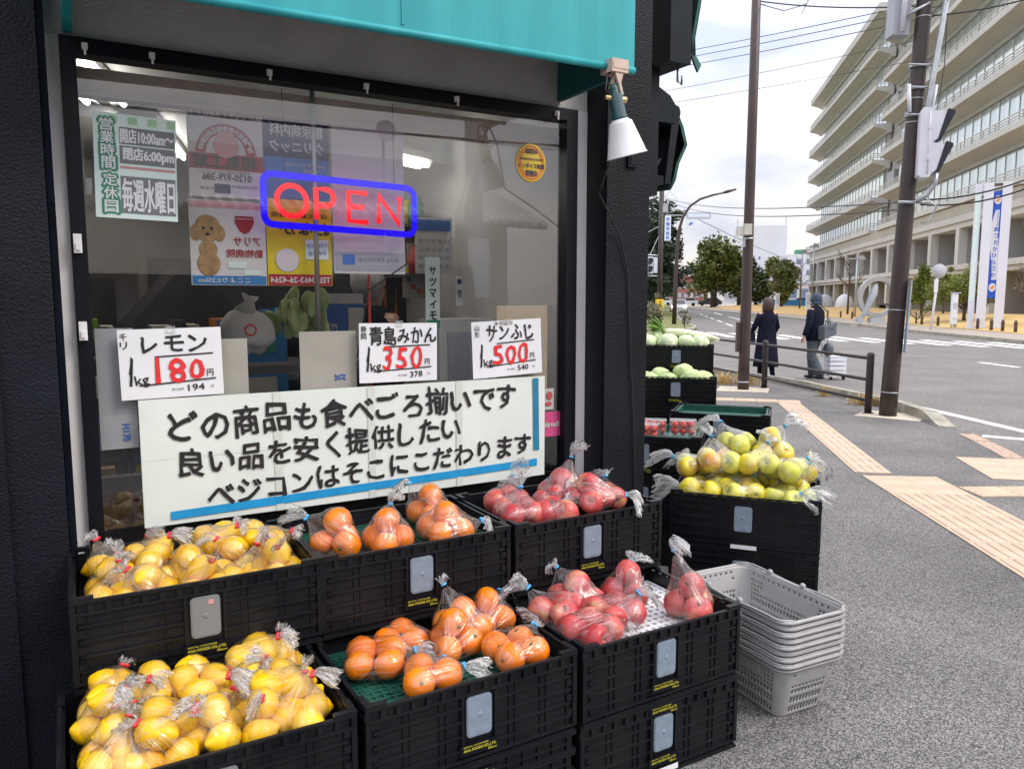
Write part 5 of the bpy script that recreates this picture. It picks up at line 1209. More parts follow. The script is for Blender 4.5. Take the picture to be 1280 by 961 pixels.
# ------------------------------------------------------------------ poles, guard rail, signals
p1 = thing('utility_pole', 'brown steel pole behind the guard rail, nearer the two walkers', 'pole', (3.80, 12.55, 0))
b = MB(); b.lathe([(.092, 0), (.088, .5), (.076, 4), (.062, 8.5)], 20); b.build('pole', 'pole_brown', p1)
b = MB(); b.lathe([(.095, .12), (.095, .14)], 20); b.build('band', 'steel', p1)
b = MB(); b.box(-.22, -.04, -.17, -.08, 2.48, 2.62); b.box(-.12, .0, -.19, -.165, 2.49, 2.66); b.build('control_box', 'card_pale', p1)
b = MB(); b.tube([(.085 * math.cos(R(a)), .085 * math.sin(R(a)), 2.44) for a in range(0, 360, 30)], .012, 5, closed=True); b.box(-.12, -.08, -.13, -.10, 2.30, 2.44); b.build('clamp', 'steel', p1)
b = MB(); b.box(-.14, -.085, -.05, .05, .62, 1.1); b.build('side_box', 'pole_brown', p1)
b = MB(); b.tube([(0, 0, 6.05), (.4, -.1, 5.9), (.75, -.1, 6.0), (.8, -.1, 6.15)], .012, 5); b.tube([(.75, -.1, 6.0), (.68, -.1, 5.86)], .01, 5); b.box(.72, .9, -.15, -.05, 6.08, 6.2); b.build('wire_bracket', 'steel', p1)
p2 = thing('utility_pole', 'dark brown steel pole at the corner carrying the white pedestrian signal', 'pole', (4.80, 9.72, 0), 0, None, (0, R(1.9)))
b = MB(); b.lathe([(.106, 0), (.103, .4), (.097, 2.4), (.088, 5), (.078, 8)], 22); b.build('pole', 'pole_dark', p2)
for z in (.30, 1.34, 3.62, 3.9, 4.85): b = MB(); b.lathe([(.108 - z * .0035, z), (.108 - z * .0035, z + .012)], 22); b.build('band', 'steel', p2)
b = MB(); b.tube([(.06, -.13, 3.4), (.09, -.15, 3.9), (.18, -.17, 5.0), (.18, -.1, 5.3)], .034, 10); b.build('conduit', 'steel', p2)
b = MB(); b.tube([(.03, -.20, 2.66), (.12, -.22, 2.74), (.20, -.24, 2.88), (.20, -.24, 3.0)], .035, 8); b.tube([(-.15, -.1, 2.66), (.2, -.15, 2.66)], .02, 6); b.tube([(.2, -.1, 2.7), (.33, -.1, 2.62), (.25, -.1, 2.45), (.15, -.1, 2.42)], .012, 6); b.build('signal_bracket', 'steel', p2)
for x in (-.15, .18): b = MB(); b.tube([(x, -.11, 4.05), (x * .8, -.12, 3.72)], .022, 8); b.build('stay_tube', 'signal_white', p2)
for z in (3.70, 4.02, 4.28): b = MB(); b.tube([(-.17, -.11, z), (.20, -.11, z)], .014, 6); b.tube([(.105 * math.cos(R(a)), .105 * math.sin(R(a)), z) for a in range(0, 360, 30)], .014, 5, closed=True); b.build('clamp', 'steel', p2)
b = MB(); b.box(-.34, -.14, .02, .22, 4.66, 5.6); b.build('transformer_box', 'far_gray', p2); b = MB(); b.tube([(-.25, -.03, 4.68), (-.25, -.03, 5.6)], .03, 10); b.build('white_duct', 'signal_white', p2); b = MB(); b.tube([(-.25, -.02, 4.85), (.03, -.08, 5.0)], .022, 6); b.build('clamp', 'steel', p2)
b = MB(); b.X = rotz(R(-22)); b.box(.118, .128, -.20, .08, .82, 1.72); b.box(.118, .145, -.10, -.02, 1.0, 1.04); b.build('sign_plate', 'sign_back', p2)
b = MB(); b.tube([(.22, -.1, 5.3), (.26, -.1, 4.3), (.18, -.15, 3.55)], .006, 5); b.build('drop_wire', 'cable', p2)
b = MB(); b.X = T(.20, -.24, 5.10) @ Matrix.Rotation(R(90), 4, 'X'); b.lathe([(.06, -.06), (.07, -.05), (.07, .05), (.06, .06)], 12); b.build('camera_head', 'signal_black', p2)
sg = thing('pedestrian_signal', 'white two lamp pedestrian signal seen from its side with deep black visors', 'traffic signal', (5.0, 9.48, 2.92), R(-20)); sg.scale = (.76, .9, 1.0)
b = MB(); b.prism_y([(-.16, .03), (-.12, 0), (.0, 0), (.02, .03), (.02, .77), (.0, .80), (-.12, .81), (-.16, .78)], -.17, .17); b.build('housing', 'signal_white', sg)
for z in (.06, .43):
    b = MB(); b.prism_y([(.02, z), (.06, z - .0), (.20, z + .10), (.27, z + .30), (.13, z + .33), (.02, z + .34)], -.155, -.148); b.prism_y([(.02, z), (.06, z), (.20, z + .10), (.27, z + .30), (.13, z + .33), (.02, z + .34)], .148, .155); b.prism_y([(.02, z + .32), (.27, z + .29), (.27, z + .305), (.02, z + .34)], -.148, .148); b.build('visor', 'signal_white', sg)
    b = MB(); b.prism_y([(.085, z - .01), (.125, z - .02), (.31, z + .29), (.31, z + .315), (.22, z + .345), (.20, z + .33)], -.162, -.156); b.prism_y([(.085, z - .01), (.125, z - .02), (.31, z + .29), (.31, z + .315), (.22, z + .345), (.20, z + .33)], .156, .162); b.prism_y([(.21, z + .335), (.31, z + .30), (.31, z + .318), (.22, z + .350)], -.156, .156); b.build('visor_hood', 'signal_black', sg)
    b = MB(); b.X = T(.022, 0, z + .17) @ Matrix.Rotation(R(90), 4, 'Y'); b.lathe([(.12, 0), (.09, .012), (.001, .02)], 18); b.build('lens', 'signal_black', sg)
b = MB(); b.tube([(-.03, -.178, .04), (-.03, -.178, .75)], .010, 6); b.box(-.05, -.01, -.19, -.17, .2, .26); b.box(-.05, -.01, -.19, -.17, .55, .61); b.build('door_hinge', 'signal_white', sg)
gr = thing('guard_rail', 'dark brown three bar guard rail along the kerb', 'guard rail', (0, 0, 0))
GPS = [(4.64, 9.92), (4.21, 12.75), (3.72, 15.2), (2.2, 16.4)]
for x, y in GPS: b = MB(); b.lathe([(.046, 0), (.046, .76), (.042, .785), (.02, .80)], 14); b.lathe([(.075, 0), (.075, .012)], 14); b.build('post', 'rail_brown', gr, (x, y, .0))
for z in (.72, .44, .17): b = MB(); b.tube([(x, y, z) for x, y in GPS], .022, 8); b.build('rail', 'rail_brown', gr)
# dry grass tufts along the kerb
def tuft(name, label, cat, loc, n_, h, sp, m, group, wdt=.006):
    mb = MB()
    for i in range(n_):
        a = rnd.uniform(0, 6.28); r_ = rnd.uniform(0, sp); x, y = r_ * math.cos(a), r_ * math.sin(a); l_ = h * rnd.uniform(.5, 1.1); q = a + rnd.uniform(-.8, .8); bn_ = rnd.uniform(.2, .9) * l_
        dx, dy = math.cos(q + 1.57) * wdt, math.sin(q + 1.57) * wdt; mx, my = x + math.cos(q) * bn_ * .35, y + math.sin(q) * bn_ * .35; ex, ey = x + math.cos(q) * bn_, y + math.sin(q) * bn_
        mb.add([(x - dx, y - dy, 0), (x + dx, y + dy, 0), (mx + dx * .8, my + dy * .8, l_ * .65), (mx - dx * .8, my - dy * .8, l_ * .65), (ex, ey, l_ * rnd.uniform(.5, 1.))], [(0, 1, 2, 3), (3, 2, 4)])
    return tag(mb.build(name, m, None, loc), label, cat, group)
for i, (x, y, n_, h, sp, lb) in enumerate(((4.98, 10.75, 160, .2, .22, 'dry straw tuft at the kerb left of the corner pole'), (4.78, 11.7, 60, .2, .12, 'small dry straw tuft at the kerb midway along the guard rail'), (4.12, 13.3, 120, .22, .2, 'dry straw tuft at the foot of the guard rail post'), (3.7, 13.4, 150, .24, .25, 'dry straw tuft behind the brown pole'), (3.35, 14.6, 130, .25, .3, 'dry straw tuft at the kerb beside the vegetable crates'))):
    tuft('grass_tuft', lb, 'dry grass', (x, y, .0), n_, h, sp, 'dry_grass', 'dry grass tufts along the kerb')

# ------------------------------------------------------------------ people
def skin_body(parent, nodes, edges, root, m='skin', name='body'):
    me = bpy.data.meshes.new(name); keys = list(nodes); idx = {k: i for i, k in enumerate(keys)}
    me.from_pydata([nodes[k][0] for k in keys], [(idx[a], idx[b_]) for a, b_ in edges], []); me.materials.append(M[m])
    o = bpy.data.objects.new(name, me); COL.objects.link(o); o.parent = parent
    sk = o.modifiers.new('skin', 'SKIN'); 
    if not me.skin_vertices: bpy.context.view_layer.update()
    for i, k in enumerate(keys): r_ = nodes[k][1]; me.skin_vertices[0].data[i].radius = (r_, r_); me.skin_vertices[0].data[i].use_root = (k == root)
    sk.use_smooth_shade = True; s_ = o.modifiers.new('smooth', 'SUBSURF'); s_.levels = 1; s_.render_levels = 1
    return o
def loft(mb, rings, n=16, m=0, close=True):
    """rings: (cx, cy, cz, rx, ry)"""
    vs = [(cx + rx * math.cos(2 * math.pi * i / n) * (1 + .025 * math.sin(6 * math.pi * i / n + k)), cy + ry * math.sin(2 * math.pi * i / n), cz) for k, (cx, cy, cz, rx, ry) in enumerate(rings) for i in range(n)]
    fs = [(k * n + i, k * n + (i + 1) % n, (k + 1) * n + (i + 1) % n, (k + 1) * n + i) for k in range(len(rings) - 1) for i in range(n)]
    if close: fs += [tuple(range(n))[::-1], tuple((len(rings) - 1) * n + i for i in range(n))]
    mb.smooth = True; mb.add(vs, fs, m); mb.smooth = False
def person(label, loc, rz, P_, h=1.0, female=False):
    """figure faces +y; P_ holds elbow, wrist, knee, ankle positions per side"""
    o = thing('person', label, 'person', loc, rz, None); o.scale = (h,) * 3
    nd = {'pelvis': ((0, 0, .93), .125), 'waist': ((0, .005, 1.08), .115), 'chest': ((0, .0, 1.30), .135), 'base': ((0, -.01, 1.43), .07), 'neck': ((0, .01, 1.49), .05), 'jaw': ((0, .03, 1.555), .068), 'head': ((0, .015, 1.62), .085), 'top': ((0, .005, 1.675), .062),
          'nose': ((0, .105, 1.585), .014)}
    ed = [('pelvis', 'waist'), ('waist', 'chest'), ('chest', 'base'), ('base', 'neck'), ('neck', 'jaw'), ('jaw', 'head'), ('head', 'top'), ('jaw', 'nose')]
    for s_, q in ((-1, 'l'), (1, 'r')):
        e, w_, k, a = P_[q]
        nd['sh' + q] = ((.165 * s_, 0, 1.39), .06); nd['el' + q] = (e, .042); nd['wr' + q] = (w_, .03); nd['hip' + q] = ((.085 * s_, 0, .88), .09); nd['kn' + q] = (k, .058); nd['an' + q] = (a, .04); nd['toe' + q] = ((a[0], a[1] + .14, a[2] - .05), .032); nd['ear' + q] = ((.078 * s_, .0, 1.60), .016)
        ed += [('chest', 'sh' + q), ('sh' + q, 'el' + q), ('el' + q, 'wr' + q), ('pelvis', 'hip' + q), ('hip' + q, 'kn' + q), ('kn' + q, 'an' + q), ('an' + q, 'toe' + q), ('head', 'ear' + q)]
        d = (Vector(w_) - Vector(e)).normalized(); pm = Vector(w_) + d * .07; nd['palm' + q] = (tuple(pm), .026); ed.append(('wr' + q, 'palm' + q))
        sd_ = Vector((0, 1, 0)) if abs(d.y) < .8 else Vector((0, 0, 1))
        for f_ in range(4):
            b0 = pm + sd_ * (.018 * (1.5 - f_)) + d * .02; t0 = b0 + d * (.055, .065, .06, .045)[f_] - Vector((.012 * s_, 0, 0))
            nd[f'f{f_}{q}'] = (tuple(b0), .0095); nd[f'g{f_}{q}'] = (tuple(t0), .0075); ed += [('palm' + q, f'f{f_}{q}'), (f'f{f_}{q}', f'g{f_}{q}')]
        th = pm + sd_ * .035 - d * .02; nd['th' + q] = (tuple(th), .010); nd['ti' + q] = (tuple(th + d * .04 + sd_ * .012), .008); ed += [('palm' + q, 'th' + q), ('th' + q, 'ti' + q)]
    skin_body(o, nd, ed, 'pelvis')
    ey = MB(); ey.sph((-.032, .098, 1.612), .009, .006, .006, 8, 6); ey.sph((.032, .098, 1.612), .009, .006, .006, 8, 6); ey.build('eyes', 'ink', o)
    for s_, q in ((-1, 'l'), (1, 'r')):
        a = P_[q][3]; mb = MB(); mb.X = T(a[0], a[1] + .05, a[2] - .085 + .045); mb.sph((0, 0, 0), .047, .135, .045, 12, 8); mb.build('shoe', 'shoe', o)
    return o
def sleeve(mb, sh, el, wr, r0=.082):
    mb.tube([sh, tuple(Vector(sh).lerp(Vector(el), .5)), el, tuple(Vector(el).lerp(Vector(wr), .6)), wr], [r0, r0 * .92, r0 * .80, r0 * .70, r0 * .62], 12)
# man, striding away with a white cart, bag over his shoulder
HD = R(38)
PM = {'l': ((-.27, -.03, 1.13), (-.33, .02, .90), (-.10, -.02, .50), (-.16, -.26, .13)), 'r': ((.24, .10, 1.14), (.20, .16, .90), (.10, .12, .50), (.10, .08, .10))}
man = person('person in navy jacket and blue grey hat walking away with a grey shoulder bag', (5.94, 15.1, -.12), HD, PM, .985)
mb = MB(); loft(mb, [(0, 0, .80, .215, .15), (0, 0, .95, .215, .155), (0, .0, 1.10, .205, .145), (0, -.005, 1.25, .215, .15), (0, -.01, 1.36, .205, .135), (0, -.01, 1.43, .15, .10), (0, .0, 1.48, .08, .075)], 18)
for s_, q in ((-1, 'l'), (1, 'r')): sleeve(mb, (.155 * s_, 0, 1.385), PM[q][0], PM[q][1])
mb.build('jacket', 'navy_cloth', man)
mb = MB()
for q in 'lr': s_ = -1 if q == 'l' else 1; k, a = PM[q][2], PM[q][3]; mb.tube([(.09 * s_, 0, .92), (.09 * s_, k[1] * .3, .75), k, tuple(Vector(k).lerp(Vector(a), .6)), (a[0], a[1], a[2] - .01)], [.115, .105, .085, .078, .075], 12)
mb.build('trousers', 'trousers', man)
mb = MB(); loft(mb, [(0, .0, 1.565, .105, .115), (0, .0, 1.60, .106, .118), (0, -.005, 1.66, .10, .112), (0, -.005, 1.71, .078, .088), (0, -.005, 1.73, .03, .04)], 16); loft(mb, [(0, -.03, 1.50, .095, .085), (0, -.02, 1.57, .104, .105)], 16); mb.build('hat', 'hat', man)
bg_ = thing('shoulder_bag', 'grey shoulder bag slung at the hip of the person in the hat', 'bag', (5.94, 15.1, -.12), HD)
mb = MB(); mb.X = T(.10, -.205, .99) @ Matrix.Rotation(R(-12), 4, 'Y'); mb.prism_y([(-.24, -.13), (.20, -.13), (.23, .10), (-.21, .12)], -.065, .065); mb.build('bag_body', 'bag_grey', bg_)
mb = MB(); mb.X = T(.10, -.205, .99) @ Matrix.Rotation(R(-12), 4, 'Y'); mb.prism_y([(-.215, .122), (.235, .102), (.230, .03), (-.225, .04)], -.074, -.0655); mb.box(.05, .10, -.080, -.074, -.01, .03); mb.build('flap', 'bag_grey', bg_)
mb = MB(); mb.tube([(.13, -.20, 1.09), (.13, -.175, 1.34), (.08, -.04, 1.50)], .014, 6); mb.tube([(-.05, -.24, 1.10), (-.01, -.25, 1.20), (.09, -.25, 1.21), (.15, -.24, 1.09)], .010, 6); mb.build('strap', 'bag_grey', bg_)
ct = thing('carrier_trolley', 'white folding carrier cart standing beside the walking person', 'cart', (6.42, 15.25, -.12), R(6))
mb = MB(); mb.box(-.17, .17, -.14, .14, .07, .09)
for z in (.11, .20, .29, .38): mb.box(-.17, .17, -.145, -.13, z, z + .07); mb.box(-.17, .17, .13, .145, z, z + .07); mb.box(-.175, -.16, -.13, .13, z, z + .07); mb.box(.16, .175, -.13, .13, z, z + .07)
mb.box(-.18, .18, -.15, .15, .45, .475); mb.build('crate_box', 'cart_white', ct)
for x in (-.13, .13): mb = MB(); mb.X = T(x, -.12, .04) @ Matrix.Rotation(R(90), 4, 'Y'); mb.lathe([(.038, -.015), (.04, 0), (.038, .015)], 12); mb.build('wheel', 'tyre', ct)
mb = MB(); mb.tube([(-.1, .12, .46), (-.11, .1, .85), (-.24, .08, .86), (-.22, .1, .46)], .011, 6); mb.build('pull_handle', 'steel', ct)
mb = MB(); mb.sph((-.10, -.08, .60), .11, .08, .14, 12, 8); tag(mb.build('carrier_bag', 'bag_grey', None, (6.36, 15.28, -.12)), 'dark soft bag resting on the white carrier cart', 'bag')
# woman in a long coat
PW = {'l': ((-.25, .04, 1.13), (-.22, .22, 1.02), (-.09, .04, .50), (-.10, .06, .10)), 'r': ((.24, .02, 1.12), (.20, .14, .95), (.09, -.02, .50), (.11, -.12, .12))}
wom = person('person with brown bobbed hair in a long navy coat walking away', (4.98, 15.05, -.12), R(8), PW, .935, True)
mb = MB(); loft(mb, [(0, -.01, .30, .27, .22), (0, -.01, .50, .25, .20), (0, 0, .80, .215, .165), (0, 0, .98, .20, .15), (0, .0, 1.12, .175, .13), (0, -.005, 1.27, .19, .14), (0, -.01, 1.37, .185, .125), (0, -.01, 1.44, .12, .09), (0, .0, 1.50, .07, .07)], 20)
for s_, q in ((-1, 'l'), (1, 'r')): sleeve(mb, (.145 * s_, 0, 1.385), PW[q][0], PW[q][1], .072)
mb.build('coat', 'navy_cloth', wom)
mb = MB(); 
for q in 'lr': k, a = PW[q][2], PW[q][3]; mb.tube([k, tuple(Vector(k).lerp(Vector(a), .5)), (a[0], a[1], a[2] - .02)], [.062, .055, .048], 10)
mb.build('tights', 'navy_cloth', wom)
mb = MB(); loft(mb, [(0, -.03, 1.42, .105, .075), (0, -.025, 1.50, .125, .10), (0, -.015, 1.58, .118, .112), (0, -.012, 1.65, .108, .108), (0, -.01, 1.71, .08, .085), (0, -.01, 1.74, .03, .03)], 18); mb.build('hair', 'hair_brown', wom)
hb = thing('handbag', 'dark handbag carried on the arm of the person in the long coat', 'bag', (4.98, 15.05, -.12), R(8))
mb = MB(); mb.X = T(-.30, .10, .84); mb.prism_x([(-.13, -.13), (.13, -.13), (.11, .10), (-.11, .10)], -.06, .06); mb.build('bag_body', 'navy_cloth', hb); mb = MB(); mb.tube([(-.30, .02, .93), (-.27, .06, 1.10), (-.27, .14, 1.10), (-.30, .18, .93)], .009, 6); mb.build('handle', 'navy_cloth', hb)
mb = MB(); mb.sph((-.29, .17, 1.0), .07, .05, .05, 10, 7); mb.build('scarf', 'poster_white', hb)
# the shopkeeper seen dimly through the glass
PS = {'l': ((-.24, .10, 1.14), (-.16, .32, 1.02), (-.10, .0, .50), (-.10, 0, .09)), 'r': ((.24, .10, 1.14), (.18, .32, 1.04), (.10, .0, .50), (.10, 0, .09))}
x_, y_, z_ = S(1.48, 4.15, .02); kp_ = person('grey haired person in a dark jacket dimly seen inside the shop', (x_, y_, z_), SA + R(-60), PS, .97)
mb = MB(); loft(mb, [(0, 0, .80, .205, .15), (0, 0, 1.0, .205, .15), (0, 0, 1.2, .205, .15), (0, -.01, 1.36, .20, .13), (0, -.01, 1.43, .14, .10), (0, 0, 1.48, .08, .08)], 18)
for s_, q in ((-1, 'l'), (1, 'r')): sleeve(mb, (.155 * s_, 0, 1.385), PS[q][0], PS[q][1])
mb.build('jacket', 'navy_cloth', kp_)
mb = MB(); 
for q in 'lr': s_ = -1 if q == 'l' else 1; k, a = PS[q][2], PS[q][3]; mb.tube([(.09 * s_, 0, .92), k, (a[0], a[1], a[2] - .01)], [.11, .085, .07], 12)
mb.build('trousers', 'trousers', kp_)
mb = MB(); loft(mb, [(0, -.03, 1.52, .07, .06), (0, -.035, 1.60, .098, .08), (0, -.02, 1.66, .10, .095), (0, -.005, 1.70, .075, .08), (0, 0, 1.715, .03, .03)], 16); mb.build('hair', 'hair_grey', kp_)

# ------------------------------------------------------------------ the large office building across the road
BX = Vector((-.2045, -.979, 0)); BA = math.atan2(BX.y, BX.x)
bd = thing('office_building', 'large cream concrete office building with long stepped balconies over a colonnade', 'building', (48.5, 128, 0), BA)
LV = [8.7, 12.3, 16.4, 20.3, 24.3, 28.4, 32.6]; LEN = 80.0; WY = 1.75
def slab(x0, x1, z, near_end, far_end, top=False):
    mb = MB(); t = .42
    prof = [(0, z), (0, z + (.9 if top else .34)), (WY + .2, z + (.9 if top else .34)), (WY + .2, z - .62), (WY - .2, z - .62), (WY - .35, z - .40), (.35, z - .04)]
    mb.prism_x(prof, x0, x1); o = mb.build('balcony_slab' if not top else 'roof_slab', 'concrete', bd)
    mb = MB(); mb.prism_x([(.36, z - .046), (.36, z - .05), (WY - .36, z - .414), (WY - .36, z - .408)], x0 + .1, x1 - .1); mb.build('soffit', 'soffit', o)
    if top: return
    mb = MB()
    for h, t_ in ((.98, .08), (.78, .06), (.60, .06)): mb.box(x0, x1, .05, .12, z + h, z + h + t_)
    mb.box(x0, x1, .03, .14, z + .3402, z + .50)
    x = x0 + .05
    while x < x1: mb.box(x, x + .07, .13, .19, z + .34, z + 1.0); x += 2.2
    if far_end:
        for h, t_ in ((.98, .08), (.78, .06), (.60, .06)): mb.box(x0, x0 + .07, .13, WY, z + h, z + h + t_)
    if near_end:
        for h, t_ in ((.98, .08), (.78, .06), (.60, .06)): mb.box(x1 - .07, x1, .13, WY, z + h, z + h + t_)
    r_ = mb.build('railing', 'concrete', o)
wm = MB(); bw = 1.72
wm.box(.05, bw - .05, .0, .06, .0, 2.5, 0); wm.box(0, .05, -.04, .08, 0, 2.5, 1); wm.box(bw - .05, bw - .001, -.04, .08, 0, 2.5, 1); wm.box(.05, bw - .05, -.03, .07, 2.5, 2.56, 1); wm.box(.06, bw - .06, -.05, .07, -.05, 0, 1)
WIN = two(wm, 'window', ['window_glass', 'mullion'])
WINGS = ((0, 40.8), (44.0, LEN))
for k, z in enumerate(LV):
    top = k == len(LV) - 1
    for wi, (x0, x1) in enumerate(WINGS): slab(x0 - (2.4 if wi == 0 else 0), x1 + .0, z, True, True, top)
    if top: continue
    zt = LV[k + 1] - .62
    for wi, (x0, x1) in enumerate(WINGS):
        n_ = int((x1 - x0 - 2.2) / bw)
        for i in range(n_):
            part_of('window', WIN, bd, (x0 + 1.2 + i * bw, WY, zt - 2.62), None, None)
        mb = MB(); mb.box(x0 + .6, x1 - .4, WY + .1, WY + .35, z + .34, zt); mb.build('spandrel_wall', 'concrete_gray', bd)
# building's body, recess and flank
mb = MB(); mb.box(.6, LEN - .4, WY + .4, 40, 6.3, 32.6); mb.build('core_wall', 'concrete_gray', bd)
mb = MB(); mb.box(40.9, 43.9, 1.6, WY + .38, 13.2, 15.2); mb.build('recess_panel', 'far_gray', bd); mb = MB(); mb.box(40.9, 43.9, 1.6, WY + .38, 21.5, 23.3); mb.build('recess_panel', 'far_gray', bd)
mb = MB(); mb.box(41.0, 43.8, 3.0, 3.2, 8.9, 32.4); mb.build('recess_glass', 'dark_glass', bd)
# chamfered flank at the near corner: balconies turn away from the street
fl_ = R(62)
for k, z in enumerate(LV):
    mb = MB(); top = k == len(LV) - 1; c, s_ = math.cos(fl_), math.sin(fl_); P0 = (LEN, 0)
    def FP(u, v): return (LEN + u * c - v * s_ * -0 + 0 - v * s_, u * s_ + v * c)
    e = .9 if top else .34
    q = [FP(0, 0), FP(24, 0), FP(24, 3.2), FP(0, 3.2)]; q[0] = (LEN, 0); q[3] = (LEN - .0, WY + .2)
    mb.prism(q, z - .05, z + e); mb.prism([(LEN - .0, WY - .4), FP(24, 2.7), FP(24, 3.4), (LEN - .0, WY + .4)], z - .62, z - .052); o = mb.build('balcony_slab', 'concrete', bd)
    if top: continue
    mb = MB(); mb.X = T(LEN, 0, z) @ rotz(fl_)
    for h in (.36, .60, .78, .98): mb.box(.08, 24, .05, .12, h, h + .07)
    for i in range(12): mb.box(.1 + i * 2, .17 + i * 2, .121, .17, .34, 1.25)
    mb.build('railing', 'concrete', o)
    mb = MB(); zt = LV[k + 1] - .62; mb.X = T(LEN - 1.7, WY + .2, 0) @ rotz(fl_); mb.box(0, 24, .2, .4, zt - 2.62, zt, 0); mb.box(0, 24, .15, .38, z + .345, zt - 2.621, 1)
    for i in range(14): mb.box(i * 1.72, i * 1.72 + .08, .1, .199, zt - 2.62, zt, 2)
    mb.build('window_band', ['window_glass', 'concrete_gray', 'mullion'], bd)
mb = MB(); mb.prism([(LEN - 1.6, WY + .5), (LEN - 1.6 + 24 * math.cos(fl_), WY + .8 + 24 * math.sin(fl_)), (LEN - 1.6 + 8, 40), (LEN - 10, 40)], 0, 32.5); mb.build('core_wall', 'concrete_gray', bd)
# colonnade of the two lower storeys
mb = MB(); mb.box(.0, LEN - .5, .5, 8, 6.9, 7.35); mb.box(.0, LEN - .5, .35, 8, 7.352, 7.85); mb.prism_x([(.2, 8.6), (.5, 7.85), (8, 7.85), (8, 8.6)], 0, LEN - .5); mb.build('fascia_beam', 'concrete', bd)
mb = MB(); mb.box(-.0, LEN + 2, .30, 9, 3.30, 3.62); mb.box(-.0, LEN + 2, .15, 9, 3.64, 4.05); mb.build('string_course', 'concrete', bd)
for i in range(13):
    x = -1.0 + 1.0 + i * 6.75 - (.0)
    if x > LEN: break
    for z0, z1 in ((0, 3.3), (4.05, 6.9)):
        mb = MB(); mb.box(x, x + .75, .45, 1.1, z0, z1); cc = mb.build('column', 'concrete', bd)
        mb = MB(); mb.box(x + .04, x + .70, 1.1, 6.5, z0, z1 - .002); mb.build('fin_wall', 'concrete_gray', cc)
mb = MB(); mb.box(.5, LEN - 1, 6.55, 6.7, 0, 6.9); mb.build('lobby_glazing', 'dark_glass', bd)
mb = MB()
for i in range(40): mb.box(.5 + i * 2, 1.3 + i * 2, 6.45, 6.54, 0, 6.9)
mb.build('glazing_post', 'concrete_gray', bd)
for i in range(6):
    mb = MB()
    for z in range(9): mb.box(44 + i * 6.75 - 5.9 + 9.2, 44 + i * 6.75 - .5 + 9.2, 6.0, 6.1, 5.0 + z * .2, 5.05 + z * .2)
    mb.build('louvre_screen', 'concrete_gray', bd)

# ------------------------------------------------------------------ trees and shrubs
def leaf_tree(name, label, cat, loc, h, rx, rz_, m, seed, trunk=.14, clumps=26, per=110, leaf=.13, low=.25, group=None, flat=1., shape='round'):
    r = random.Random(seed); o = thing(name, label, cat, loc, r.uniform(0, 6), group)
    cz = h - rz_; mb = MB()
    mb.tube([(0, 0, -.05), (.03 * h * r.uniform(-.5, .5), .0, h * .3), (.02 * h, .02 * h, h * .6), (0, 0, h * .88)], [trunk, trunk * .8, trunk * .5, trunk * .12], 8)
    cs = []
    for i in range(clumps):
        for _ in range(30):
            p = Vector((r.uniform(-1, 1), r.uniform(-1, 1), r.uniform(-1, 1)))
            if .25 < p.length < 1: break
        if shape == 'cone': t_ = (p.z + 1) / 2; p.x *= 1.1 - t_; p.y *= 1.1 - t_
        c = Vector((p.x * rx, p.y * rx, cz + p.z * rz_)); cs.append(c)
        if i % 2 == 0: s_ = Vector((0, 0, max(h * .2, c.z - (c.x ** 2 + c.y ** 2) ** .5 * .9))); mb.tube([s_, s_.lerp(c, .5) + Vector((0, 0, .05 * h)), c], [trunk * .35, trunk * .22, trunk * .06], 5)
    mb.build('trunk', 'bark', o)
    mb = MB()
    for c in cs:
        cr = rx * r.uniform(.26, .46)
        for j in range(per):
            d = Vector((r.gauss(0, 1), r.gauss(0, 1), r.gauss(0, 1) * .75 * flat)); d = d / max(.3, d.length) * cr * r.random() ** .45
            q = c + d; s_ = leaf * r.uniform(.6, 1.4)
            a = Vector((r.uniform(-1, 1), r.uniform(-1, 1), r.uniform(-.6, .6))).normalized(); n_ = a.orthogonal().normalized(); n_ = Matrix.Rotation(r.uniform(0, 6.28), 3, a) @ n_
            mb.add([q - a * s_, q - n_ * s_ * .45, q + a * s_, q + n_ * s_ * .45], [(0, 1, 2, 3)])
    mb.build('crown', m, o); return o
G4 = 'trees along the far side of the road'
leaf_tree('broadleaf_tree', 'largest broad dark green tree left of the brown pole', 'tree', (31.2, 120, 0), 10.2, 4.2, 4.0, 'leaf_a', 3, .45, 44, 130, .36, group=G4)
leaf_tree('broadleaf_tree', 'lower rounded tree just behind the brown pole', 'tree', (37.0, 126, 0), 8.0, 3.6, 3.1, 'leaf_b', 4, .4, 34, 120, .36, group=G4)
leaf_tree('broadleaf_tree', 'loose green tree between the two walkers', 'tree', (35.2, 101, 0), 6.9, 2.4, 2.8, 'leaf_a', 5, .25, 30, 110, .26, group=G4)
leaf_tree('broadleaf_tree', 'low tree half hidden at the right of the brown pole', 'tree', (36.5, 116, 0), 5.4, 2.4, 2.2, 'leaf_b', 6, .25, 24, 110, .3, group=G4)
leaf_tree('pine_tree', 'tall dark pine behind the left signal pole', 'tree', (13.2, 72, 0), 10.6, 3.0, 4.6, 'leaf_pine', 8, .3, 40, 130, .24, flat=.45)
leaf_tree('pine_tree', 'dark pine close behind the shop corner', 'tree', (10.9, 66, 0), 9.2, 2.8, 3.9, 'leaf_pine', 9, .3, 36, 120, .24, flat=.45)
leaf_tree('street_tree', 'mid green street tree on the left verge far down the road', 'tree', (15.6, 84, 0), 6.4, 2.6, 2.5, 'leaf_b', 10, .25, 26, 110, .26)
leaf_tree('street_tree', 'dull green street tree on the left verge, smallest and farthest', 'tree', (21.5, 112, 0), 6.2, 2.4, 2.4, 'leaf_b', 11, .25, 22, 100, .28)
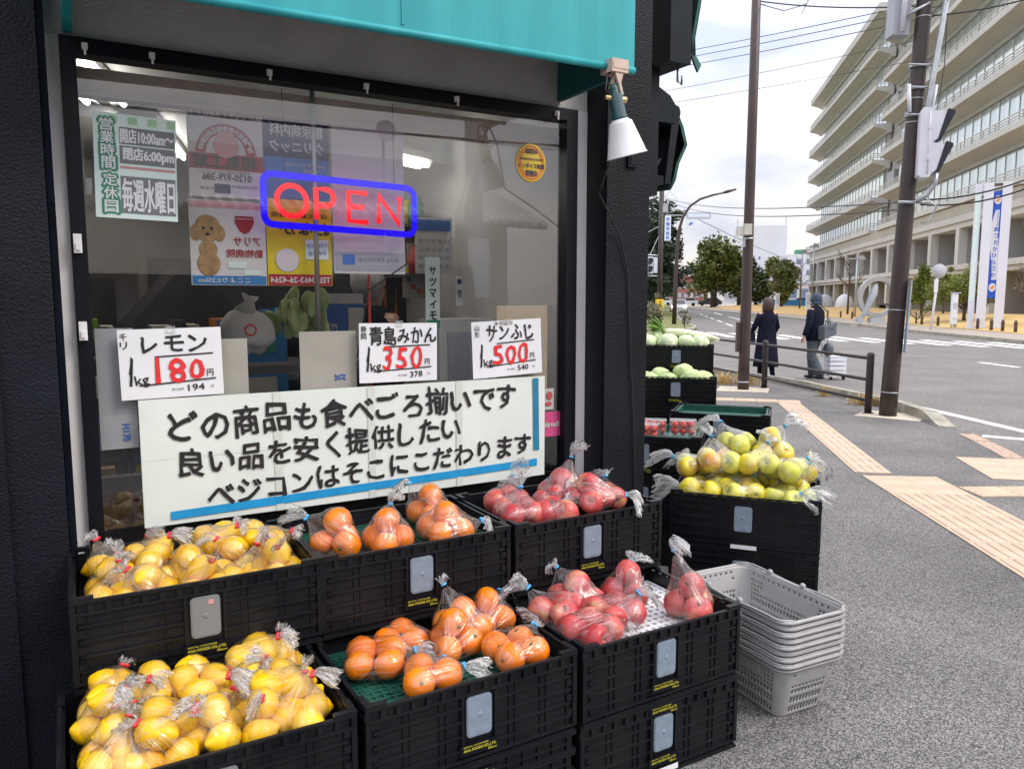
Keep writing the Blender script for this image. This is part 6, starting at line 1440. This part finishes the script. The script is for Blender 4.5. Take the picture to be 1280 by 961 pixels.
leaf_tree('cypress_tree', 'narrow conical evergreen on the lawn right of the corner pole', 'tree', (27.3, 51.5, .3), 3.5, .95, 1.6, 'leaf_c', 12, .1, 34, 110, .09, shape='cone')
leaf_tree('shrub_tree', 'low spreading bright green tree beside the blue banner pylon', 'tree', (24.9, 42.5, .25), 2.75, 1.65, .95, 'leaf_c', 13, .1, 40, 150, .085)
leaf_tree('olive_shrub', 'grey green shrub in a pot at the verge beside the yellow sign', 'shrub', (6.55, 35.9, 0), 1.7, .45, .8, 'leaf_olive', 14, .05, 22, 80, .06)
leaf_tree('verge_shrub', 'small dark shrub at the rounded corner of the verge', 'shrub', (8.2, 36.6, 0), .95, .25, .35, 'leaf_olive', 15, .03, 9, 40, .055)
leaf_tree('broadleaf_tree', 'brownish thin tree at the right edge of the photo by the pylon', 'tree', (24.6, 36.2, .2), 2.9, .9, 1.1, 'leaf_olive', 16, .06, 22, 40, .06, group=G4)
leaf_tree('low_bush', 'small green bush behind the round sign on the lawn', 'shrub', (29.6, 53, .3), 3.4, .6, 1.1, 'leaf_c', 17, .07, 14, 70, .09)
leaf_tree('twig_shrub', 'bare brown twiggy shrub on the lawn left of the corner pole', 'shrub', (22.8, 43.5, .1), .85, .7, .35, 'leaf_olive', 18, .05, 16, 14, .05)
def bare(label, loc, h, seed):
    r = random.Random(seed); o = thing('bare_tree', label, 'tree', loc, 0, 'bare young trees on the lawn'); mb = MB(); mb.tube([(0, 0, -.05), (.03, 0, h * .5), (0, .03, h)], [.09, .06, .015], 7); mb.build('trunk', 'bark', o); mb = MB()
    for i in range(16):
        z = h * r.uniform(.35, .9); a = r.uniform(0, 6.28); l_ = h * r.uniform(.15, .3); e = Vector((math.cos(a) * l_, math.sin(a) * l_, z + l_ * .9)); mb.tube([(0, 0, z), e * .5 + Vector((0, 0, z * .5)), e], [.03, .02, .008], 4)
        for k in range(3): f = e + Vector((r.uniform(-.3, .3), r.uniform(-.3, .3), r.uniform(.1, .4))); mb.tube([e * .7 + Vector((0, 0, z * .3)), f], [.012, .005], 4)
    mb.build('branches', 'bark', o)
bare('bare young tree on the lawn left of the ring sculpture', (25.2, 58, .3), 4.4, 1); bare('bare young tree standing in the lawn behind the walkers', (30.5, 82, .3), 5.0, 2); bare('thin bare tree close to the right edge of the photo', (23.2, 34.5, .1), 2.6, 3); bare('bare young tree near the far end of the lawn', (31, 92, .3), 5.0, 4)

# ------------------------------------------------------------------ things on the lawn and far pavement
def on_lawn_edge(u, off=.35):
    k = (u - 640) / 961
    for p, q in zip(LE, LE[1:]):
        p, q = Vector(p), Vector(q)
        f0, f1 = p.x - k * p.y * .9937, q.x - k * q.y * .9937
        if f0 * f1 <= 0: t = f0 / (f0 - f1); v = p.lerp(q, t); return v.x + off, v.y
    return None
n_ = 0
for u in (1276, 1262, 1246, 1232, 1215, 1187, 1166, 1146, 1107, 1091, 1074, 1060, 1046, 1030):
    p = on_lawn_edge(u)
    if not p: continue
    lb = ORD[n_] if n_ < 10 else ('eleventh', 'twelfth', 'thirteenth', 'fourteenth')[n_ - 10]; n_ += 1
    o = thing('bollard', f'low dark wooden bollard along the lawn edge, {lb} from the right', 'bollard', (p[0], p[1], .0), 0, 'low bollards along the lawn edge'); mb = MB(); mb.lathe([(.07, 0), (.07, .45), (.055, .52), (.02, .54)], 8); mb.build('post', 'bark', o)
    mb = MB(); mb.lathe([(.073, .38), (.073, .42)], 8); mb.build('band', 'signal_black', o)
rg = thing('ring_sculpture', 'upright steel ring sculpture with a curved pale fin inside', 'sculpture', (20.45, 43.3, .1), R(-6))
mb = MB(); vs = []; k = 40
for i in range(k):
    q = 2 * math.pi * i / k
    for rr, y in ((1.15, -.17), (1.15, .17), (.90, .17), (.90, -.17)): vs.append((rr * math.cos(q) * .93, y, 1.42 + rr * math.sin(q)))
mb.add(vs, [(i * 4 + j, i * 4 + (j + 1) % 4, ((i + 1) % k) * 4 + (j + 1) % 4, ((i + 1) % k) * 4 + j) for i in range(k) for j in range(4)]); mb.build('ring', 'ring_steel', rg)
mb = MB(); mb.tube([(-.95, -.1, .02), (-.70, -.1, .55), (-.45, -.08, 1.1), (-.25, -.05, 1.6), (-.15, 0, 2.0), (-.05, 0, 2.25)], [.12, .14, .17, .22, .17, .03], 10); mb.build('fin', 'far_gray', rg)
mb = MB(); mb.box(-1.05, -.75, -.25, .25, 0, .3); mb.box(-.4, .4, -.3, .3, 0, .28); mb.build('plinth', 'far_gray', rg)
rs = thing('round_road_sign', 'white pole with a round sign seen from behind on the far pavement', 'road sign', (19.62, 36.1, 0))
mb = MB(); mb.tube([(0, 0, 0), (.1, 0, 1.2), (.22, 0, 2.95)], .055, 10); mb.build('post', 'signal_white', rs); mb = MB(); mb.X = T(.20, -.07, 2.72) @ Matrix.Rotation(R(90), 4, 'X'); mb.lathe([(.33, -.012), (.335, 0), (.33, .012)], 28); mb.build('sign_disc', 'far_gray', rs)
mb = MB(); mb.box(.0, .18, -.09, -.06, 1.75, 2.35); mb.build('plate', 'signal_white', rs)
bo = thing('info_board', 'narrow pale blue information board standing on the lawn before the shrub tree', 'sign board', (21.75, 38, .05), R(14)); mb = MB(); mb.box(-.16, .16, -.06, .06, .15, 1.65); mb.build('panel', 'sign_white', bo); mb = MB(); mb.box(-.20, .30, -.09, .09, 1.652, 1.70); mb.build('cap', 'sign_back', bo)
mb = MB(); mb.box(-.12, .12, -.066, -.0605, .9, 1.2); mb.box(-.12, .12, -.066, -.0605, .4, .45); mb.build('print', 'sign_back', bo); mb = MB(); mb.box(-.12, -.08, -.04, .04, 0, .149); mb.box(.08, .12, -.04, .04, 0, .149); mb.build('leg', 'steel', bo)
py = thing('banner_pylon', 'tall pair of white pylons holding a blue and white vertical banner', 'pylon', (22.3, 36.3, .02), R(-28))
for x in (-.62, -.22, .50):
    mb = MB(); w2 = .13 if x < -.5 else .19; mb.box(x - w2, x + w2, -.12 + (.25 if x < -.5 else 0), .12 + (.25 if x < -.5 else 0), 0, 6.75); mb.box(x - w2 - .03, x + w2 + .03, -.15 + (.25 if x < -.5 else 0), .15 + (.25 if x < -.5 else 0), -.1, .12); mb.build('column', 'pylon', py)
for q in ((-.03, .31, -.10, .10, 1.22, 1.38), (-.4, .5, -.09, .09, 6.6, 6.7)): mb = MB(); mb.box(*q); mb.build('cross_bar', 'bark', py)
mb = MB(); mb.box(-.04, .36, -.06, -.05, 1.45, 6.35); bb = mb.build('banner_sheet', 'banner_blue', py)
mb = MB(); vs = []
for i in range(25):
    t = i / 24; z = 2.3 + 3.2 * t; c = .16 + .07 * math.sin(t * 6.0 + .6); wv = .175 * math.sin(math.pi * min(1, max(0, .12 + t * .8))) ** .6; vs += [(max(-.035, c - wv), -.0635, z), (min(.355, c + wv), -.0635, z)]
mb.add(vs, [(2 * i, 2 * i + 1, 2 * i + 3, 2 * i + 2) for i in range(24)])
for z in (1.95, 5.95): mb.sph((.16, -.0635, z), .15, .002, .20, 16, 8)
mb.build('banner_wave', 'signal_white', bb)
mb = MB()
for i, c in enumerate('あったかひらつか'): mb.text(c, .16 + .03 * math.sin(i * .9), 4.62 - .30 * i, .18, .20, -.066, 0, .03)
for i, c in enumerate('手をつなぎたくなる街'): mb.text(c, .19, 5.42 - .070 * i, .055, .055, -.066, 0, .02)
mb.build('lettering', 'banner_blue', bb)
mb = MB(); 
for z in (1.92, 5.92): mb.sph((.14, -.0662, z), .07, .002, .05, 10, 6); mb.sph((.19, -.0662, z + .06), .05, .002, .05, 10, 6)
mb.build('emblem', 'orange_fill', bb)
mb = MB(); mb.box(-.72, -.54, .120, .129, 1.3, 6.3); gb = mb.build('banner_sheet', 'mint_paper', py)

# ------------------------------------------------------------------ the left side: lamp post, signals, signs
lm = thing('street_lamp', 'brown curved arm street lamp on the left verge carrying road signs', 'street lamp', (9.25, 44, 0))
mb = MB(); mb.tube([(0, 0, 0), (.02, 0, 2), (.08, 0, 4.2), (.16, 0, 5.3), (.36, 0, 6.0), (.75, 0, 6.6), (1.3, 0, 6.98), (2.0, 0, 7.2), (2.75, 0, 7.36)], [.13, .12, .10, .09, .08, .07, .065, .06, .05], 10); mb.build('post', 'pole_brown', lm)
mb = MB(); mb.tube([(2.6, 0, 7.33), (2.8, 0, 7.39), (3.3, 0, 7.52)], [.06, .09, .05], 8); mb.build('lamp_head', 'pole_dark', lm)
mb = MB(); mb.tube([(-.6, 0, 6.08), (1.9, 0, 6.08)], .035, 8); mb.build('sign_arm', 'steel', lm)
mb = MB(); mb.prism_y([(.55, 5.86), (1.85, 5.86), (1.92, 5.98), (1.92, 6.20), (1.85, 6.26), (.55, 6.24)], -.12, -.05); mb.build('sign_panel', 'sign_back', lm); mb = MB(); mb.box(.62, 1.8, -.128, -.1205, 5.98, 6.16); mb.build('panel_face', 'sign_white', lm)
mb = MB(); mb.box(.55, 1.02, -.12, -.05, 5.36, 5.84); mb.build('square_sign', 'sign_white', lm); mb = MB(); mb.prism_y([(.66, 5.5), (.9, 5.6), (.86, 5.72), (.7, 5.64)], -.127, -.121); mb.build('symbol', 'sign_blue', lm)
sp_ = thing('signal_pole', 'dark pole on the left verge with a blue lettered sign and pedestrian signal', 'pole', (7.25, 38, 0))
mb = MB(); mb.lathe([(.14, 0), (.13, 3), (.115, 7.2)], 14); mb.build('pole', 'pole_dark', sp_)
mb = MB(); mb.box(.17, .47, -.03, .03, 4.25, 5.45); mb.build('sign_board', 'sign_white', sp_); mb = MB()
for i, c in enumerate('平塚市役所'): mb.text(c, .32, 5.26 - .22 * i, .17, .17, -.033, 0, .04)
mb.build('lettering', 'sign_blue', sp_)
mb = MB(); mb.box(-.17, .17, -.17, .17, .75, 1.42); mb.prism_y([(-.13, .6), (.13, .6), (.13, 1.4), (-.13, 1.4)], -.19, -.171); mb.build('yellow_wrap', 'yellow_sign', sp_)
mb = MB(); mb.text('交\n通\n安\n全', 0, 1.08, .11, .55, -.1915, 0, .03); mb.build('wrap_lettering', 'ink', sp_)
mb = MB(); mb.tube([(0, 0, 3.55), (-.95, 0, 3.58)], .03, 6); mb.tube([(0, 0, 2.55), (-.85, 0, 2.56)], .03, 6); mb.tube([(-.05, 0, 4.6), (-.5, 0, 3.6)], .015, 5); mb.tube([(0, 0, 5.0), (-1.1, 0, 4.4)], .012, 5); mb.build('signal_arm', 'signal_white', sp_)
mb = MB(); mb.box(-.74, -.36, -.06, .10, 2.66, 3.48); mb.build('signal_box', 'signal_white', sp_)
for z in (2.72, 3.1): mb = MB(); mb.prism_y([(-.60, z), (-.48, z + .02), (-.38, z + .22), (-.50, z + .32), (-.60, z + .30)], -.30, -.061); mb.build('visor', 'signal_black', sp_)
mb = MB(); mb.box(-.33, -.14, -.04, .04, 2.7, 3.45); mb.build('count_panel', 'sign_white', sp_)
mb = MB(); mb.tube([(.1, 0, 6.3), (.4, 0, 6.6), (.7, 0, 6.3), (.6, 0, 5.7), (.2, 0, 5.5)], .015, 5); mb.box(.05, .3, -.1, .1, 5.6, 6.0); mb.build('cable_loop', 'steel', sp_)
mb = MB(); mb.prism_y([(-1.5, 4.3), (-1.05, 3.9), (-1.2, 4.7)], -.01, .01); tag(mb.build('pennant', 'signal_white', None, (7.25, 37.6, 0)), 'small white pennant at the shop corner below the rolled awnings', 'flag')

# ------------------------------------------------------------------ distance
wb = thing('white_building', 'plain white block with a blue banded lower wing far down the road', 'building', (57.5, 200, 0), R(-14))
mb = MB(); mb.box(0, 12.3, 0, 14, 0, 19.6); mb.build('tower', 'far_white', wb); mb = MB(); mb.box(-2.6, -.01, .5, 12, 0, 13.6); mb.build('wing', 'far_white', wb)
mb = MB()
for z in (8.6, 11.2): mb.box(-2.62, .0, .44, .49, z, z + 1.3)
mb.build('window_band', 'far_blue', wb)
for x, z in ((5.6, 9.0), (5.6, 11.2), (7.0, 6.2)): mb = MB(); mb.box(x, x + .5, -.05, -.002, z, z + .7); mb.build('window', 'far_blue', wb)
mb = MB(); mb.tube([(.3, 1, 19.6), (.3, 1, 21.5)], .12, 5); mb.tube([(12, 1, 19.6), (12, 1, 22)], .12, 5); mb.build('mast', 'far_gray', wb)
mb = MB(); mb.box(-2.62, 12.35, -.06, -.003, 1.5, 2.2); mb.build('sign_band', 'far_gray', wb)
w2 = thing('white_building', 'low white block with small windows beside the office building', 'building', (69.5, 190, 0), R(-14)); mb = MB(); mb.box(-2, 9, 0, 10, 0, 12.0); mb.build('wall', 'far_white', w2)
for z in (4.5, 7.0, 9.6):
    for x in (0, 2.4, 4.8): mb = MB(); mb.box(x, x + 1.5, -.06, -.003, z, z + 1.2); mb.build('window', 'far_blue', w2)
mb = MB(); mb.box(0, 5, 2, 6, 12.0, 13.2); mb.build('roof_unit', 'post_green', w2)
rb = thing('brick_building', 'red brick building at the far end of the road', 'building', (55, 270, 0), R(-8)); mb = MB(); mb.box(0, 13, 0, 10, 0, 8.2); mb.build('wall', 'brick_red', rb); mb = MB(); mb.box(-.3, 13.3, -.3, 10.3, 8.2, 9.0); mb.build('parapet', 'brick_red', rb)
for x in range(6):
    for z in (1.5, 4.6): mb = MB(); mb.box(.8 + x * 2, 2.0 + x * 2, -.08, -.003, z, z + 1.6); mb.build('window', 'far_gray', rb)
lo = thing('low_building', 'long low white roofed shed behind the far trees', 'building', (60, 170, 0), R(-14)); mb = MB(); mb.box(-3, 14, 0, 8, 0, 4.6); mb.build('wall', 'house_wall_white', lo); mb = MB(); mb.box(-3.3, 14.3, -.4, 8.4, 4.6, 5.0); mb.build('roof', 'far_gray', lo)
mb = MB()
for i in range(6): mb.box(-2 + i * 2.6, -.2 + i * 2.6, -.06, -.003, 1.4, 3.4)
mb.build('window_band', 'far_blue', lo)
tag(leaf_tree('distant_wood', 'dark line of far trees', 'wood', (30, 300, 0), 9, 30, 4, 'leaf_b', 30, .3, 60, 60, 1.0), kind='stuff')
def car(label, loc, rz, m, lit=False):
    o = thing('parked_car' if not lit else 'oncoming_car', label, 'car', loc, rz, 'cars far down the road')
    mb = MB(); mb.prism_x([(-2.1, .25), (2.1, .25), (2.15, .6), (1.95, .85), (1.0, .95), (-2.0, .98), (-2.15, .7)], -.85, .85); mb.prism_x([(1.0, .95), (.45, 1.42), (-1.3, 1.45), (-1.95, .98)], -.72, .72); mb.build('body', m, o)
    mb = MB(); mb.prism_x([(.97, .97), (.44, 1.38), (-1.28, 1.41), (-1.85, 1.0)], -.728, .728); mb.prism_x([(1.05, .97), (.52, 1.38), (.46, 1.38), (.99, .97)], -.64, .64); mb.build('windows', 'car_glass', o)
    for x in (-.8, .8):
        for y in (-1.3, 1.3): mb = MB(); mb.X = T(x, y, .31) @ Matrix.Rotation(R(90), 4, 'Y'); mb.lathe([(.29, -.1), (.31, -.08), (.31, .08), (.29, .1)], 12); mb.build('wheel', 'tyre', o)
    for x in (-.6, .6): mb = MB(); mb.sph((x, 2.12, .66), .19 if lit else .14, .07, .14, 8, 6); mb.build('headlight', 'headlight' if lit else 'signal_white', o)
CD_ = R(180 - 11)
car('oncoming car with both headlights lit on the left lane', (17.9, 83, -.12), CD_, 'car_white', True)
car('white car behind the car with lit headlights', (18.8, 104, -.12), CD_, 'car_white'); car('dark car farthest along the left lane', (23.5, 125, -.12), CD_, 'car_dark')
car('white parked car under the largest tree', (31, 138, .0), R(80), 'car_white'); car('dark parked car under the largest tree', (36, 141, .0), R(78), 'car_dark'); car('silver parked car at the far end of the road', (29, 150, 0), R(75), 'car_white'); car('blue grey parked car near the lawn end', (44, 118, 0), R(78), 'sign_blue')
# small street furniture beyond the walkers
for i, (x, y, lb) in enumerate(((29.1, 76, 'white slim notice post on the far pavement left of the hat'), (30.2, 88, 'white slim notice post on the far pavement, farther one'))):
    o = thing('notice_post', lb, 'sign post', (x, y, 0), 0, 'white notice posts on the far pavement'); mb = MB(); mb.box(-.22, .22, -.06, .06, .2, 2.0); mb.build('panel', 'sign_white', o); mb = MB(); mb.box(-.15, .15, -.05, .05, 0, .199); mb.build('base', 'far_gray', o); mb = MB(); mb.box(-.16, .16, -.066, -.0605, .8, 1.8); mb.build('print', 'sign_back', o)
for x, y, h, lb in ((34.3, 92, 7.2, 'grey lamp post left of the office building'), (38.8, 100, 8.5, 'tall grey pole with cross arms left of the office building'), (25.3, 57, 4.6, 'thin grey lamp post on the lawn beside the ring sculpture'), (33.0, 125, 11.5, 'wooden pole standing above the largest tree')):
    o = thing('lamp_post', lb, 'post', (x, y, 0), 0, 'thin posts in the distance'); mb = MB(); mb.lathe([(.10, 0), (.07, h)], 8); mb.build('post', 'steel' if 'wooden' not in lb else 'bark', o); mb = MB(); mb.box(-.6, .6, -.06, .06, h * .93, h * .95); mb.box(-.1, .5, -.08, .08, h * .952, h * .985); mb.build('arm', 'steel', o)
for i, (x, y, m, lb) in enumerate(((35.6, 88, 'far_gray', 'grey rounded tent cover behind the walkers, left one'), (37.0, 86, 'far_white', 'grey rounded tent cover behind the walkers, right one'))):
    mb = MB(); mb.sph((0, 0, .6), 1.0, .9, 1.3, 12, 8); mb.box(-.8, .8, -.7, .7, 0, .5); tag(mb.build('covered_bench', m, None, (x, y, 0)), lb, 'cover', 'covered shapes on the lawn')
b = thing('stone_bench', 'long dark bench in front of the colonnade', 'bench', (37.8, 78, .3), R(80)); mb = MB(); mb.box(-2.0, 2.0, -.4, .4, .45, .6); mb.build('seat', 'shelf_dark', b)
for x in (-1.5, 1.5): mb = MB(); mb.box(x - .15, x + .15, -.3, .3, 0, .45); mb.build('leg', 'shelf_dark', b)
tag(MB.build((lambda m_: (m_.prism([(0, 0), (9, 0), (9, .3), (0, .3)], 0, 1.2), m_)[1])(MB()), 'blue_sheet_fence', 'poster_blue', None, (37.0, 112, 0), R(-10)), 'bright blue sheet fence far behind the walkers', 'fence')

# overhead wires
def wire(label, a, c, sag, r=.012, name='overhead_wire'):
    a, c = Vector(a), Vector(c); mb = MB(); mb.tube([a.lerp(c, i / 16) - Vector((0, 0, sag * 4 * (i / 16) * (1 - i / 16))) for i in range(17)], r, 5); tag(mb.build(name, 'cable'), label, 'wire', 'overhead wires across the street')
def at(u, v, Y):
    b_ = (v - 480.5) / 961; th = math.atan(108.5 / 961); f = math.cos(th) - b_ * math.sin(th); t = Y / f; return ((u - 640) / 961 * t, Y, 1.5 - (math.sin(th) + b_ * math.cos(th)) * t)
wire('highest of the three parallel wires above the brown pole', at(815, 72, 32), at(1180, -2, 20), .05); wire('middle of the three parallel wires above the brown pole', at(815, 80, 32), at(1180, 7, 20), .05); wire('lowest of the three parallel wires above the brown pole', at(815, 90, 32), at(1180, 18, 20), .05)
wire('faint upper wire below the three parallel wires', at(800, 120, 70), at(1150, 50, 60), .1, .02); wire('faint lower wire below the three parallel wires', at(800, 135, 70), at(1150, 75, 60), .1, .02)
wire('upper wire from the signal pole to the corner pole', at(832, 247, 38), at(1128, 253, 9.9), .25, .010); wire('lower wire from the signal pole to the corner pole', at(832, 250, 38), at(1128, 262, 9.9), .35, .010)
wire('upper wire from the corner pole towards the pylons', at(1150, 250, 9.8), at(1330, 205, 9), .1, .010); wire('lower wire from the corner pole towards the pylons', at(1150, 256, 9.8), at(1330, 216, 9), .12, .010)
wire('wire running right from the head of the corner pole', at(1165, 20, 9.6), at(1330, -15, 9), .05, .010); wire('thin wire across the sky from the lamp arm', at(848, 262, 44), at(1000, 330, 90), .2, .02); wire('wire along the top edge right of the brown pole', at(950, 2, 12.6), at(1150, 8, 9.8), .05, .010)

# ------------------------------------------------------------------ across the street behind the viewer: what the shop glass mirrors
def mirrored(x, y): return S(x, 5.4 - y)
hs_ = thing('tiled_house', 'beige house with a corrugated eave across the street, mirrored in the shop glass', 'house', S(3.2, -7.6, 0), SA + R(180))
mb = MB(); mb.box(-4.2, 2.2, 0, 7, 0, 3.0); mb.build('wall', 'house_wall', hs_)
mb = MB(); mb.prism_x([(-.8, 2.75), (3.5, 4.4), (7.6, 2.75), (7.6, 2.85), (3.5, 4.55), (-.8, 2.87)], -4.6, 2.6); rf = mb.build('roof', 'roof_tile', hs_)
mb = MB()
for i in range(36): mb.tube([(-4.5 + i * .2, -.85, 2.80), (-4.5 + i * .2, -.3, 3.02)], .06, 6)
mb.build('corrugation', 'house_wall_white', rf)
for x in (-3.2, -.6, 1.0): mb = MB(); mb.box(x, x + 1.1, -.04, -.003, 1.0, 2.1); mb.build('window', 'dark_glass', hs_)
h2 = thing('tiled_house', 'low cream house with balcony across the street, mirrored at the left of the glass', 'house', S(.9, -8.6, 0), SA + R(180))
mb = MB(); mb.box(-2.6, 4.5, 0, 7, 0, 2.9); mb.box(.5, 4.5, .8, 6, 2.9, 4.2); mb.build('wall', 'house_wall_white', h2); mb = MB(); mb.box(-2.9, 4.8, -.5, 7.3, 2.9, 3.05); mb.box(.2, 4.8, .3, 6.4, 4.2, 4.35); mb.build('roof', 'roof_tile', h2)
mb = MB(); mb.box(-2.2, 2.4, -.7, -.5, 1.9, 2.75); mb.build('balcony', 'house_wall', h2)
for x in (-2.0, .2, 2.6): mb = MB(); mb.box(x, x + 1.3, -.05, -.003, .5, 1.8); mb.build('window', 'dark_glass', h2)
up = thing('concrete_pole', 'grey concrete utility pole across the street, mirrored in the shop glass', 'pole', S(5.55, -5.4, 0), SA); mb = MB(); mb.lathe([(.15, 0), (.11, 9)], 12); mb.build('pole', 'far_gray', up)
mb = MB(); mb.tube([(-.6, 0, 4.6), (.7, 0, 4.9)], .04, 6); mb.tube([(0, .1, 3.6), (-.9, .1, 1.2)], .05, 6); mb.build('stay', 'far_gray', up); mb = MB(); mb.box(-.18, .18, .155, .17, 1.5, 2.4); mb.build('pole_sign', 'sign_white', up)
dsh = thing('satellite_dish', 'white satellite dish on a mast across the street, mirrored in the shop glass', 'dish', S(4.7, -7.0, 0), SA + R(180)); mb = MB(); mb.tube([(0, 0, 0), (0, 0, 4.1)], .03, 6); mb.build('mast', 'steel', dsh); mb = MB(); mb.X = T(0, -.1, 4.2) @ Matrix.Rotation(R(80), 4, 'X'); mb.lathe([(.02, 0), (.12, .02), (.18, .05)], 18, cap=False); mb.build('dish', 'signal_white', dsh)

# ------------------------------------------------------------------ more behind the glass on the right
o = paper('fruit_poster', 'cream poster edged with small fruit pictures on the shop wall at the right', 'poster', 2.05, 2.30, 1.50, 1.82, 'card_pale', y=4.2, th=.003)
for i in range(14):
    q = i / 14 * 6.283; mb = MB(); mb.sph((.095 * math.cos(q), -.003, .125 * math.sin(q)), .016, .001, .016, 8, 6); mb.build('fruit_print', ('post_green', 'sign_red', 'orange_fill', 'poster_yellow')[i % 4], o)
o.location = S(1.86, 4.3, 1.66)
o = paper('strip_poster', 'tall pale blue strip poster with dark print hanging inside the shop', 'poster', 1.40, 1.47, 1.36, 1.68, 'mint_paper', y=3.2, th=.003)
mb = MB()
for i, c in enumerate('サツマイモ'): mb.text(c, 0, .10 - .05 * i, .032, .036, -.0035, 0, .03)
mb.build('lettering', 'ink', o); mb = MB(); mb.box(-.033, .033, -.003, -.002, -.158, -.12); mb.build('print_band', 'post_green', o)
o = paper('small_notice', 'small white notice with a dark emblem inside the shop at the right', 'notice', 1.60, 1.635, 1.46, 1.60, 'poster_white', y=3.3, th=.003)
mb = MB(); mb.sph((0, -.003, .045), .012, .001, .014, 8, 6); mb.text('禁煙', 0, -.01, .02, .04, -.0035, 0, .02); mb.build('emblem', 'poster_navy', o)
fzb = thing('white_freezer', 'white boxy appliance inside the shop behind the apple price card', 'appliance', S(1.62, 3.35, 0), SA)
mb = MB(); mb.box(-.14, .14, -.12, .12, 0, 1.40); mb.build('cabinet', 'house_wall_white', fzb); mb = MB(); mb.box(-.10, .06, -.128, -.1205, 1.10, 1.34); mb.build('front_panel', 'far_gray', fzb)

# darker clutter in the lower half of the shop
for i, (x, y, w_, h, m, lb) in enumerate(((-.55, 4.4, .55, 1.25, 'card', 'tall carton stack inside the shop behind the lemon price card'), (.05, 4.9, .4, 1.15, 'shelf_dark', 'dark crate tower inside the shop left of the white bag'), (.62, 4.6, .5, 1.05, 'wood', 'wooden counter end inside the shop under the posters'), (1.0, 5.0, .35, 1.35, 'poster_blue', 'blue cooler inside the shop behind the steel pole'), (-.95, 3.9, .35, 1.0, 'shelf_dark', 'dark bin inside the shop at the far left'))):
    o = thing('stock_stack', lb, 'stock', S(x, y, .02), SA + R(rnd.uniform(-12, 12)), 'stock standing about inside the shop')
    k = max(2, int(h / .24)); z = 0
    for j in range(k):
        mb = MB(); hh_ = h / k - .006; a = rnd.uniform(-.03, .03); mb.X = rotz(a); mb.box(-w_ / 2, w_ / 2, -.16, .16, z, z + hh_); mb.box(-w_ * .3, w_ * .3, -.164, -.1605, z + hh_ * .25, z + hh_ * .7, 1); mb.box(-w_ / 2, w_ / 2, -.015, .015, z + hh_, z + hh_ + .003, 2); z += h / k
        mb.build('carton', [m, ('poster_white', 'poster_red', 'card_pale', 'post_green')[(i + j) % 4], 'card_pale'], o)
# banner joints taped with clear tape; cables and hedge across the street for the glass to mirror
for i in range(3):
    t_ = MB(); t_.box(cols[i + 1] - .012, cols[i + 1] + .014, -.0049, -.0042, -.2085, .2085); t_.build('tape', 'tape_faint', bn)
for k, (z, y) in enumerate(((5.2, -4.6), (5.5, -4.6), (4.4, -5.0), (3.9, -5.2))):
    wire(('topmost', 'second', 'third', 'lowest')[k] + ' street cable across the road, mirrored in the shop glass', S(-6, y, z), S(12, y, z + .3), .25, .02, 'street_cable')
hd = thing('parked_van', 'dark parked van across the street, mirrored low in the shop glass', 'van', S(2.4, -4.2, 0), SA + R(90))
mb = MB(); mb.prism_x([(-2.2, .3), (2.2, .3), (2.25, .9), (1.9, 1.15), (1.3, 1.85), (-2.1, 1.9), (-2.2, .9)], -.8, .8); mb.build('body', 'car_dark', hd)
mb = MB(); mb.prism_x([(1.6, 1.2), (1.2, 1.7), (-1.9, 1.72), (-1.95, 1.2)], -.806, .806); mb.build('windows', 'car_glass', hd)
for x in (-.75, .75):
    for y in (-1.35, 1.35): mb = MB(); mb.X = T(x, y, .31) @ Matrix.Rotation(R(90), 4, 'Y'); mb.lathe([(.29, -.1), (.31, -.08), (.31, .08), (.29, .1)], 12); mb.build('wheel', 'tyre', hd)

# fittings on the shop's right inner wall
o = thing('wall_shelf', 'narrow shelf of jars on the right inner wall of the shop', 'shelf', S(1.80, 4.6, 1.62), SA)
for z in (0, .28): mb = MB(); mb.box(-.10, .09, -.45, .45, z, z + .015); mb.build('shelf', 'shelf_dark', o)
for z in (0, .28):
    for k in range(6): mb = MB(); mb.X = T(-.01, -.38 + k * .15, z + .016); mb.lathe([(.045, 0), (.045, .12), (.03, .14), (.03, .16)], 10); mb.build('jar', ('poster_red', 'card', 'post_green', 'poster_yellow', 'card_pale', 'inner_floor')[(k + int(z * 10)) % 6], o)
o = paper('wall_calendar', 'white wall calendar with blue heading inside the shop under the round sticker', 'calendar', 1.78, 2.0, 1.55, 1.85, 'poster_white', y=3.9, th=.003); o.location = S(1.76, 3.9, 1.78)
mb = MB(); mb.box(-.10, .10, -.003, -.002, .08, .14); mb.build('heading', 'sign_blue', o)
mb = MB()
for i in range(5):
    for j in range(4): mb.box(-.09 + i * .038, -.065 + i * .038, -.003, -.002, -.12 + j * .045, -.10 + j * .045)
mb.build('day_print', 'far_gray', o)['kind'] = 'stuff'
